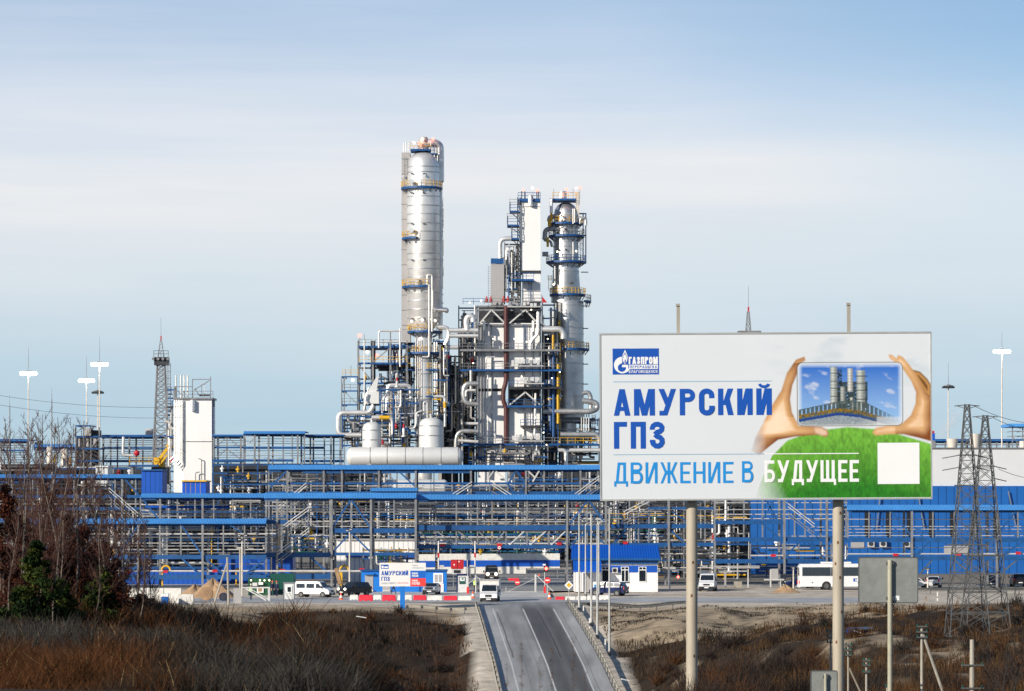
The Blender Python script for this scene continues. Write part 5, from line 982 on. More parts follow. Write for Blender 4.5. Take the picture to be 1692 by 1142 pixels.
# steam
sm = bpy.data.materials.new('steam'); sm.use_nodes = True; t = sm.node_tree; t.nodes.clear(); o_ = t.nodes.new('ShaderNodeOutputMaterial'); pv = t.nodes.new('ShaderNodeVolumePrincipled'); pv.inputs['Color'].default_value = (.95, .95, .95, 1)
tcn = t.nodes.new('ShaderNodeTexCoord'); nn = t.nodes.new('ShaderNodeTexNoise'); nn.inputs['Scale'].default_value = 1.6; nn.inputs['Detail'].default_value = 4; t.links.new(tcn.outputs['Object'], nn.inputs['Vector'])
ln = t.nodes.new('ShaderNodeVectorMath'); ln.operation = 'LENGTH'; t.links.new(tcn.outputs['Object'], ln.inputs[0])
m1 = t.nodes.new('ShaderNodeMapRange'); m1.inputs[1].default_value = 1.0; m1.inputs[2].default_value = .1; m1.inputs[3].default_value = 0; m1.inputs[4].default_value = 1; t.links.new(ln.outputs['Value'], m1.inputs[0])
m2 = t.nodes.new('ShaderNodeMapRange'); m2.inputs[1].default_value = .46; m2.inputs[2].default_value = .68; m2.inputs[4].default_value = .9; t.links.new(nn.outputs[0], m2.inputs[0])
m3 = t.nodes.new('ShaderNodeMath'); m3.operation = 'MULTIPLY'; t.links.new(m1.outputs[0], m3.inputs[0]); t.links.new(m2.outputs[0], m3.inputs[1]); t.links.new(m3.outputs[0], pv.inputs['Density']); t.links.new(pv.outputs[0], o_.inputs['Volume'])
for i, (px, py, rx, rz, rot) in enumerate(((1559, 712, 1.9, 1.3, -40), (1574, 694, 2.6, 1.6, -35))):
    b = MB(); n = 16
    b.lathe(0, 0, [(max(.01, math.sin(math.pi*k/10)), -math.cos(math.pi*k/10)) for k in range(11)], n); o = b.build('steam', sm); o.location = W(px, py, 540); o.scale = (rx, 1.5, rz); o.rotation_euler = (0, R(rot), 0); tag(o, kind='stuff')
# ------------------------------------------------------------------ vehicles (local +x is forward)
def vehicle(name, label, cat, body, hw, paint, belt, roofz, side_win, screens, wheels, px, Y, rot, lights=True, z=None, scale=1.0, plate=True, topk=.84, trim='black', mirror=True, group=None, front_z=.85, hl=('headglow', .11), tail_z=.95, hwid=.62):
    loc = (Xp(px, Y), Y, gz(Xp(px, Y), Y)+.02 if z is None else z)
    g = thing(name, label, cat, (0, 0, 0), group); tp = lambda zz: 1 if zz <= belt else 1-(1-topk)*(zz-belt)/(roofz-belt)
    MB().prism(body, -hw, hw, tp).build('body', paint, g, bevel=.06)
    xs = [p[0] for p in body]; x0, x1 = min(xs), max(xs)
    for poly in side_win:
        for s in (-1, 1):
            b = MB(); n = len(poly); a = [(x, s*(hw*tp(zz)+.012), zz) for x, zz in poly]; c = [(x, s*(hw*tp(zz)-.03), zz) for x, zz in poly]; b.add(a+c, [tuple(range(n)), tuple(range(2*n-1, n-1, -1))]+[(i, i+n, (i+1) % n+n, (i+1) % n) for i in range(n)]); b.build('side_window', 'glass', g)
    for (xa, za, xb, zb, nm) in screens:
        d = Vector((xb-xa, 0, zb-za)).normalized(); nrm = Vector((d.z, 0, -d.x)) if nm == 'windscreen' else Vector((-d.z, 0, d.x))
        vs = [];
        for xx, zz in ((xa, za), (xb, zb)):
            k = hw*tp(zz)*.88
            for y in (-k, k):
                for o in (.015, -.03): vs.append((xx+nrm.x*o, y, zz+nrm.z*o))
        MB().add(vs, [(0, 4, 6, 2), (1, 3, 7, 5), (0, 1, 5, 4), (2, 6, 7, 3), (0, 2, 3, 1), (4, 5, 7, 6)]).build(nm, 'glass', g)
    for (wx, r) in wheels:
        for s in (-1, 1):
            wh = MB().tube([(wx, s*(hw-.2), r), (wx, s*(hw+.02), r)], r, 18).build('wheel', 'rubber', g, bevel=.03); MB().tube([(wx, s*(hw+.01), r), (wx, s*(hw+.03), r)], r*.62, 14).build('rim', 'galv', wh)
            MB().tube([(wx, s*(hw-.24), r), (wx, s*(hw+.006), r)], r*1.16, 18).build('wheel_arch', 'black', g)
    MB().box(x1-.12, -hw*.97, .30, x1+.05, hw*.97, .62).build('front_bumper', trim, g, bevel=.04); MB().box(x0-.05, -hw*.97, .30, x0+.12, hw*.97, .62).build('rear_bumper', trim, g, bevel=.04)
    MB().box(x1-.05, -hw*.42, front_z-.12, x1+.03, hw*.42, front_z+.10).build('grille', 'black', g)
    for s in (-1, 1):
        MB().lathe(0, 0, [(.02, -hl[1]), (hl[1], -.3*hl[1]), (hl[1], .3*hl[1]), (.02, hl[1])], 12).build('headlight', hl[0] if lights else 'tank', g).location = (x1-hl[1]*.3, s*hw*hwid, front_z)
        MB().box(x0-.03, s*hw*.9-.09, tail_z-.18, x0+.03, s*hw*.9+.09, tail_z+.18).build('tail_light', 'signred', g)
        if mirror: MB().box(screens[0][0]-.25, s*(hw+.2)-.08, belt+.02, screens[0][0]-.1, s*(hw+.2)+.08, belt+.32).bar((screens[0][0]-.2, s*hw*.95, belt+.1), (screens[0][0]-.2, s*(hw+.15), belt+.1), .05).build('mirror', 'black', g)
    if plate: MB().box(x1+.03, -.26, .42, x1+.065, .26, .54).build('number_plate', 'textwhite', g); MB().box(x0-.065, -.26, .5, x0-.03, .26, .62).build('number_plate', 'textwhite', g)
    g.location = loc; g.rotation_euler = (0, 0, R(rot)); g.scale = (scale,)*3
    return g
SUV = [(-2.2, .35), (-2.22, 1.0), (-2.05, 1.12), (-1.75, 1.66), (.35, 1.70), (1.15, 1.08), (2.05, .92), (2.2, .75), (2.2, .35)]
SUVW = [[(-1.85, 1.12), (-1.62, 1.56), (-.95, 1.58), (-.95, 1.12)], [(-.88, 1.12), (-.88, 1.58), (-.05, 1.60), (-.05, 1.12)], [(.02, 1.12), (.02, 1.60), (.30, 1.60), (.92, 1.12)]]
SUVS = [(1.08, 1.13, .42, 1.65, 'windscreen'), (-2.02, 1.18, -1.80, 1.58, 'rear_window')]
VAN = [(-2.5, .42), (-2.5, 2.0), (-2.4, 2.18), (.95, 2.2), (1.25, 2.08), (1.85, 1.32), (2.6, 1.05), (2.75, .8), (2.75, .42)]
VANW = [[(-2.25, 1.28), (-2.25, 1.86), (-1.0, 1.86), (-1.0, 1.28)], [(-.72, 1.28), (-.72, 1.86), (.45, 1.86), (.45, 1.28)], [(.72, 1.28), (.72, 1.88), (1.12, 1.88), (1.62, 1.28)]]
VANS = [(1.80, 1.38, 1.30, 2.02, 'windscreen'), (-2.505, 1.3, -2.505, 1.85, 'rear_window')]
vehicle('minivan', 'white minivan with three side windows parked beside the white booth', 'van', VAN, .98, 'carwhite', 1.25, 2.2, VANW, VANS, [(-1.55, .36), (1.75, .36)], 519, 368, -22, False, scale=.84, topk=.88)
vehicle('suv', 'black off-road car with both headlights on, left of the small plant sign', 'car', SUV, .92, 'carblack', 1.08, 1.7, SUVW, SUVS, [(-1.35, .36), (1.4, .36)], 585, 374, -132, True, hl=('headglow', .15), scale=.95)
vehicle('suv', 'dark blue estate car parked by the blue roofed guardhouse', 'car', SUV, .92, 'carblue', 1.08, 1.7, SUVW, SUVS, [(-1.35, .36), (1.4, .36)], 1006, 374, 158, False, scale=.98)
SED = [(-2.15, .33), (-2.15, .92), (-1.5, .98), (-.95, 1.40), (.25, 1.42), (1.05, .98), (2.0, .82), (2.15, .6), (2.15, .33)]
SEDW = [[(-1.25, 1.0), (-.88, 1.32), (-.35, 1.34), (-.35, 1.0)], [(-.28, 1.0), (-.28, 1.34), (.2, 1.34), (.75, 1.0)]]
SEDS = [(.98, 1.03, .3, 1.38, 'windscreen'), (-1.42, 1.03, -.99, 1.36, 'rear_window')]
HAT = [(-1.95, .35), (-1.98, 1.0), (-1.8, 1.08), (-1.55, 1.45), (.2, 1.5), (1.05, 1.0), (1.8, .85), (1.95, .65), (1.95, .35)]; HATW = [[(-1.6, 1.05), (-1.42, 1.38), (-.45, 1.42), (-.45, 1.05)], [(-.38, 1.05), (-.38, 1.42), (.15, 1.42), (.8, 1.05)]]; HATS = [(1.0, 1.05, .25, 1.46, 'windscreen'), (-1.8, 1.12, -1.58, 1.42, 'rear_window')]
vehicle('saloon_car', 'pale silver car behind the barriers, nose towards the road', 'car', SED, .86, 'carsilver', .96, 1.42, SEDW, SEDS, [(-1.3, .31), (1.3, .31)], 713, 380, -96, False, hwid=.7)
vehicle('hatchback', 'small white hatchback seen from behind under the far right rack', 'car', HAT, .88, 'carwhite', 1.02, 1.5, HATW, HATS, [(-1.25, .32), (1.25, .32)], 1543, 412, 78, False, scale=1.0)
vehicle('hatchback', 'dark blue car facing the road behind the pylon legs', 'car', HAT, .9, 'carblue', 1.02, 1.5, HATW, HATS, [(-1.25, .32), (1.25, .32)], 1640, 415, -100, True, scale=1.05, hl=('headglow', .10))
vehicle('suv', 'black car seen from behind at the right edge, beyond the pylon', 'car', SUV, .95, 'carblack', 1.08, 1.7, SUVW, SUVS, [(-1.35, .36), (1.4, .36)], 1683, 418, 88, False)
vehicle('saloon_car', 'white car mostly hidden behind the blank grey road sign', 'car', SED, .86, 'carwhite', .96, 1.42, SEDW, SEDS, [(-1.3, .31), (1.3, .31)], 1512, 408, 5, False)
vehicle('saloon_car', 'blue car peeping out behind the white coach', 'car', SED, .86, 'carblue', .96, 1.42, SEDW, SEDS, [(-1.3, .31), (1.3, .31)], 1322, 409, 190, False)
vehicle('minivan', 'white van facing the road just right of the left billboard post', 'van', VAN, .98, 'carwhite', 1.25, 2.2, VANW, VANS, [(-1.55, .36), (1.75, .36)], 1170, 396, -98, False, topk=.88, scale=.98)
LOAF = [(-2.1, .45), (-2.15, 1.8), (-1.95, 2.05), (1.7, 2.08), (1.98, 1.9), (2.12, 1.25), (2.15, .45)]
v = vehicle('minivan', 'boxy dark van with blazing headlights coming out through the gate', 'van', LOAF, .96, 'dullgrey', 1.2, 2.08, [[(-1.9, 1.3), (-1.9, 1.8), (-.3, 1.8), (-.3, 1.3)], [(-.1, 1.3), (-.1, 1.8), (1.2, 1.8), (1.2, 1.3)]], [(2.10, 1.32, 1.99, 1.86, 'windscreen'), (-2.14, 1.3, -2.12, 1.8, 'rear_window')], [(-1.2, .38), (1.3, .38)], 812, 460, -88, True, hl=('headglow', .24), topk=.86, front_z=1.0)
MB().box(-1.9, -.75, 2.08, 1.5, .75, 2.2).build('roof_rack', 'black', v)
LOR = [(.55, .45), (.55, 1.98), (.75, 2.06), (1.05, 2.02), (1.75, 1.28), (2.55, 1.02), (2.7, .75), (2.7, .45)]
v = vehicle('box_lorry', 'white box lorry with headlights on driving out onto the road', 'lorry', LOR, .95, 'carwhite', 1.22, 2.06, [[(.75, 1.28), (.75, 1.86), (1.02, 1.86), (1.5, 1.28)]], [(1.72, 1.33, 1.12, 1.98, 'windscreen'), (.54, 1.4, .54, 1.8, 'rear_window')], [(1.8, .36), (-2.0, .36)], 809.5, 352, -93, True, hl=('headglow', .17), topk=.86)
cb = MB().box(-3.0, -1.05, .75, .45, 1.05, 2.55).build('cargo_box', 'barrier_white', v, bevel=.04); MB().box(-2.9, -.45, .5, .6, .45, .75).build('chassis', 'black', v)
MB().box(.43, -1.07, 2.42, .47, 1.07, 2.57).build('box_rim', 'greypanel', cb)
BUS = [(-6, .38), (-6.05, 2.9), (-5.8, 3.25), (5.5, 3.3), (5.85, 3.1), (6.05, 1.4), (6.0, .38)]
v = vehicle('coach', 'long white coach with a dark window band, half behind the right billboard post', 'bus', BUS, 1.25, 'carwhite', 1.6, 3.3, [[(-5.7, 1.75), (-5.7, 2.85), (-2.1, 2.85), (-2.1, 1.75)], [(-2.05, 1.75), (-2.05, 2.85), (1.7, 2.85), (1.7, 1.75)], [(1.75, 1.75), (1.75, 2.85), (5.5, 2.85), (5.7, 1.75)]], [(6.02, 1.5, 5.87, 2.95, 'windscreen'), (-6.04, 1.8, -6.05, 2.8, 'rear_window')], [(-2.65, .5), (3.4, .5)], 1398, 402, 1.5, False, topk=.95, trim='carwhite')
MB().box(-3.2, -.8, 3.28, .6, .8, 3.52).build('roof_unit', 'carwhite', v, bevel=.08)
e_ = MB().box(.75, -1.262, 1.05, .95, -1.255, 1.45).box(.95, -1.262, 1.38, 1.25, -1.255, 1.45).box(.95, -1.262, 1.05, 1.25, -1.255, 1.12).box(1.0, -1.262, 1.22, 1.2, -1.255, 1.28).box(1.45, -1.262, 1.05, 1.55, -1.255, 1.45).box(1.55, -1.262, 1.37, 1.8, -1.255, 1.45).box(1.55, -1.262, 1.05, 1.8, -1.255, 1.12)
e_.build('emblem', 'textblue', v)
for k in (-4.5, 1.3, 4.8): MB().box(k, -1.26, .85, k+.16, -1.252, .97).build('filler_flap', 'black', v)
# ------------------------------------------------------------------ people
def person(label, px, Y, top, legs, rot=0, walk=.0, helmet=None, vest=None, carry=0, lean=0):
    x = Xp(px, Y); z = gz(x, Y)+.02; g = thing('person', label, 'person', (x, Y, z)); s = walk
    V = [(0, 0, .95), (0, 0, 1.15), (0, -.02+lean*.3, 1.38), (0, -.02+lean*.4, 1.50), (0, -.04+lean*.45, 1.60), (0, -.04+lean*.45, 1.72)]; Rr = [.15, .145, .16, .065, .085, .08]; E = [(0, 1), (1, 2), (2, 3), (3, 4), (4, 5)]
    def add(p, r, a): V.append(p); Rr.append(r); E.append((a, len(V)-1)); return len(V)-1
    for sd_ in (-1, 1):
        k = sd_*s; a = add((sd_*.10, 0, .88), .10, 0); a = add((sd_*.11, -k*.16-.02, .50), .068, a); a = add((sd_*.11, -k*.24+.02, .10), .05, a); add((sd_*.12, -k*.24-.14, .04), .042, a)
        a = add((sd_*.20, lean*.3, 1.38), .07, 2); a = add((sd_*.25, k*.1+.02, 1.12), .05, a); a = add((sd_*(.24-carry*.1), k*.16-.06-carry*.12, .88+carry*.1), .038, a); a = add((sd_*(.24-carry*.12), k*.18-.08-carry*.16, .80+carry*.1), .032, a)
        for f, (fx, fl) in enumerate(((-.03, .085), (-.01, .10), (.01, .095), (.03, .075))): add((V[a][0]+fx, V[a][1]-.015, V[a][2]-fl), .009, a)
        add((V[a][0]-sd_*.045, V[a][1]-.03, V[a][2]-.03), .010, a)
    me = bpy.data.meshes.new('body'); me.from_pydata(V, E, []); o = bpy.data.objects.new('body', me); COL.objects.link(o)
    m = o.modifiers.new('skin', 'SKIN'); m.use_smooth_shade = True
    for i, r in enumerate(Rr): me.skin_vertices[0].data[i].radius = (r, r*.85)
    me.skin_vertices[0].data[0].use_root = True
    o.modifiers.new('sub', 'SUBSURF').levels = 1; dg = bpy.context.evaluated_depsgraph_get(); m2 = bpy.data.meshes.new_from_object(o.evaluated_get(dg)); o.modifiers.clear(); o.data = m2
    m2.materials.clear()
    for q in (legs, top, 'skin', 'black'): m2.materials.append(M_[q])
    for p in m2.polygons:
        c = p.center; p.material_index = 2 if (c.z > 1.5 or (abs(c.x) > .1 and c.z < .86+carry*.1 and c.z > .62 and abs(c.x) > .2-carry*.1)) else (1 if c.z > .95 or abs(c.x) > .2 else (3 if c.z < .09 else 0))
    o.parent = g; WL[o] = WL[g]
    hm = helmet or 'black'; hb = MB().lathe(0, -.05+lean*.45, [(.125, 1.69), (.118, 1.74), (.09, 1.80), (.02, 1.83)], 14); hb.lathe(0, -.08+lean*.45, [(.14, 1.68), (.14, 1.70), (.10, 1.71)], 14)
    h_ = hb.build('helmet' if helmet else 'hair', hm); h_.parent = g
    if vest:
        b = MB().lathe(0, 0, [(.20, .92), (.19, 1.15), (.215, 1.36), (.13, 1.47)], 16); v_ = b.build('vest', vest, smooth=True); v_.parent = g; v_.scale = (1.1, .85, 1)
        for zz in (1.05, 1.25): st_ = MB().lathe(0, 0, [(.212, zz-.03), (.214, zz+.03)], 16).build('reflective_band', 'textwhite', v_)
    g.rotation_euler = (0, 0, R(rot)); return g
person('worker in a yellow high-visibility vest and white helmet by the leaning gate leaf', 414.5, 357, 'cloth_navy', 'cloth_navy', 160, .4, 'helmet_white', 'hivis', .6)
person('worker in navy overalls and an orange helmet, nearer the green hut', 450, 372, 'cloth_navy', 'cloth_navy', 20, .2, 'helmet_red', None, .9)
person('worker in navy overalls and an orange helmet, nearer the white booth', 457.5, 371, 'cloth_navy', 'cloth_navy', -30, .3, 'helmet_red', None, .3)
person('person in dark clothes striding behind the small plant sign', 650, 381, 'cloth_navy', 'black', 80, 1.0)
person('worker in a yellow vest standing at the gate post by the white kiosk', 785, 392, 'cloth_navy', 'cloth_navy', 0, .2, 'helmet_white', 'hivis')
person('person in orange standing at the far left end of the rack', 1521-1000+2, 425, 'orange', 'cloth_navy', 10, .1, 'helmet_white') if 0 else None
# ------------------------------------------------------------------ gate buildings
G = thing('guardhouse', 'white guardhouse with a bright blue metal roof and porch beside the flagpoles', 'guardhouse', (Xp(1018, 392), 392, 0)); Yg = 392
pbox(G, 'wall', 'white', 949, 925, 1087, 978, Yg, 6); pbox(G, 'blue_band', 'hutblue', 994, 934.5, 1086, 946, Yg-.04, .1); pbox(G, 'fascia', 'blue', 993, 924, 1088, 932, Yg-.3, .2)
a, b = Xp(944, Yg), Xp(1091, Yg); n = int((b-a)/.16); vs = []; fs = []
for k in range(n+1):
    x = a+(b-a)*k/n; h = .02 if k % 2 else -.02; f = k/n; vs += [(x, Yg-.7, Zp(923, Yg)+h), (Xp(946, Yg)+(Xp(1089, Yg)-Xp(946, Yg))*f, Yg+3.0, Zp(900.5, Yg)+h), (x, Yg+6.7, Zp(923, Yg)+h)]
for k in range(n): fs += [(3*k, 3*k+3, 3*k+4, 3*k+1), (3*k+1, 3*k+4, 3*k+5, 3*k+2)]
MB().add(vs, fs).build('roof', 'hutblue', G); pbox(G, 'gutter', 'blue', 943.5, 922.5, 1091.5, 926, Yg-.85, .15)
for xe in (949, 1087): MB().add([(Xp(xe, Yg), Yg, Zp(925, Yg)), (Xp(xe, Yg), Yg+6, Zp(925, Yg)), (Xp(xe, Yg), Yg+3, Zp(902.5, Yg))], [(0, 1, 2)]).build('gable', 'white', G)
vs = []; fs = []; a, b = Xp(947, Yg), Xp(993, Yg); n = int((b-a)/.16)
for k in range(n+1): x = a+(b-a)*k/n; h = .02 if k % 2 else -.02; vs += [(x, Yg-2.2, Zp(944, Yg)+h), (x, Yg-.6, Zp(924.5, Yg)+h)]
for k in range(n): fs.append((2*k, 2*k+2, 2*k+3, 2*k+1))
MB().add(vs, fs).build('porch_roof', 'hutblue', G); pbox(G, 'porch_fascia', 'hutblue', 947, 941.5, 993, 945.5, Yg-2.25, .08)
for x in (950.5, 961, 991): pbox(G, 'porch_post', 'palepipe', x-.7, 945, x+.7, 978, Yg-2.1, .12)
pbox(G, 'door', 'greypanel', 966.5, 948, 978, 977, Yg-.06, .1); pbox(G, 'door_frame', 'carblue', 964, 947, 966.3, 977.5, Yg-.08, .1)
for x0, x1 in ((994, 1007), (1026, 1039), (1055, 1068)):
    f = pbox(G, 'window_frame', 'textwhite', x0, 936.5, x1, 962, Yg-.09, .12); pbox(f, 'pane', 'glass', x0+1.2, 942.5, x1-1.2, 960.5, Yg-.11, .05); pbox(f, 'pane', 'glass', x0+1.2, 937.5, (x0+x1)/2-.6, 941, Yg-.11, .05); pbox(f, 'pane', 'glass', (x0+x1)/2+.6, 937.5, x1-1.2, 941, Yg-.11, .05)
pbox(G, 'mullion', 'textwhite', 1032, 942, 1033.2, 962, Yg-.14, .05); pbox(G, 'sill_board', 'carblue', 1025.5, 961.5, 1039.5, 963, Yg-.15, .1)
u = pbox(G, 'air_conditioner', 'palepipe', 1011.5, 938, 1021, 947, Yg-.5, .4); p = W(1015.5, 942.5, Yg-.52); MB().tube([(p[0], p[1]-.03, p[2]), (p[0], p[1]+.03, p[2])], .24, 14).build('fan', 'black', u)
for x in (983, 986.5): pbox(G, 'notice', 'textcyan', x-1.3, 966, x+1.3, 975, Yg-.05, .06)
G = thing('site_cabin', 'long bright blue site cabin behind the small plant sign', 'cabin', (Xp(668, 391), 391, 0)); Yc = 391
pbox(G, 'cabin_wall', 'postblue', 597, 944, 738, 978, Yc, 2.6); pbox(G, 'roof', 'blue', 595, 941.5, 739, 944.2, Yc-.2, 3.0)
for x0, x1 in ((603, 616.5), (632, 645)): d = pbox(G, 'door', 'greypanel', x0, 950, x1, 976, Yc-.06, .1); pbox(d, 'door_canopy', 'postblue', x0-1.5, 947.2, x1+1.5, 949.6, Yc-.5, .5); pbox(d, 'step', 'palepipe', x0, 975, x1, 977.6, Yc-.5, .45)
f = pbox(G, 'window_frame', 'textwhite', 716, 947, 732, 964, Yc-.08, .1); pbox(f, 'pane', 'greypanel', 718, 949.5, 723.2, 962, Yc-.1, .05); pbox(f, 'pane', 'greypanel', 724.6, 949.5, 730, 962, Yc-.1, .05); pbox(G, 'notice_board', 'textwhite', 724, 964.5, 733, 978, Yc-.1, .06)
def container(name, label, m, x0, y0, x1, y1, Y, d=2.4, ribs=3.0, extra=None):
    g = thing(name, label, 'container', (Xp((x0+x1)/2, Y), Y, Zp(y1, Y))); w_ = pbox(g, 'box_wall', m, x0, y0, x1, y1, Y, d); pbox(g, 'roof', m, x0-.6, y0-1.2, x1+.6, y0, Y-.06, d+.1)
    for x in np.arange(x0+1.5, x1-1, ribs): pbox(w_, 'rib', m, x-.5, y0+1, x+.5, y1-1, Y-.05, .06)
    return g
container('shipping_container', 'tall teal green shipping container behind the two workers', 'greenbox', 447, 949.5, 486, 984, 381)
g = container('site_hut', 'low dark green hut with an air conditioner beside the teal container', 'greenhut', 410, 957, 447, 987, 376, ribs=6)
u = pbox(g, 'air_conditioner', 'palepipe', 417, 963, 425, 968.5, 375.6, .4); pbox(g, 'air_conditioner', 'textwhite', 427, 962, 434.5, 966.5, 375.6, .4); f = pbox(g, 'window_frame', 'textwhite', 424.5, 970, 435.5, 979.5, 375.85, .1); pbox(f, 'pane', 'wood', 426.5, 971.5, 433, 977.5, 375.83, .05)
for x in (415, 429.5, 437, 445): hung(g, 'floodlight', x, 959, 375.7, .09, 'siteglow')
g = thing('guard_booth', 'small white guard booth with one dark window beside the white minivan', 'booth', (Xp(477, 360), 360, 0)); pbox(g, 'booth_wall', 'tank', 468.5, 964, 486, 993, 360, 1.3); pbox(g, 'roof', 'steel', 467.5, 962.3, 487, 964, 359.9, 1.5); f = pbox(g, 'window_frame', 'textwhite', 473, 968, 482.5, 980, 359.93, .1); pbox(f, 'pane', 'glass', 475, 970, 480.5, 978, 359.9, .05); pbox(g, 'corner_trim', 'steel', 468, 964, 469.2, 993.5, 359.95, .1); pbox(g, 'corner_trim', 'steel', 485.2, 964, 486.4, 993.5, 359.95, .1)
g = thing('kiosk', 'narrow white kiosk with a black framed green poster at the gate', 'kiosk', (Xp(764, 388), 388, 0)); pbox(g, 'kiosk_wall', 'tank', 755.5, 950, 774, 979, 388, 1.4); pbox(g, 'kiosk_trim', 'carblue', 754.5, 948.5, 775, 951, 387.9, 1.6); pbox(g, 'kiosk_trim', 'carblue', 754.3, 951, 756, 979, 387.92, .1); f = pbox(g, 'poster', 'black', 759, 953.5, 769, 965, 387.94, .06); pbox(f, 'poster_sheet', 'textwhite', 760.2, 954.5, 767.8, 964, 387.92, .03); pbox(f, 'poster_print', 'greenbox', 760.2, 960, 768.5, 964, 387.9, .03); pbox(f, 'poster_print', 'greenbox', 762.5, 955.5, 766, 958, 387.9, .03)
g = thing('fire_cabinet', 'red fire cabinet on a stand behind the white kiosk', 'cabinet', (Xp(755, 405), 405, 0)); pbox(g, 'cabinet_box', 'red', 745, 925, 766, 940, 405, 1.2); pbox(g, 'door_gap', 'black', 755.2, 925.5, 755.8, 939.5, 404.97, .05); pbox(g, 'handle', 'textwhite', 757.5, 927, 759.5, 929, 404.95, .06); pbox(g, 'handle', 'textwhite', 749.5, 932, 751.5, 934.5, 404.95, .06); pbox(g, 'stand', 'palepipe', 747, 940, 764, 949, 405.1, .9); pbox(g, 'vent', 'black', 750, 942, 761, 947, 405.05, .1)
for x in (749, 762): pbox(g, 'leg', 'steel', x-.7, 949, x+.7, 972, 405.2, .1)
# hoarding of white and blue panels behind the gate
g = thing('hoarding', 'long white hoarding with a broad blue stripe across the far side of the gate yard', 'hoarding', (Xp(808, 468), 468, 0))
for x0, x1, dy in ((688, 719, 1), (726, 778, 0), (778, 828, 0), (828, 869, -.5), (869, 925, -.5)):
    p_ = pbox(g, 'panel', 'barrier_white', x0, 915+dy, x1, 948 if x0 != 869 else 939, 468, .15); pbox(p_, 'stripe', 'hutblue', x0, 926+dy, x1, 936.5+dy, 467.95, .08)
for x in (719, 727, 779, 828, 869, 921): pbox(g, 'post', 'steel', x-.6, 914, x+.6, 955, 468.2, .15)
for i, (x, lab) in enumerate(((724.5, 'tall pipe post with a red sleeve left of the red fire cabinet'), (785, 'tall pipe post with a red sleeve right of the red fire cabinet'))):
    g = thing('height_post', lab, 'post', (Xp(x, 408), 408, 0)); ppipe(g, 'post', 'palepipe', [(x, 972), (x, 894)], 1.1, 408, n=8); pbox(g, 'sleeve', 'red', x-1.5, 913.5, x+1.5, 921, 407.8, .35); pbox(g, 'junction_box', 'palepipe', x-9 if i else x+2, 934, x-2 if i else x+9, 939, 407.9, .3)
# small plant sign
g = thing('plant_sign', 'smaller white plant sign with blue and red squares on a single blue post', 'sign', (Xp(665, 336), 336, gz(Xp(665, 336), 336))); Ys = 336
pbox(g, 'sign_post', 'postblue', 661, 966, 669, 1006, Ys+.1, .4); sp = pbox(g, 'sign_panel', 'signwhite', 627, 930, 703.5, 969, Ys, .12)
def ts(px, py): return (Xp(px, Ys)-WL[g].x, Zp(py, Ys)-WL[g].z)
WL[sp] = WL[g]; L_ = -.008
def fl2(nm, m, x0, y0, x1, y1, y=L_): flat(sp, nm, m, [(x0, y1), (x1, y1), (x1, y0), (x0, y0)], lambda a, b: (Xp(a, Ys), Zp(b, Ys)), Ys+y)
to2 = lambda a, b: (Xp(a, Ys), Zp(b, Ys))
fl2('blue_square', 'panelblue', 678, 943, 703.5, 955.5); fl2('red_square', 'panelred', 678, 955.5, 703.5, 968.8); fl2('emblem_plate', 'textblue', 629.5, 933, 642, 940); fl2('emblem_stroke', 'textwhite', 630.5, 935, 634, 939, L_*2); fl2('emblem_stroke', 'textwhite', 635, 936, 641, 938.6, L_*2)
lettering(sp, 'АМУРСКИЙ', 630, 674.5, 943.5, 950.8, .19, 'textblue', to2, Ys+L_); lettering(sp, 'ГПЗ', 630, 644, 953, 960, .19, 'textblue', to2, Ys+L_)
lettering(sp, 'ЗАВОД', 630, 640.5, 962.5, 965.2, .14, 'textgrey', to2, Ys+L_); lettering(sp, 'НОВОГО', 642, 654, 962, 965.2, .14, 'textgrey', to2, Ys+L_); lettering(sp, 'ПОКОЛЕНИЯ', 656, 674.5, 962, 964.8, .14, 'textpink', to2, Ys+L_)
lettering(sp, 'НОВЫЕ', 680.5, 690.5, 946, 949, .2, 'textwhite', to2, Ys+L_*2); lettering(sp, 'ЛЮДИ', 680.5, 691, 950, 953, .2, 'textwhite', to2, Ys+L_*2); lettering(sp, 'НОВОЕ', 680.5, 690.5, 958, 961, .2, 'textwhite', to2, Ys+L_*2); lettering(sp, 'БУДУЩЕЕ', 680.5, 694, 962, 966, .2, 'textwhite', to2, Ys+L_*2); lettering(sp, 'НОВЫЕ', 680.5, 690.5, 933.5, 935.3, .16, 'textgrey', to2, Ys+L_); lettering(sp, 'ГОРИЗОНТЫ', 680.5, 699, 937.5, 939.5, .16, 'textgrey', to2, Ys+L_)
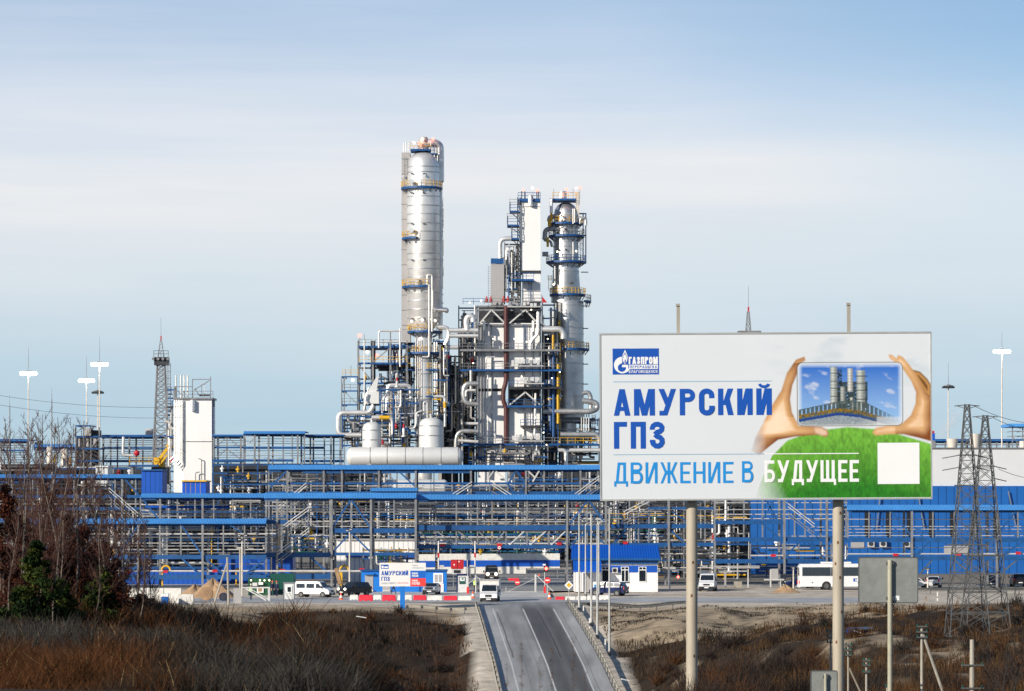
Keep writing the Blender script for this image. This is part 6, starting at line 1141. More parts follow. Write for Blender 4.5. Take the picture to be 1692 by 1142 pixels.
# road signs
def disc_sign(label, px, py, r, Y, kind, y1=None, name='road_sign'):
    x, y, z = W(px, py, Y); s = Y/F; zb = gz(x, Y) if y1 is None else Zp(y1, Y); g = thing(name, label, 'road sign', (x, Y, zb))
    if kind != 'gate': MB().tube([(x, Y+.06, zb), (x, Y+.06, z+.2)], .035, 8).build('post', 'polemetal', g)
    def d(rr, yy, m, nm, n=28): MB().tube([(x, yy, z), (x, yy+.02, z)], rr, n).build(nm, m, g)
    if kind == 'priority':
        for q, m, yy in ((7.4, 'textwhite', 0), (4.2, 'yellow', -.02)): MB().add([(x-q*s, Y+yy, z), (x, Y+yy, z-q*s), (x+q*s, Y+yy, z), (x, Y+yy, z+q*s), (x-q*s, Y+yy+.018, z), (x, Y+yy+.018, z-q*s), (x+q*s, Y+yy+.018, z), (x, Y+yy+.018, z+q*s)], [(0, 1, 2, 3), (7, 6, 5, 4), (0, 4, 5, 1), (1, 5, 6, 2), (2, 6, 7, 3), (3, 7, 4, 0)]).build('plate', m, g)
    elif kind in ('no_entry', 'gate'): d(r*s, Y, 'signred', 'plate'); pbox(g, 'white_bar', 'textwhite', px-r*.68, py-r*.2, px+r*.68, py+r*.2, Y-.02, .02)
    elif kind == 'limit': d(r*s, Y, 'signred', 'plate'); d(r*.74*s, Y-.02, 'textwhite', 'plate_face'); pbox(g, 'mark', 'black', px-1.4, py-.9, px+1.4, py-.2, Y-.03, .02); pbox(g, 'mark', 'black', px-.4, py-.9, px+.4, py+1.2, Y-.03, .02)
    return g
disc_sign('yellow and white diamond priority sign at the right of the gate road', 940, 967, 7, 350, 'priority'); disc_sign('round red stop sign with a white bar right of the gate', 904.5, 959, 5, 378, 'no_entry'); disc_sign('round red no-entry sign hung on the sliding gate', 855, 962.5, 4.4, 388.8, 'gate', 966)
disc_sign('small round red ringed sign hanging under the gateway rack', 825, 905, 3.2, 413.5, 'limit', 908).location.z += 0
g = thing('traffic_light', 'red traffic light glowing on a thin post right of the gate', 'traffic light', (Xp(902, 383), 383, 0)); ppipe(g, 'post', 'polemetal', [(900, 979), (900, 934)], .7, 383, n=8); pbox(g, 'housing', 'black', 898.5, 934.5, 906, 945, 382.8, .3); hung(g, 'red_lamp', 902.5, 939.5, 382.75, .2); pbox(g, 'camera', 'textwhite', 897, 932, 901.5, 934.5, 382.8, .4)
# gate leaves and booms
g = thing('sliding_gate', 'wide grey sliding gate frame with a diagonal brace across the plant entrance', 'gate', (Xp(840, 389), 389, 0))
for seg in ((836, 978, 884, 978, 1.2), (836, 984, 884, 984, 2.2), (838, 978, 884, 956, 1.0), (836, 970, 836, 985, 1.4), (836, 955, 884, 955, .6)): pbar(g, 'gate_bar', 'polemetal', *seg[:4], 389, seg[4])
pbox(g, 'gate_post', 'palepipe', 883.2, 949, 886.2, 980, 389, .35)
g = thing('gate_leaf', 'open gate leaf of thin white bars beside the white kiosk', 'gate', (Xp(780, 391), 391, 0))
for seg in ((786, 950, 786, 980, 1.6), (793, 955, 793, 985, 1.2), (786, 952, 793, 957, 1), (786, 978, 793, 985, 1), (756, 977, 786, 956, .8)): pbar(g, 'gate_bar', 'palepipe', *seg[:4], 387.2, seg[4])
g = thing('boom_barrier', 'red and white boom barrier post with a slanting arm right of the gate', 'barrier', (Xp(900, 380), 380, 0)); pbox(g, 'cabinet', 'signred', 898.5, 969, 902, 980, 380, .5); pbar(g, 'arm', 'palepipe', 887, 951, 914, 977, 379.9, 1.3); pbox(g, 'lamp', 'orange', 889.5, 948.5, 892, 951.5, 379.9, .2)
g = thing('boom_barrier', 'red boom barrier post left of the gate beside the kiosk', 'barrier', (Xp(772, 378), 378, 0)); pbox(g, 'cabinet', 'signred', 771, 970, 775, 981, 378, .5); pbar(g, 'arm', 'palepipe', 773, 970, 772, 925, 377.9, 1.1)
# water barriers
def wb(label, x0, x1, red, y0=983.2, y1=992.6, Y=None):
    Y = Y or 54075/(y1-840)+0; a, b = Xp(x0, Y), Xp(x1, Y); h = Zp(y0, Y)-Zp(y1, Y); L = b-a
    if not hasattr(wb, 'me'): wb.me = {}
    if red not in wb.me:
        ms = MB().prism([(-.5, 0), (-.5, .6), (-.47, .95), (-.44, 1), (.44, 1), (.47, .95), (.5, .6), (.5, 0), (.30, 0), (.28, .14), (.10, .14), (.08, 0), (-.08, 0), (-.10, .14), (-.28, .14), (-.30, 0)], -.2, .2, lambda z: 1 if z < .3 else .7).build('water_barrier', 'barrier_red' if red else 'barrier_white', bevel=.02)
        wb.me[red] = ms; o = ms
    else: o = wb.me[red].copy(); COL.objects.link(o)
    o.location = ((a+b)/2, Y, gz((a+b)/2, Y)+.015); o.scale = (L, 1, h); tag(o, label, 'barrier', 'red and white plastic water barriers'); return o
ROWL = [(578, 592, 0), (593, 616, 1), (617, 630.5, 0), (631.5, 654, 1), (657, 681, 0), (683, 704.5, 1), (706, 731, 0), (733, 755.5, 1), (757, 779, 0)]
NTH = ['first', 'second', 'third', 'fourth', 'fifth', 'sixth']
cr = [0, 0]
for x0, x1, rd in ROWL: wb(f"{'red' if rd else 'white'} plastic barrier, {NTH[cr[rd]]} {'red' if rd else 'white'} one from the left in the row left of the gate", x0, x1, rd, y1=993.5 if x0 < 640 and rd else 992); cr[rd] += 1
wb('single red plastic barrier right of the gate, next to the diamond sign', 917.5, 933, 1, y1=991); cr = 0
for x0, x1 in ((934, 951.5), (952.5, 969), (970, 985), (990, 1009)): wb(f'white plastic barrier, {NTH[cr]} in the row below the lamp poles right of the gate', x0, x1, 0, y1=991.5); cr += 1
wb('lone red plastic barrier far inside the yard in front of the hoarding', 840, 858, 1, 941, 948.5, 452)
for lab, x, Yv in (('orange and white road cone by the nose of the black car', 563.5, 358), ('striped marker cone at the end of the barriers right of the gate', 908, 360), ('striped marker cone at the end of the barriers left of the gate', 781.5, 364)):
    g = thing('road_cone', lab, 'cone', (Xp(x, Yv), Yv, 0)); xx = Xp(x, Yv); MB().lathe(xx, Yv, [(.22, .03), (.16, .25), (.11, .5), (.05, .8), (.01, .82)], 14, z0=.02).build('cone', 'orange', g); MB().lathe(xx, Yv, [(.175, .22), (.128, .45)], 14, z0=.02).build('white_band', 'textwhite', g); MB().box(xx-.28, Yv-.28, .015, xx+.28, Yv+.28, .06).build('base', 'orange', g)
# lamp posts along the road (tall, slim, curved arms)
def lamp_post(label, px, yb, yt, Y, w=4.0, arm=-12):
    x = Xp(px, Y); z0 = gz(x, Y)-.1; g = thing('lamp_post', label, 'lamp post', (x, Y, z0), 'slim lamp posts beside the road'); s = Y/F
    MB().tube([(x, Y, z0), (x, Y, z0+.5)], w*s*.75, 10).build('base_collar', 'galv', g); MB().tube([(x, Y, z0+.3), (x, Y, Zp(yt+4, Y))], w*s*.5, 10, w*s*.28).build('pole', 'polemetal', g, smooth=True)
    MB().tube(bend([(x, Y, Zp(yt+5, Y)), (x, Y, Zp(yt, Y)), (x+arm*s, Y, Zp(yt-3, Y))], 1.0), .05, 6).build('arm', 'polemetal', g, smooth=True); MB().lathe(0, 0, [(.02, -.06), (.16, -.04), (.2, .03), (.02, .08)], 10).build('lamp_head', 'galv', g).location = (arm*s, 0, Zp(yt-3, Y)-z0)
for lab, px, Y, yt, ar in (('slim lamp post, leftmost of the group by the diamond sign', 957, 334, 846, -14), ('slim lamp post standing behind the white barriers, second from the left', 967.5, 371, 866, 10), ('slim lamp post whose foot stands in the dark bank, third from the left', 977, 318, 849, -8), ('slim lamp post, fourth from the left, beside the dark blue car', 987, 305, 864, 9), ('slim lamp post standing at the rear bumper of the barriers, fifth from the left', 989.5, 370, 864, 12), ('slim lamp post, rightmost of the group, lowest on the bank', 1007, 292, 838, -13)): lamp_post(lab, px, 0, yt, Y, 4.2 if Y < 340 else 3.4, ar)
def flood_post(label, px, yt, Y, heads):
    x = Xp(px, Y); g = thing('floodlight_post', label, 'lamp post', (x, Y, gz(x, Y))); MB().tube([(x, Y, gz(x, Y)), (x, Y, Zp(yt, Y))], .11, 10, .07).build('pole', 'mastwhite', g, smooth=True); pbox(g, 'cross_arm', 'galv', px-5, yt-1, px+6, yt+.3, Y, .1)
    for (hx, hy) in heads: h = pbox(g, 'floodlight', 'darksteel', px+hx-2.5, yt+hy-1.6, px+hx+2.5, yt+hy+1.6, Y-.3, .25); pbox(h, 'lens', 'palepipe', px+hx-2, yt+hy+.2, px+hx+2, yt+hy+1.4, Y-.32, .03)
flood_post('white floodlight post with four lamps in front of the low rack', 400, 886, 375, ((-5, -1.5), (6, -2), (-4.5, 5), (6, 5))); flood_post('white floodlight post with twin lamps behind the black car', 577.5, 876, 383, ((-4, 0), (2, -2)))
flood_post('short white floodlight post beside the coach', 1311, 938, 405, ((0, 0),)); flood_post('short white floodlight post under the pylon', 1533, 940, 405, ((0, 0),))
# concrete posts, sand, slabs at the left
def prop_post(label, x0, y0, x1, y1, xb, yb, Y):
    g = thing('concrete_post', label, 'post', (Xp(x1, Y), Y, gz(Xp(x1, Y), Y))); MB().tube([(Xp(x1, Y), Y, gz(Xp(x1, Y), Y)-.2), W(x0, y0, Y)], .13, 8, .11).build('post', 'concrete', g)
    if xb: MB().tube([W(xb, yb, Y), W(x0-1, y0+12, Y)], .10, 8).build('prop', 'concrete', g)
prop_post('leaning concrete post with a raking prop beside the sand heap', 375.5, 921, 378, 1003, 352, 1003, 341); prop_post('straight concrete post nearest the low green hut', 397, 906, 397, 990, 0, 0, 350)
def heap(name, label, px, Y, w, h, m, seed, cat, d=None):
    x = Xp(px, Y); z = gz(x, Y); n = 28; k = 16; q = np.random.default_rng(seed); vs = []; fs = []; ph = q.random(6)*6
    for j in range(k+1):
        r = j/k
        for i in range(n):
            a = 2*math.pi*i/n; rr = w/2*(1+.12*math.sin(3*a+ph[0])+.08*math.sin(5*a+ph[1])); zz = h*(1-r)**1.15*(1+.18*math.sin(2*a+ph[2]+4*r))+.05*h*math.sin(9*a+ph[3]+7*r)*r*(1-r)*4-.06*(r > .98); vs.append((x+rr*r*math.sin(a), Y-(d or .7)*rr*r*math.cos(a), z+max(zz, -.1)))
    for j in range(k):
        for i in range(n): fs.append((j*n+i, (j+1)*n+i, (j+1)*n+(i+1) % n, j*n+(i+1) % n))
    return tag(MB().add(vs, fs).build(name, m, smooth=True), label, cat)
heap('sand_heap', 'tall heap of tan sand behind the leaning concrete post', 352, 366, 6.2, 2.0, 'sand', 5, 'sand heap'); heap('sand_heap', 'lower heap of tan sand at the left of the taller heap', 322, 372, 4.4, 1.3, 'sand', 6, 'sand heap'); heap('sand_heap', 'small reddish soil heap at the edge of the pine', 204, 360, 4.5, 1.5, 'sand', 8, 'sand heap'); heap('soil_heap', 'low soil mound by the dug verge near the coach', 1298, 388, 3.5, .9, 'sand', 9, 'soil heap')
g = thing('cable_drum', 'wooden cable drum lying against the sand heap', 'cable drum', (Xp(341, 356), 356, 0)); x = Xp(341, 356)
for yy in (355.5, 356.3): MB().tube([(x, yy, .75), (x, yy+.07, .75)], .75, 22).build('flange', 'wood', g)
MB().tube([(x, 355.57, .75), (x, 356.3, .75)], .4, 18).build('core', 'black', g)
g = thing('barrel', 'dark round barrel on its side at the foot of the sand heap', 'barrel', (Xp(369, 354), 354, 0)); x = Xp(369, 354); MB().tube([(x, 353.6, .45), (x, 354.6, .45)], .45, 18).build('barrel_shell', 'carblue', g); MB().tube([(x, 353.56, .45), (x, 353.62, .45)], .36, 18).build('lid', 'darksteel', g)
def slab(label, x0, y0, x1, y1, Y, m='barrier_white', n=1):
    g = thing('concrete_slab', label, 'slab wall', (Xp((x0+x1)/2, Y), Y, gz(Xp((x0+x1)/2, Y), Y))); pbox(g, 'panel', m, x0, y0, x1, y1, Y, .5)
    for k in range(1, n): x = x0+(x1-x0)*k/n; pbox(g, 'joint', 'steel', x-.4, y0, x+.4, y1, Y-.03, .05)
    return g
slab('long low white block wall behind the blue portable toilet', 213, 972, 299, 1008, 346, n=3); slab('shorter pale block wall right of the blue portable toilet', 295, 982, 319, 1010, 338)
g = thing('portable_toilet', 'bright blue portable toilet with a white roof in front of the block wall', 'toilet', (Xp(271.5, 336), 336, gz(Xp(271.5, 336), 336))); pbox(g, 'cabin', 'hutblue', 266.5, 986, 277.5, 1008, 336, .9); pbox(g, 'roof', 'textwhite', 265.8, 981.5, 278, 986, 335.9, 1.1); pbox(g, 'door', 'postblue', 268.2, 988, 276, 1008, 335.95, .06); pbox(g, 'handle', 'steel', 274.4, 996, 275.2, 998, 335.9, .06)
g = thing('gate_leaf', 'leaning white gate leaf with a diagonal bar by the low green hut', 'gate', (Xp(420, 352), 352, 0))
for seg in ((400, 971, 446, 971, 2.2), (444.5, 970, 444.5, 993, 3.6), (405, 972, 440, 992, 2.2), (412, 972, 446, 992, 1.4), (398, 969, 392, 1005, 2.0)): pbar(g, 'gate_bar', 'palepipe', *seg[:4], 354, seg[4])
pbox(g, 'side_panel', 'greypanel', 386, 972, 399, 1006, 345, .08)
for i, (lab, x, y0, y1) in enumerate((('rusty upright board leaning behind the black car', 559, 939, 965), ('yellow sleeved pipe stump behind the black car', 564, 946, 968))):
    g = thing('board_stack', lab, 'board', (Xp(x, 395), 395, 0)); pbar(g, 'board', 'wood' if i == 0 else 'yellow', x-4 if not i else x, y0, x+3 if not i else x, y1, 395, 6 if not i else 3.5); pbox(g, 'stand', 'steel', x-3, y1, x+4, y1+11, 395, .3)
for lab, px, py, Yv, w_ in (('yellow hooped pipe bend left of the sand heap', 275, 938, 403, 7), ('yellow hooped pipe bend above the rusty board', 569, 938, 412, 7), ('small yellow pipe bend above the teal container', 461, 939, 412, 3), ('small yellow pipe bend beside the four-lamp post', 393, 939, 412, 3)):
    g = thing('pipe_bend', lab, 'pipe', W(px, py+8, Yv)); s = Yv/F; x, y, z = W(px, py+4, Yv); MB().tube([(x+math.cos(R(a))*w_*s, Yv-.5, z+math.sin(R(a))*w_*s) for a in range(180, -1, -15)], 1.7*s, 10).build('bend', 'yellow', g, smooth=True); pbox(g, 'stub', 'yellow', px-w_-1.2, py+4, px-w_+1.2, py+30, Yv-.55, .2)
RED = [(153, 944), (212, 945), (273, 944.5), (355, 943.5), (467, 942.5), (598, 941), (731, 901), (825, 900), (924, 898.5), (1033, 897), (1278, 918), (1480, 917), (1584, 916), (1683, 914)]
for i, (x, y) in enumerate(RED):
    Yv = 401.9 if x < 440 else (409.9 if x < 700 else (413.8 if x < 1003 else (415.8 if x < 1182 else 403.8))); o = pbox(None, 'red_pipe_sleeve', 'red', x-4, y-2.2, x+4, y+2.2, Yv, .5)
    tag(o, f"red sleeve clamped on the white pipe of the front rack, {['first', 'second', 'third', 'fourth', 'fifth', 'sixth', 'seventh', 'eighth', 'ninth', 'tenth', 'eleventh', 'twelfth', 'thirteenth', 'last'][i]} from the left", 'pipe sleeve', 'red sleeves along the white pipe')
# guardrails
def guardrail(label, pts, Y_of=None, h=.75, m='galv', side=1, step=2.0, post_m='galv'):
    P = [Vector((x, y, gz(x, y)+.0)) for x, y in pts]; g = thing('guardrail', label, 'guardrail', P[0]); L = 0; prof = [(0, -.16), (.05, -.12), (.0, -.03), (.0, .03), (.05, .12), (0, .16)]; vs = []; fs = []; n = len(prof)
    for i, p in enumerate(P):
        d = (P[min(i+1, len(P)-1)]-P[max(i-1, 0)]); nx, ny = -d.y, d.x; l = math.hypot(nx, ny); nx, ny = nx/l*side, ny/l*side
        for o, zz in prof: vs.append((p.x+nx*o, p.y+ny*o, p.z+h+zz))
        for o, zz in prof: vs.append((p.x+nx*(o-.012), p.y+ny*(o-.012), p.z+h+zz))
    for i in range(len(P)-1):
        for k in range(n-1): a = i*2*n+k; fs += [(a, a+1, a+2*n+1, a+2*n), (a+n, a+3*n, a+3*n+1, a+n+1)]
    MB().add(vs, fs).build('rail', m, g)
    acc = 1e9
    for i, p in enumerate(P):
        if i: acc += (p-P[i-1]).length
        if acc >= step: acc = 0; d = (P[min(i+1, len(P)-1)]-P[max(i-1, 0)]).normalized(); o = Vector((d.y, -d.x, 0))*side*.1; MB().box(p.x+o.x-.05, p.y+o.y-.05, p.z-.5, p.x+o.x+.05, p.y+o.y+.05, p.z+h+.15).build('rail_post', post_m, g)
    return g
guardrail('guardrail curving down the left edge of the road', [(road_at(y)[0]-5.15, y) for y in np.arange(215, 342, 1.5)], side=1, h=.42, m='concrete')
guardrail('guardrail curving down the right edge of the road', [(road_at(y)[0]+4.85, y) for y in np.arange(215, 344, 1.5)], side=-1, m='concrete')
guardrail('short guardrail seen from behind on the yard edge left of the road', [(Xp(px, 331), 331.0) for px in np.arange(672, 778, 3)], side=1, h=.6, m='concrete', step=1.4); guardrail('guardrail along the yard edge right of the lamp posts', [(Xp(px, 335), 335) for px in np.arange(950, 1135, 3)], side=-1, step=1.6, m='galv')
guardrail('low guardrail along the far verge at the right of the coach', [(Xp(px, 382), 382) for px in np.arange(1510, 1700, 4)], side=-1, h=.6)
for i, (px, Yv) in enumerate(((964, 330), (974, 316), (1000, 296), (1549, 352), (1530, 350))): 
    g = thing('marker_post', ['white marker post just right of the guardrail top', 'white marker post half way down the right bank', 'white marker post lowest on the right bank', 'white marker post on the verge left of the pylon', 'small rusty marker stub on the verge left of the pylon'][i], 'marker post', (Xp(px, Yv), Yv, gz(Xp(px, Yv), Yv))); x = Xp(px, Yv); z = gz(x, Yv); MB().box(x-.06, Yv-.05, z-.2, x+.06, Yv+.05, z+(1.0 if i < 4 else .5)).build('post', 'barrier_white' if i < 4 else 'wood', g); MB().box(x-.065, Yv-.055, z+.35, x+.065, Yv+.055, z+.45).build('band', 'black', g)
for lab, x0, y0, x1, y1, Yv in (('grey steel cabinet on a stand under the blue warehouse rack', 1274, 940, 1286, 957, 408), ('low beige box beside the white van', 1213, 961, 1226, 971, 405), ('thin fence of white posts behind the white van', 1197, 942, 1200, 970, 405)):
    g = thing('utility_box', lab, 'cabinet' if x1-x0 > 5 else 'fence', (Xp((x0+x1)/2, Yv), Yv, 0)); pbox(g, 'box_wall', 'greypanel' if y0 != 961 else 'concrete', x0, y0, x1, y1, Yv, .5)
    if y0 == 940: pbox(g, 'shelf', 'palepipe', 1263, 957, 1296, 959, Yv-.2, 1.0); pbox(g, 'leg', 'palepipe', 1273, 959, 1274.5, 972, Yv, .1); pbox(g, 'leg', 'palepipe', 1289, 959, 1290.5, 972, Yv, .1)
    if x0 == 1197: pbox(g, 'fence_post', 'palepipe', 1235, 941, 1237, 971, Yv, .1); pbox(g, 'fence_rail', 'palepipe', 1198, 943, 1236, 944.5, Yv, .08); pbox(g, 'fence_post', 'palepipe', 1272, 941, 1274, 970, Yv, .1)
g = thing('bracket_frame', 'white pipe gallows at the right of the guardhouse', 'frame', (Xp(1100, 400), 400, 0)); pbox(g, 'post', 'palepipe', 1105.5, 945, 1107.8, 974, 400, .15); pbox(g, 'arm', 'palepipe', 1104, 940.5, 1140, 942.8, 400, .15); hung(g, 'red_lamp', 1120.5, 953.5, 405, .16); pbox(g, 'lamp_bracket', 'steel', 1120, 943, 1121, 952, 404.9, .05)
# ------------------------------------------------------------------ pylons, poles, blank signs
for lab, cx, y0, w1, Yv in (('nearer left lattice pylon of the twin pair, thin cross arm at its top', 1598, 668, 66, 250), ('slightly shorter right lattice pylon of the twin pair', 1628, 686, 74, 262)):
    x = Xp(cx, Yv); zb = gz(x, Yv); g, x = lattice_mast('power_pylon', lab, cx, y0, 0, 7, w1, Yv, 15, 'galv', 'pylon', zb, 1.35, group='twin power pylons'); s = Yv/F
    b = MB()
    for sd_ in (-1, 1): b.bar((x, Yv, Zp(y0+1, Yv)), (x+sd_*21*s, Yv, Zp(y0+3, Yv)), .07); b.bar((x, Yv, Zp(y0+8, Yv)), (x+sd_*16*s, Yv, Zp(y0+3, Yv)), .05)
    b.build('cross_arm', 'galv', g)
    for yy, hw in ((y0+84, 14), (y0+134, 19), (y0+232, 30)): MB().bar((x-hw*s, Yv-hw*s*.8, Zp(yy, Yv)), (x+hw*s, Yv-hw*s*.8, Zp(yy, Yv)), .09).bar((x-hw*s, Yv+hw*s*.8, Zp(yy, Yv)), (x+hw*s, Yv+hw*s*.8, Zp(yy, Yv)), .09).build('cross_beam', 'galv', g)
    for sd_ in (-1, 1):
        for yy in (y0+84, y0+104): MB().tube([(x+sd_*12*s, Yv, Zp(yy, Yv)), (x+sd_*38*s, Yv+1, Zp(yy+5, Yv))], .04, 6).build('insulator_string', 'galv', g)
for lab, a, b_, sag in (('power cable from the left pylon running off to the right', (1610, 671, 250), (1760, 690, 380), 1), ('power cable from the right pylon running off to the right', (1640, 690, 262), (1760, 700, 400), 1), ('thin power cable crossing the sky low at the left, upper one', (-80, 640, 420), (300, 672, 520), 1.0), ('thin power cable crossing the sky low at the left, lower one', (-80, 655, 420), (300, 690, 520), 1.0), ('power cable slung from the right pylon to the warehouse side', (1650, 775, 262), (1760, 782, 400), .8)):
    A = Vector(W(*a)); B_ = Vector(W(*b_)); pts = [A.lerp(B_, k/14)-Vector((0, 0, sag*4*(k/14)*(1-k/14))) for k in range(15)]; tag(MB().tube(pts, .022, 4).build('power_cable', 'rope'), lab, 'cable')
def small_pole(label, px, yt, Y, arms=(5, 14, 23), strut=None, w=4.6, aw=9, m='concrete'):
    x = Xp(px, Y); z0 = gz(x, Y)-.3; s = Y/F; g = thing('utility_pole', label, 'utility pole', (x, Y, z0)); MB().tube([(x, Y, z0), (x, Y, Zp(yt, Y))], w*s*.55, 8, w*s*.4).build('pole', m, g, smooth=True)
    for a in arms:
        ar = MB().bar((x-aw*s, Y-.12, Zp(yt+a, Y)), (x+aw*s, Y-.12, Zp(yt+a, Y)), .05).build('cross_arm', 'galv', g)
        for sd_ in (-1, 1): MB().lathe(x+sd_*aw*s*.85, Y-.12, [(.015, 0), (.04, .02), (.024, .045), (.04, .065), (.01, .10)], 8, z0=Zp(yt+a, Y)).build('insulator', 'greenbox', ar, smooth=True)
    if strut: MB().tube([W(px+2, yt+strut[0], Y), (Xp(strut[1], Y), Y+.5, Zp(strut[2], Y))], w*s*.5, 8).build('strut', m, g)
    return g
small_pole('concrete pole with three insulator arms and a raking strut left of the pylons', 1523, 1034, 124, (1, 10, 19), (14, 1580, 1200), 5)
small_pole('concrete pole with insulators just left of the right billboard post', 1372.5, 1042, 122, (1, 11, 19), None, 4, 7); small_pole('concrete pole with a raking strut just right of the right billboard post', 1401.5, 1064, 121, (2, 10, 18), (40, 1450, 1200), 3.6, 5); small_pole('thin bare pole with short arms between the billboard post and the grey sign', 1431.5, 1088, 119, (3, 11, 22), None, 4, 6, 'concrete')
small_pole('thick pole with two wide cross arms below the pylons', 1606, 1057, 112, (42, 80), None, 8.5, 19, 'concrete'); small_pole('short pole top beside the post of the grey sign', 1466, 1133, 108, (2,), None, 4, 3)
def blank_sign(label, x0, y0, x1, y1, Y, pole, pw, extra=False):
    xp = Xp(pole, Y); z0 = gz(xp, Y)-.3; g = thing('road_sign', label, 'road sign', (xp, Y, z0)); s = Y/F; r = 3*s; X0, X1, Z0, Z1 = Xp(x0, Y), Xp(x1, Y), Zp(y1, Y), Zp(y0, Y); out_ = []
    for cx, cz, a0 in ((X1-r, Z1-r, 0), (X0+r, Z1-r, 90), (X0+r, Z0+r, 180), (X1-r, Z0+r, 270)): out_ += [(cx+r*math.cos(R(a0+k*22.5)), cz+r*math.sin(R(a0+k*22.5))) for k in range(5)]
    p = MB().prism(out_, Y+.10, Y+.125).build('panel', 'signback', g); MB().tube([(x, Y+.11, z) for x, z in out_+out_[:1]], .022, 5).build('panel_rim', 'galv', p)
    MB().tube([(xp, Y, z0), (xp, Y, Z1-.08)], pw*s*.5, 12).build('post', 'polepaint' if 'polepaint' in M_ else 'concrete', g, smooth=True)
    for zz in (Z1-.18, Z0+.15): MB().box(xp-pw*s*.75, Y-.02, zz-.05, xp+pw*s*.75, Y+.11, zz+.05).build('clamp', 'galv', g)
    for sx in (-.55, .55): MB().box(xp+sx*(X1-X0)*.5-.02, Y+.06, Z0+.1, xp+sx*(X1-X0)*.5+.02, Y+.10, Z1-.1).build('stiffener', 'signback', p) if 0 else None
    if extra: pbox(p, 'sticker', 'textwhite', 1478.5, 984.5, 1486, 992, Y+.096, .003)
    return g
blank_sign('large blank back of a grey road sign on a pale pole at the right', 1419.5, 921.5, 1517, 996, 105, 1470.5, 8, True); blank_sign('small blank back of a road sign at the bottom edge left of the billboard post', 1340.5, 1109, 1384, 1160, 100, 1364, 5)
tag(MB().tube([W(1402, 1042, 268), W(1440, 1041, 275), W(1480, 1038, 283), W(1524, 1036, 292)], .28, 10).build('drain_pipe', 'carblue', smooth=True), 'long dark blue pipe lying across the dark hollow left of the pylons', 'pipe')
for lab, px, Yv, ln_ in (('white plank of litter lying on the dark bank below the small plant sign', 597, 312, .9), ('pale litter scrap on the slope right of the billboard post', 1417, 255, .5), ('crumpled white litter low on the right bank by the guardrail', 1033, 272, .6)):
    x = Xp(px, Yv); tag(MB().bar((x-ln_/2, Yv, gz(x, Yv)+.75), (x+ln_/2, Yv+.2, gz(x, Yv)+.6), .28, .08).build('litter', 'textwhite'), lab, 'litter')
# ------------------------------------------------------------------ trees
def bare_tree(label, px, Y, yt, seed, m='birch', tm='twig', name='birch_tree', cat='tree', lean=0., nb=20, tw=6, r0=.075, spread=1.0, group='bare birches at the left', low=.22):
    q = random.Random(seed); x = Xp(px, Y); z = gz(x, Y)-.15; H = Zp(yt, Y)-z; g = thing(name, label, cat, (x, Y, z), group); P = []; ln = lean+q.uniform(-.06, .06); cv = q.uniform(-.05, .05); n = 9
    for k in range(n+1):
        f = k/n; P.append(Vector((x+H*(ln*f+cv*math.sin(f*5))+q.uniform(-.05, .05)*f, Y+q.uniform(-.1, .1)*f, z+H*f)))
    MB().tube(P, r0*H/8, 7, .012).build('trunk', m, g, smooth=True); b = MB()
    for k in range(nb):
        f = low+(.97-low)*(k+q.random())/nb; i = min(int(f*n), n-1); p = P[i].lerp(P[i+1], f*n-i); L = H*(.30*(1-f)+.08)*q.uniform(.7, 1.25)*spread; a = q.uniform(0, 2*math.pi); up = q.uniform(.8, 1.5)
        d = Vector((math.cos(a), math.sin(a), up)).normalized(); e = p+d*L*.5; t = e+(d+Vector((0, 0, .35))).normalized()*L*.5+Vector((q.uniform(-.1, .1), 0, 0)); rb = max(.010, r0*H/8*(1-f)*.45); b.tube([p, e, t], rb, 4, .006, caps=False)
        for j in range(tw):
            u = q.uniform(.2, 1); s_ = p.lerp(e, u*2) if u < .5 else e.lerp(t, u*2-1); dd = (d+Vector((q.uniform(-.8, .8), q.uniform(-.8, .8), q.uniform(-.2, .9)))).normalized(); l2 = L*q.uniform(.18, .42); m2_ = s_+dd*l2*.5+Vector((0, 0, q.uniform(-.03, .05))); b.tube([s_, m2_, s_+dd*l2+Vector((0, 0, q.uniform(-.08, .1)))], .008, 3, .004, caps=False)
            if q.random() < .7: d3 = (dd+Vector((q.uniform(-.7, .7), q.uniform(-.7, .7), q.uniform(-.4, .6)))).normalized(); b.tube([m2_, m2_+d3*l2*.6], .006, 3, .003, caps=False)
    b.build('crown', tm, g); return g
POSW = ['tallest', 'slender', 'crooked', 'forked', 'whippy', 'pale barked', 'dark barked', 'thin', 'spindly', 'upright']
spots = [(3, 128, 760), (14, 140, 715), (27, 133, 690), (36, 150, 700), (44, 126, 745), (55, 143, 705), (66, 136, 685), (74, 152, 700), (83, 130, 708), (92, 145, 690), (101, 138, 700), (112, 150, 695), (120, 128, 735), (131, 142, 745), (140, 135, 760), (150, 148, 755), (160, 131, 775), (168, 144, 790), (178, 137, 800), (187, 150, 815), (196, 133, 830), (206, 145, 845), (216, 139, 850), (228, 136, 862), (62, 122, 800), (20, 120, 830), (108, 121, 820), (152, 123, 850), (240, 142, 905), (88, 118, 860)]
for i, (px, Yv, yt) in enumerate(spots):
    nxt = 'at the left frame edge' if px < 20 else ('in front of the leftmost light mast' if px < 60 else ('left of the steel stair tower' if px < 122 else ('in front of the steel stair tower' if px < 166 else ('under the louvred rack' if px < 200 else 'at the thicket edge'))))
    kk = ['above the skyline', 'below the skyline', 'low and twiggy'][0 if yt < 725 else (1 if yt < 810 else 2)]
    bare_tree(f"{POSW[i % 10]} birch {nxt}, {kk}, {['front', 'middle', 'back'][0 if Yv < 130 else (1 if Yv < 144 else 2)]} row", px, Yv, yt, 300+i, lean=.02 if px < 150 else .07, nb=36 if yt < 760 else 34, tw=8, spread=.72, m='birch' if i % 3 else 'bark', r0=.062)
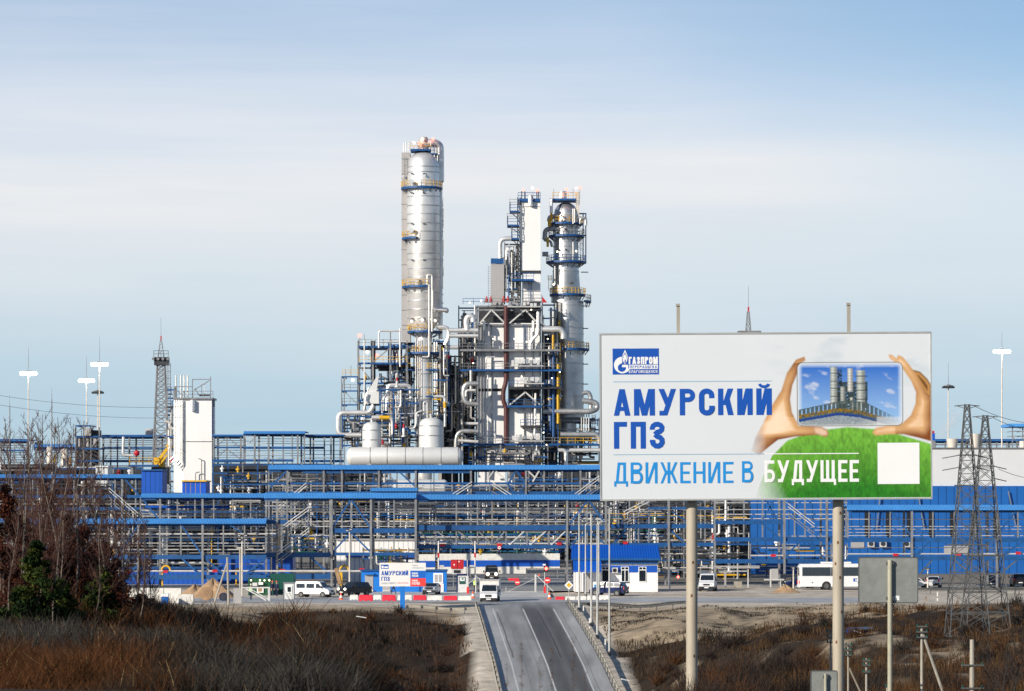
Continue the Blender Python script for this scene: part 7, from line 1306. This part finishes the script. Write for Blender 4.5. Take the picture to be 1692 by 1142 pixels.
def leaf_cloud(n, centres, sizes, cols, q, lsz, flat_=.35, up=0.):
    c = q.integers(0, len(centres), n); d = q.normal(size=(n, 3)); d /= np.linalg.norm(d, axis=1)[:, None]; rr = q.random(n)**.45
    P = np.array(centres)[c]+d*rr[:, None]*np.array(sizes)[c]; a = q.normal(size=(n, 3)); a[:, 2] = a[:, 2]*(1-up)+up*1.5; a /= np.linalg.norm(a, axis=1)[:, None]; b = np.cross(a, q.normal(size=(n, 3))); b /= np.linalg.norm(b, axis=1)[:, None]
    L = lsz*q.uniform(.6, 1.4, n)[:, None]; w_ = L*flat_; V = np.stack([P-b*w_, P+a*L-b*w_*.2, P+a*L+b*w_*.2, P+b*w_], 1).reshape(-1, 3)
    ci = np.array(cols)[q.integers(0, len(cols), len(centres))][c]*q.uniform(.6, 1.4, n)[:, None]; C = np.repeat(ci, 4, 0); Q = np.arange(n*4).reshape(-1, 4); return V, Q, C
def leafy(label, px, Y, yt, wd, seed, cols, n=2200, name='dry_oak', group=None, lsz=.07, cone=False, cat='tree'):
    q = np.random.default_rng(seed); x = Xp(px, Y); z = gz(x, Y)-.1; H = Zp(yt, Y)-z; Wm = wd*Y/F/2; g = thing(name, label, cat, (x, Y, z), group); MB().tube([(x, Y, z), (x+q.normal()*.1, Y, z+H*.5), (x+q.normal()*.15, Y, z+H*.95)], .06, 7, .015).build('trunk', 'bark', g)
    cs = []; ss = []
    m = 34
    for k in range(m):
        f = (k+.5)/m; rad = Wm*((1-f)**.8+.06) if cone else Wm*math.sin(math.pi*min(.97, f*.8+.16))**.7; a = q.random()*6.28; r_ = rad*q.uniform(.25, .85); cs.append((x+r_*math.cos(a), Y+r_*math.sin(a), z+H*(.08+.90*f))); e = rad*.34+.12; ss.append((e, e, e*(.55 if cone else .9)))
    V, Q, C = leaf_cloud(n, cs, ss, cols, q, lsz, .22 if cone else .45, .55 if cone else 0.); npmesh('crown', V, Q, C, 'leaf', g)
    b = MB()
    for c_ in cs[::2]: b.tube([(x, Y, c_[2]-.2), c_], .012, 3, .006, caps=False)
    b.build('branch', 'darktwig', g); return g
RUST = [(.075, .022, .013), (.05, .017, .011), (.10, .034, .014), (.030, .014, .011)]; PINE = [(.022, .040, .010), (.032, .052, .011), (.050, .060, .012), (.012, .024, .007)]
for i, (px, Yv, yt, wd, n, lab) in enumerate(((8, 126, 800, 60, 2600, 'tall rust leaved oak at the very left edge behind birches'), (40, 134, 850, 60, 2200, 'rust leaved oak below the leftmost light mast'), (112, 139, 850, 58, 2400, 'rust leaved oak left of the stair tower, taller than the pines'), (135, 132, 870, 66, 2600, 'broad rust leaved oak in the middle of the thicket'), (168, 137, 895, 50, 1900, 'small rust leaved oak at the right side of the thicket'), (78, 146, 800, 54, 1800, 'rust leaved oak far back between the birch stems'), (188, 128, 970, 40, 1100, 'low brown shrub beside the right hand pine'), (232, 150, 985, 46, 1000, 'low brown shrub in front of the block wall'), (20, 145, 905, 64, 2200, 'low rust leaved oak behind the pines at the left edge'), (58, 138, 880, 64, 2400, 'rust leaved oak directly above the largest pine'), (92, 131, 905, 60, 2200, 'low rust leaved oak between the pine groups'), (122, 145, 900, 56, 2000, 'rust leaved oak hidden behind the broad one'), (150, 141, 915, 56, 2000, 'rust leaved oak left of the right hand pine'), (192, 140, 925, 46, 1500, 'sparse rust leaved oak at the thicket edge by the block wall'), (4, 138, 930, 50, 1800, 'rust leaved oak low against the left edge'))): leafy(lab, px, Yv, yt, wd*1.15, 400+i, RUST, int(n*3), 'dry_shrub' if i in (6, 7) else 'dry_oak', 'dry rust leaved oaks', .085, cat='shrub' if i in (6, 7) else 'tree')
for i, (px, Yv, yt, wd, n, lab) in enumerate(((62, 118, 895, 100, 8000, 'largest dark green pine, tallest tip, among the birches'), (34, 116, 975, 90, 5200, 'broad low pine at the left of the largest pine'), (100, 120, 960, 80, 5000, 'low dark pine at the right of the largest pine'), (168, 126, 940, 76, 5200, 'dark green pine at the right end of the thicket'), (6, 112, 1010, 44, 1800, 'small pine at the left frame edge near the grass'), (150, 124, 990, 40, 1600, 'small pine tucked left of the right hand pine'))): leafy(lab, px, Yv, yt, wd, 500+i, PINE, n, 'pine_tree', 'young pines at the left', .16, True)
bare_tree('dark leafless shrub with curved stems at the lower right corner', 1648, 100, 1052, 71, 'darktwig', 'darktwig', 'bare_shrub', 'shrub', .18, 12, 5, .10, 1.5, None, .1); bare_tree('dark leafless shrub with a forked stem at the right frame edge', 1668, 102, 1040, 72, 'darktwig', 'darktwig', 'bare_shrub', 'shrub', .22, 12, 5, .09, 1.5, None, .1); bare_tree('thin leafless sapling right of the thick pole', 1637, 108, 1090, 73, 'darktwig', 'darktwig', 'bare_shrub', 'shrub', -.05, 10, 4, .07, 1.3, None, .15)
# ------------------------------------------------------------------ dry grass and brush
def blades(name, n, seed, pxr, yr, hfun, wfun, cfun, mask, lean=.34):
    q = np.random.default_rng(seed); px = q.uniform(*pxr, n); Y = 1/q.uniform(1/yr[1], 1/yr[0], n); x = (px-CX)*Y/F; keep = mask(px, Y, x, q); px, Y, x = px[keep], Y[keep], x[keep]; n = len(x); z = ground_z(x, Y)
    cl = fnoise(x/2.2, Y/2.2, seed); cl2 = fnoise(x/9, Y/9, seed+1); h = hfun(px, Y, cl, cl2)*q.uniform(.45, 1.25, n); w_ = wfun(Y)*q.uniform(.5, 1.5, n); a = q.normal(0, .6, n); ux, uy = np.cos(a)*w_, np.sin(a)*w_; lx, ly = q.normal(0, lean, n)*h, q.normal(0, lean, n)*h
    B_ = np.stack([x, Y, z-.05], -1); u = np.stack([ux, uy, 0*ux], -1); M2 = B_+np.stack([lx*.35, ly*.35, h*.6], -1); T2 = B_+np.stack([lx, ly, h], -1)
    V = np.stack([B_-u*.5, B_+u*.5, M2+u*.45, T2+u*.12, T2-u*.12, M2-u*.45], 1).reshape(-1, 3); i = np.arange(n)[:, None]*6
    Q = np.concatenate([i+np.array([[0, 1, 2, 5]]), i+np.array([[5, 2, 3, 4]])], 0); C = np.repeat(cfun(px, Y, cl, cl2, q, n), 6, 0); return tag(npmesh(name, V, Q, C, 'leaf'), kind='stuff')
def offroad(px, Y, x, q):
    xr, zr = road_at(Y); d = np.abs(x-xr); k = (d > 5.9+2.2*fnoise(x/2, Y/4, 57)) | (Y < 190); return k
PAL = np.array([(.10, .042, .017), (.050, .036, .025), (.066, .062, .056), (.022, .018, .015), (.12, .052, .019), (.038, .031, .027)])
x_ = lambda px, Y: (px-CX)*Y/F
def near_col(px, Y, cl, cl2, q, n):
    cl3 = fnoise(x_(px, Y)/5, Y/11, 77, 3); k = np.clip((cl3-.30)/.36*5.4+(cl-.5)*3+q.normal(0, .7, n), 0, 5).astype(int); order = np.array([3, 2, 2, 5, 1, 0]); order = np.where(cl2[:, None] > .58, np.array([3, 5, 1, 0, 0, 4]), order)[np.arange(n), k]; k = np.arange(n); c = PAL[order[k]]*q.uniform(.35, 1.15, n)[:, None]; s_ = q.random(n) < .012; c[s_] = (.28, .20, .10); return c
blades('dry_grass', 240000, 11, (-40, 830), (58, 215), lambda px, Y, c, c2: .12+2.6*np.clip(c-.2, 0, 1)*np.clip(c2*1.6, .25, 1.3), lambda Y: .019*Y/90, near_col, lambda px, Y, x, q: offroad(px, Y, x, q) & (q.random(len(px)) < np.clip(1.25-(Y-70)/400, .3, 1)))
def bank_col(px, Y, cl, cl2, q, n):
    rusty = np.clip((px-640)/120, 0, 1)*(px < 840); k = np.clip((cl-.3)/.4+q.normal(0, .25, n), 0, 1)[:, None]; dark = np.array([.024, .017, .014]); mid = np.array([.060, .038, .026]); r_ = np.array([.085, .042, .022]); c = dark*(1-k)+mid*k; return (c*(1-rusty[:, None]*.7)+r_*rusty[:, None]*.7)*q.uniform(.6, 1.4, n)[:, None]
def bank_mask(px, Y, x, q):
    m = offroad(px, Y, x, q) & ((Y > 205) | (px > 560)); top_ = np.interp(px, [-50, 230, 300, 420, 450, 700, 790, 1000, 1330, 1400, 1560, 1750], [338, 336, 312, 298, 318, 324, 322, 308, 304, 314, 316, 335]); n_ = fnoise(x/5, Y/5, 61); return m & (Y+(n_-.5)*30 < top_)
blades('brush', 160000, 12, (200, 840), (120, 338), lambda px, Y, c, c2: .10+1.5*np.clip(c-.25, 0, 1)*np.clip(c2*1.8, .2, 1.4), lambda Y: .036*Y/250, bank_col, bank_mask, .18)
def right_col(px, Y, cl, cl2, q, n):
    k = np.clip((cl2-.34)/.32+q.normal(0, .2, n), 0, 1)[:, None]; dark = np.array([.020, .017, .014]); br = np.array([.062, .040, .024]); ru = np.array([.10, .052, .022]); r_ = (np.clip((px-1200)/150, 0, 1)*np.clip((cl-.42)*4, 0, 1))[:, None]; c = dark*(1-k)+br*k; return (c*(1-r_)+ru*r_)*q.uniform(.55, 1.4, n)[:, None]
def right_mask(px, Y, x, q):
    n_ = fnoise(x/6, Y/6, 21); n2 = fnoise(x/1.6, Y/1.6, 33); bare = (n_+n2 > 1.2) & (px > 1230) & (Y > 120); return bank_mask(px, Y, x, q) & ~((bare | (bare_spots(px, Y) > .4)) & (q.random(len(px)) < .93))
blades('brush', 170000, 13, (975, 1730), (95, 336), lambda px, Y, c, c2: .08+1.7*np.clip(c2-.2, 0, 1)*np.clip(c*2-.4, .15, 1.4), lambda Y: .03*Y/200, right_col, right_mask, .2)
def bushes(n, seed, pxr, yr, mask, cols, per=110, hs=(.5, 1.3)):
    q = np.random.default_rng(seed); px = q.uniform(*pxr, n); Y = 1/q.uniform(1/yr[1], 1/yr[0], n); x = (px-CX)*Y/F; k = mask(px, Y, x, q) & (fnoise(x/8, Y/8, seed+5)+q.normal(0, .1, n) > .47); x, Y = x[k], Y[k]; z = ground_z(x, Y); VV = []; CC = []
    for i in range(len(x)):
        h = q.uniform(*hs); m = per; a = q.uniform(0, 6.283, m); el = np.abs(q.normal(.85, .35, m)); d = np.stack([np.cos(a)*np.cos(el), np.sin(a)*np.cos(el), np.sin(el)], -1); L = h*q.uniform(.45, 1.05, m)[:, None]; b0 = np.array([x[i], Y[i], z[i]-.05])+np.stack([q.normal(0, h*.22, m), q.normal(0, h*.22, m), q.uniform(0, h*.35, m)], -1)
        t = b0+d*L; s_ = np.cross(d, q.normal(size=(m, 3))); s_ /= np.linalg.norm(s_, axis=1)[:, None]; w_ = .011*Y[i]/150; VV.append(np.stack([b0-s_*w_, b0+s_*w_, t+s_*w_*.5, t-s_*w_*.5], 1).reshape(-1, 3)); CC.append(np.repeat(np.array(cols[q.integers(len(cols))])*q.uniform(.6, 1.3, m)[:, None], 4, 0))
    V = np.concatenate(VV); return tag(npmesh('brush', V, np.arange(len(V)).reshape(-1, 4), np.concatenate(CC), 'leaf'), kind='stuff')
BC = [(.05, .028, .020), (.03, .022, .019), (.022, .018, .016), (.085, .040, .018), (.042, .036, .032)]
bushes(900, 41, (975, 1730), (100, 330), right_mask, BC, 120, (.5, 1.5)); bushes(520, 42, (300, 830), (205, 330), bank_mask, BC, 110, (.5, 1.3)); bushes(420, 43, (-40, 820), (75, 200), offroad, BC+[(.10, .045, .016)], 130, (.5, 1.2))
blades('dry_tuft', 26000, 14, (985, 1500), (290, 342), lambda px, Y, c, c2: .12+.5*c*c2, lambda Y: .05, right_col, lambda px, Y, x, q: offroad(px, Y, x, q) & (fnoise(x/3, Y/3, 88) > .58))
# a few weeds close to the lens
for i, (px, yt, Yv) in enumerate(((862, 1062, 27), (893, 1088, 29), (912, 1070, 30), (838, 1100, 28), (948, 1058, 26), (968, 1112, 28), (720, 1010, 34), (745, 1120, 30))):
    q = np.random.default_rng(900+i); x = Xp(px, Yv); z = gz(x, Yv); H = max(Zp(yt, Yv)-z, .2); g = thing('dry_weed', ['dry feathery weed in front of the left lane, tall', 'dry feathery weed in front of the road centre, short', 'dry feathery weed left of the centre line', 'dry feathery weed by the left guardrail foot', 'dry feathery weed in front of the dark lane, tall', 'dry feathery weed in front of the dark lane, short', 'dry feathery weed in front of the rusty bank, tallest', 'dry feathery weed low in front of the rusty bank'][i], 'weed', (x, Yv, z), 'dry weeds close to the viewer')
    MB().tube([(x, Yv, z), (x+q.normal()*.01, Yv, z+H)], .003, 5, .0015).build('stem', 'twig', g); V, Q, C = leaf_cloud(110, [(x, Yv, z+H*f) for f in np.linspace(.35, .98, 8)], [(.028, .028, .05)]*8, [(.10, .06, .035), (.13, .075, .04)], q, .018, .2, .5); npmesh('seed_head', V, Q, C, 'leaf', g)
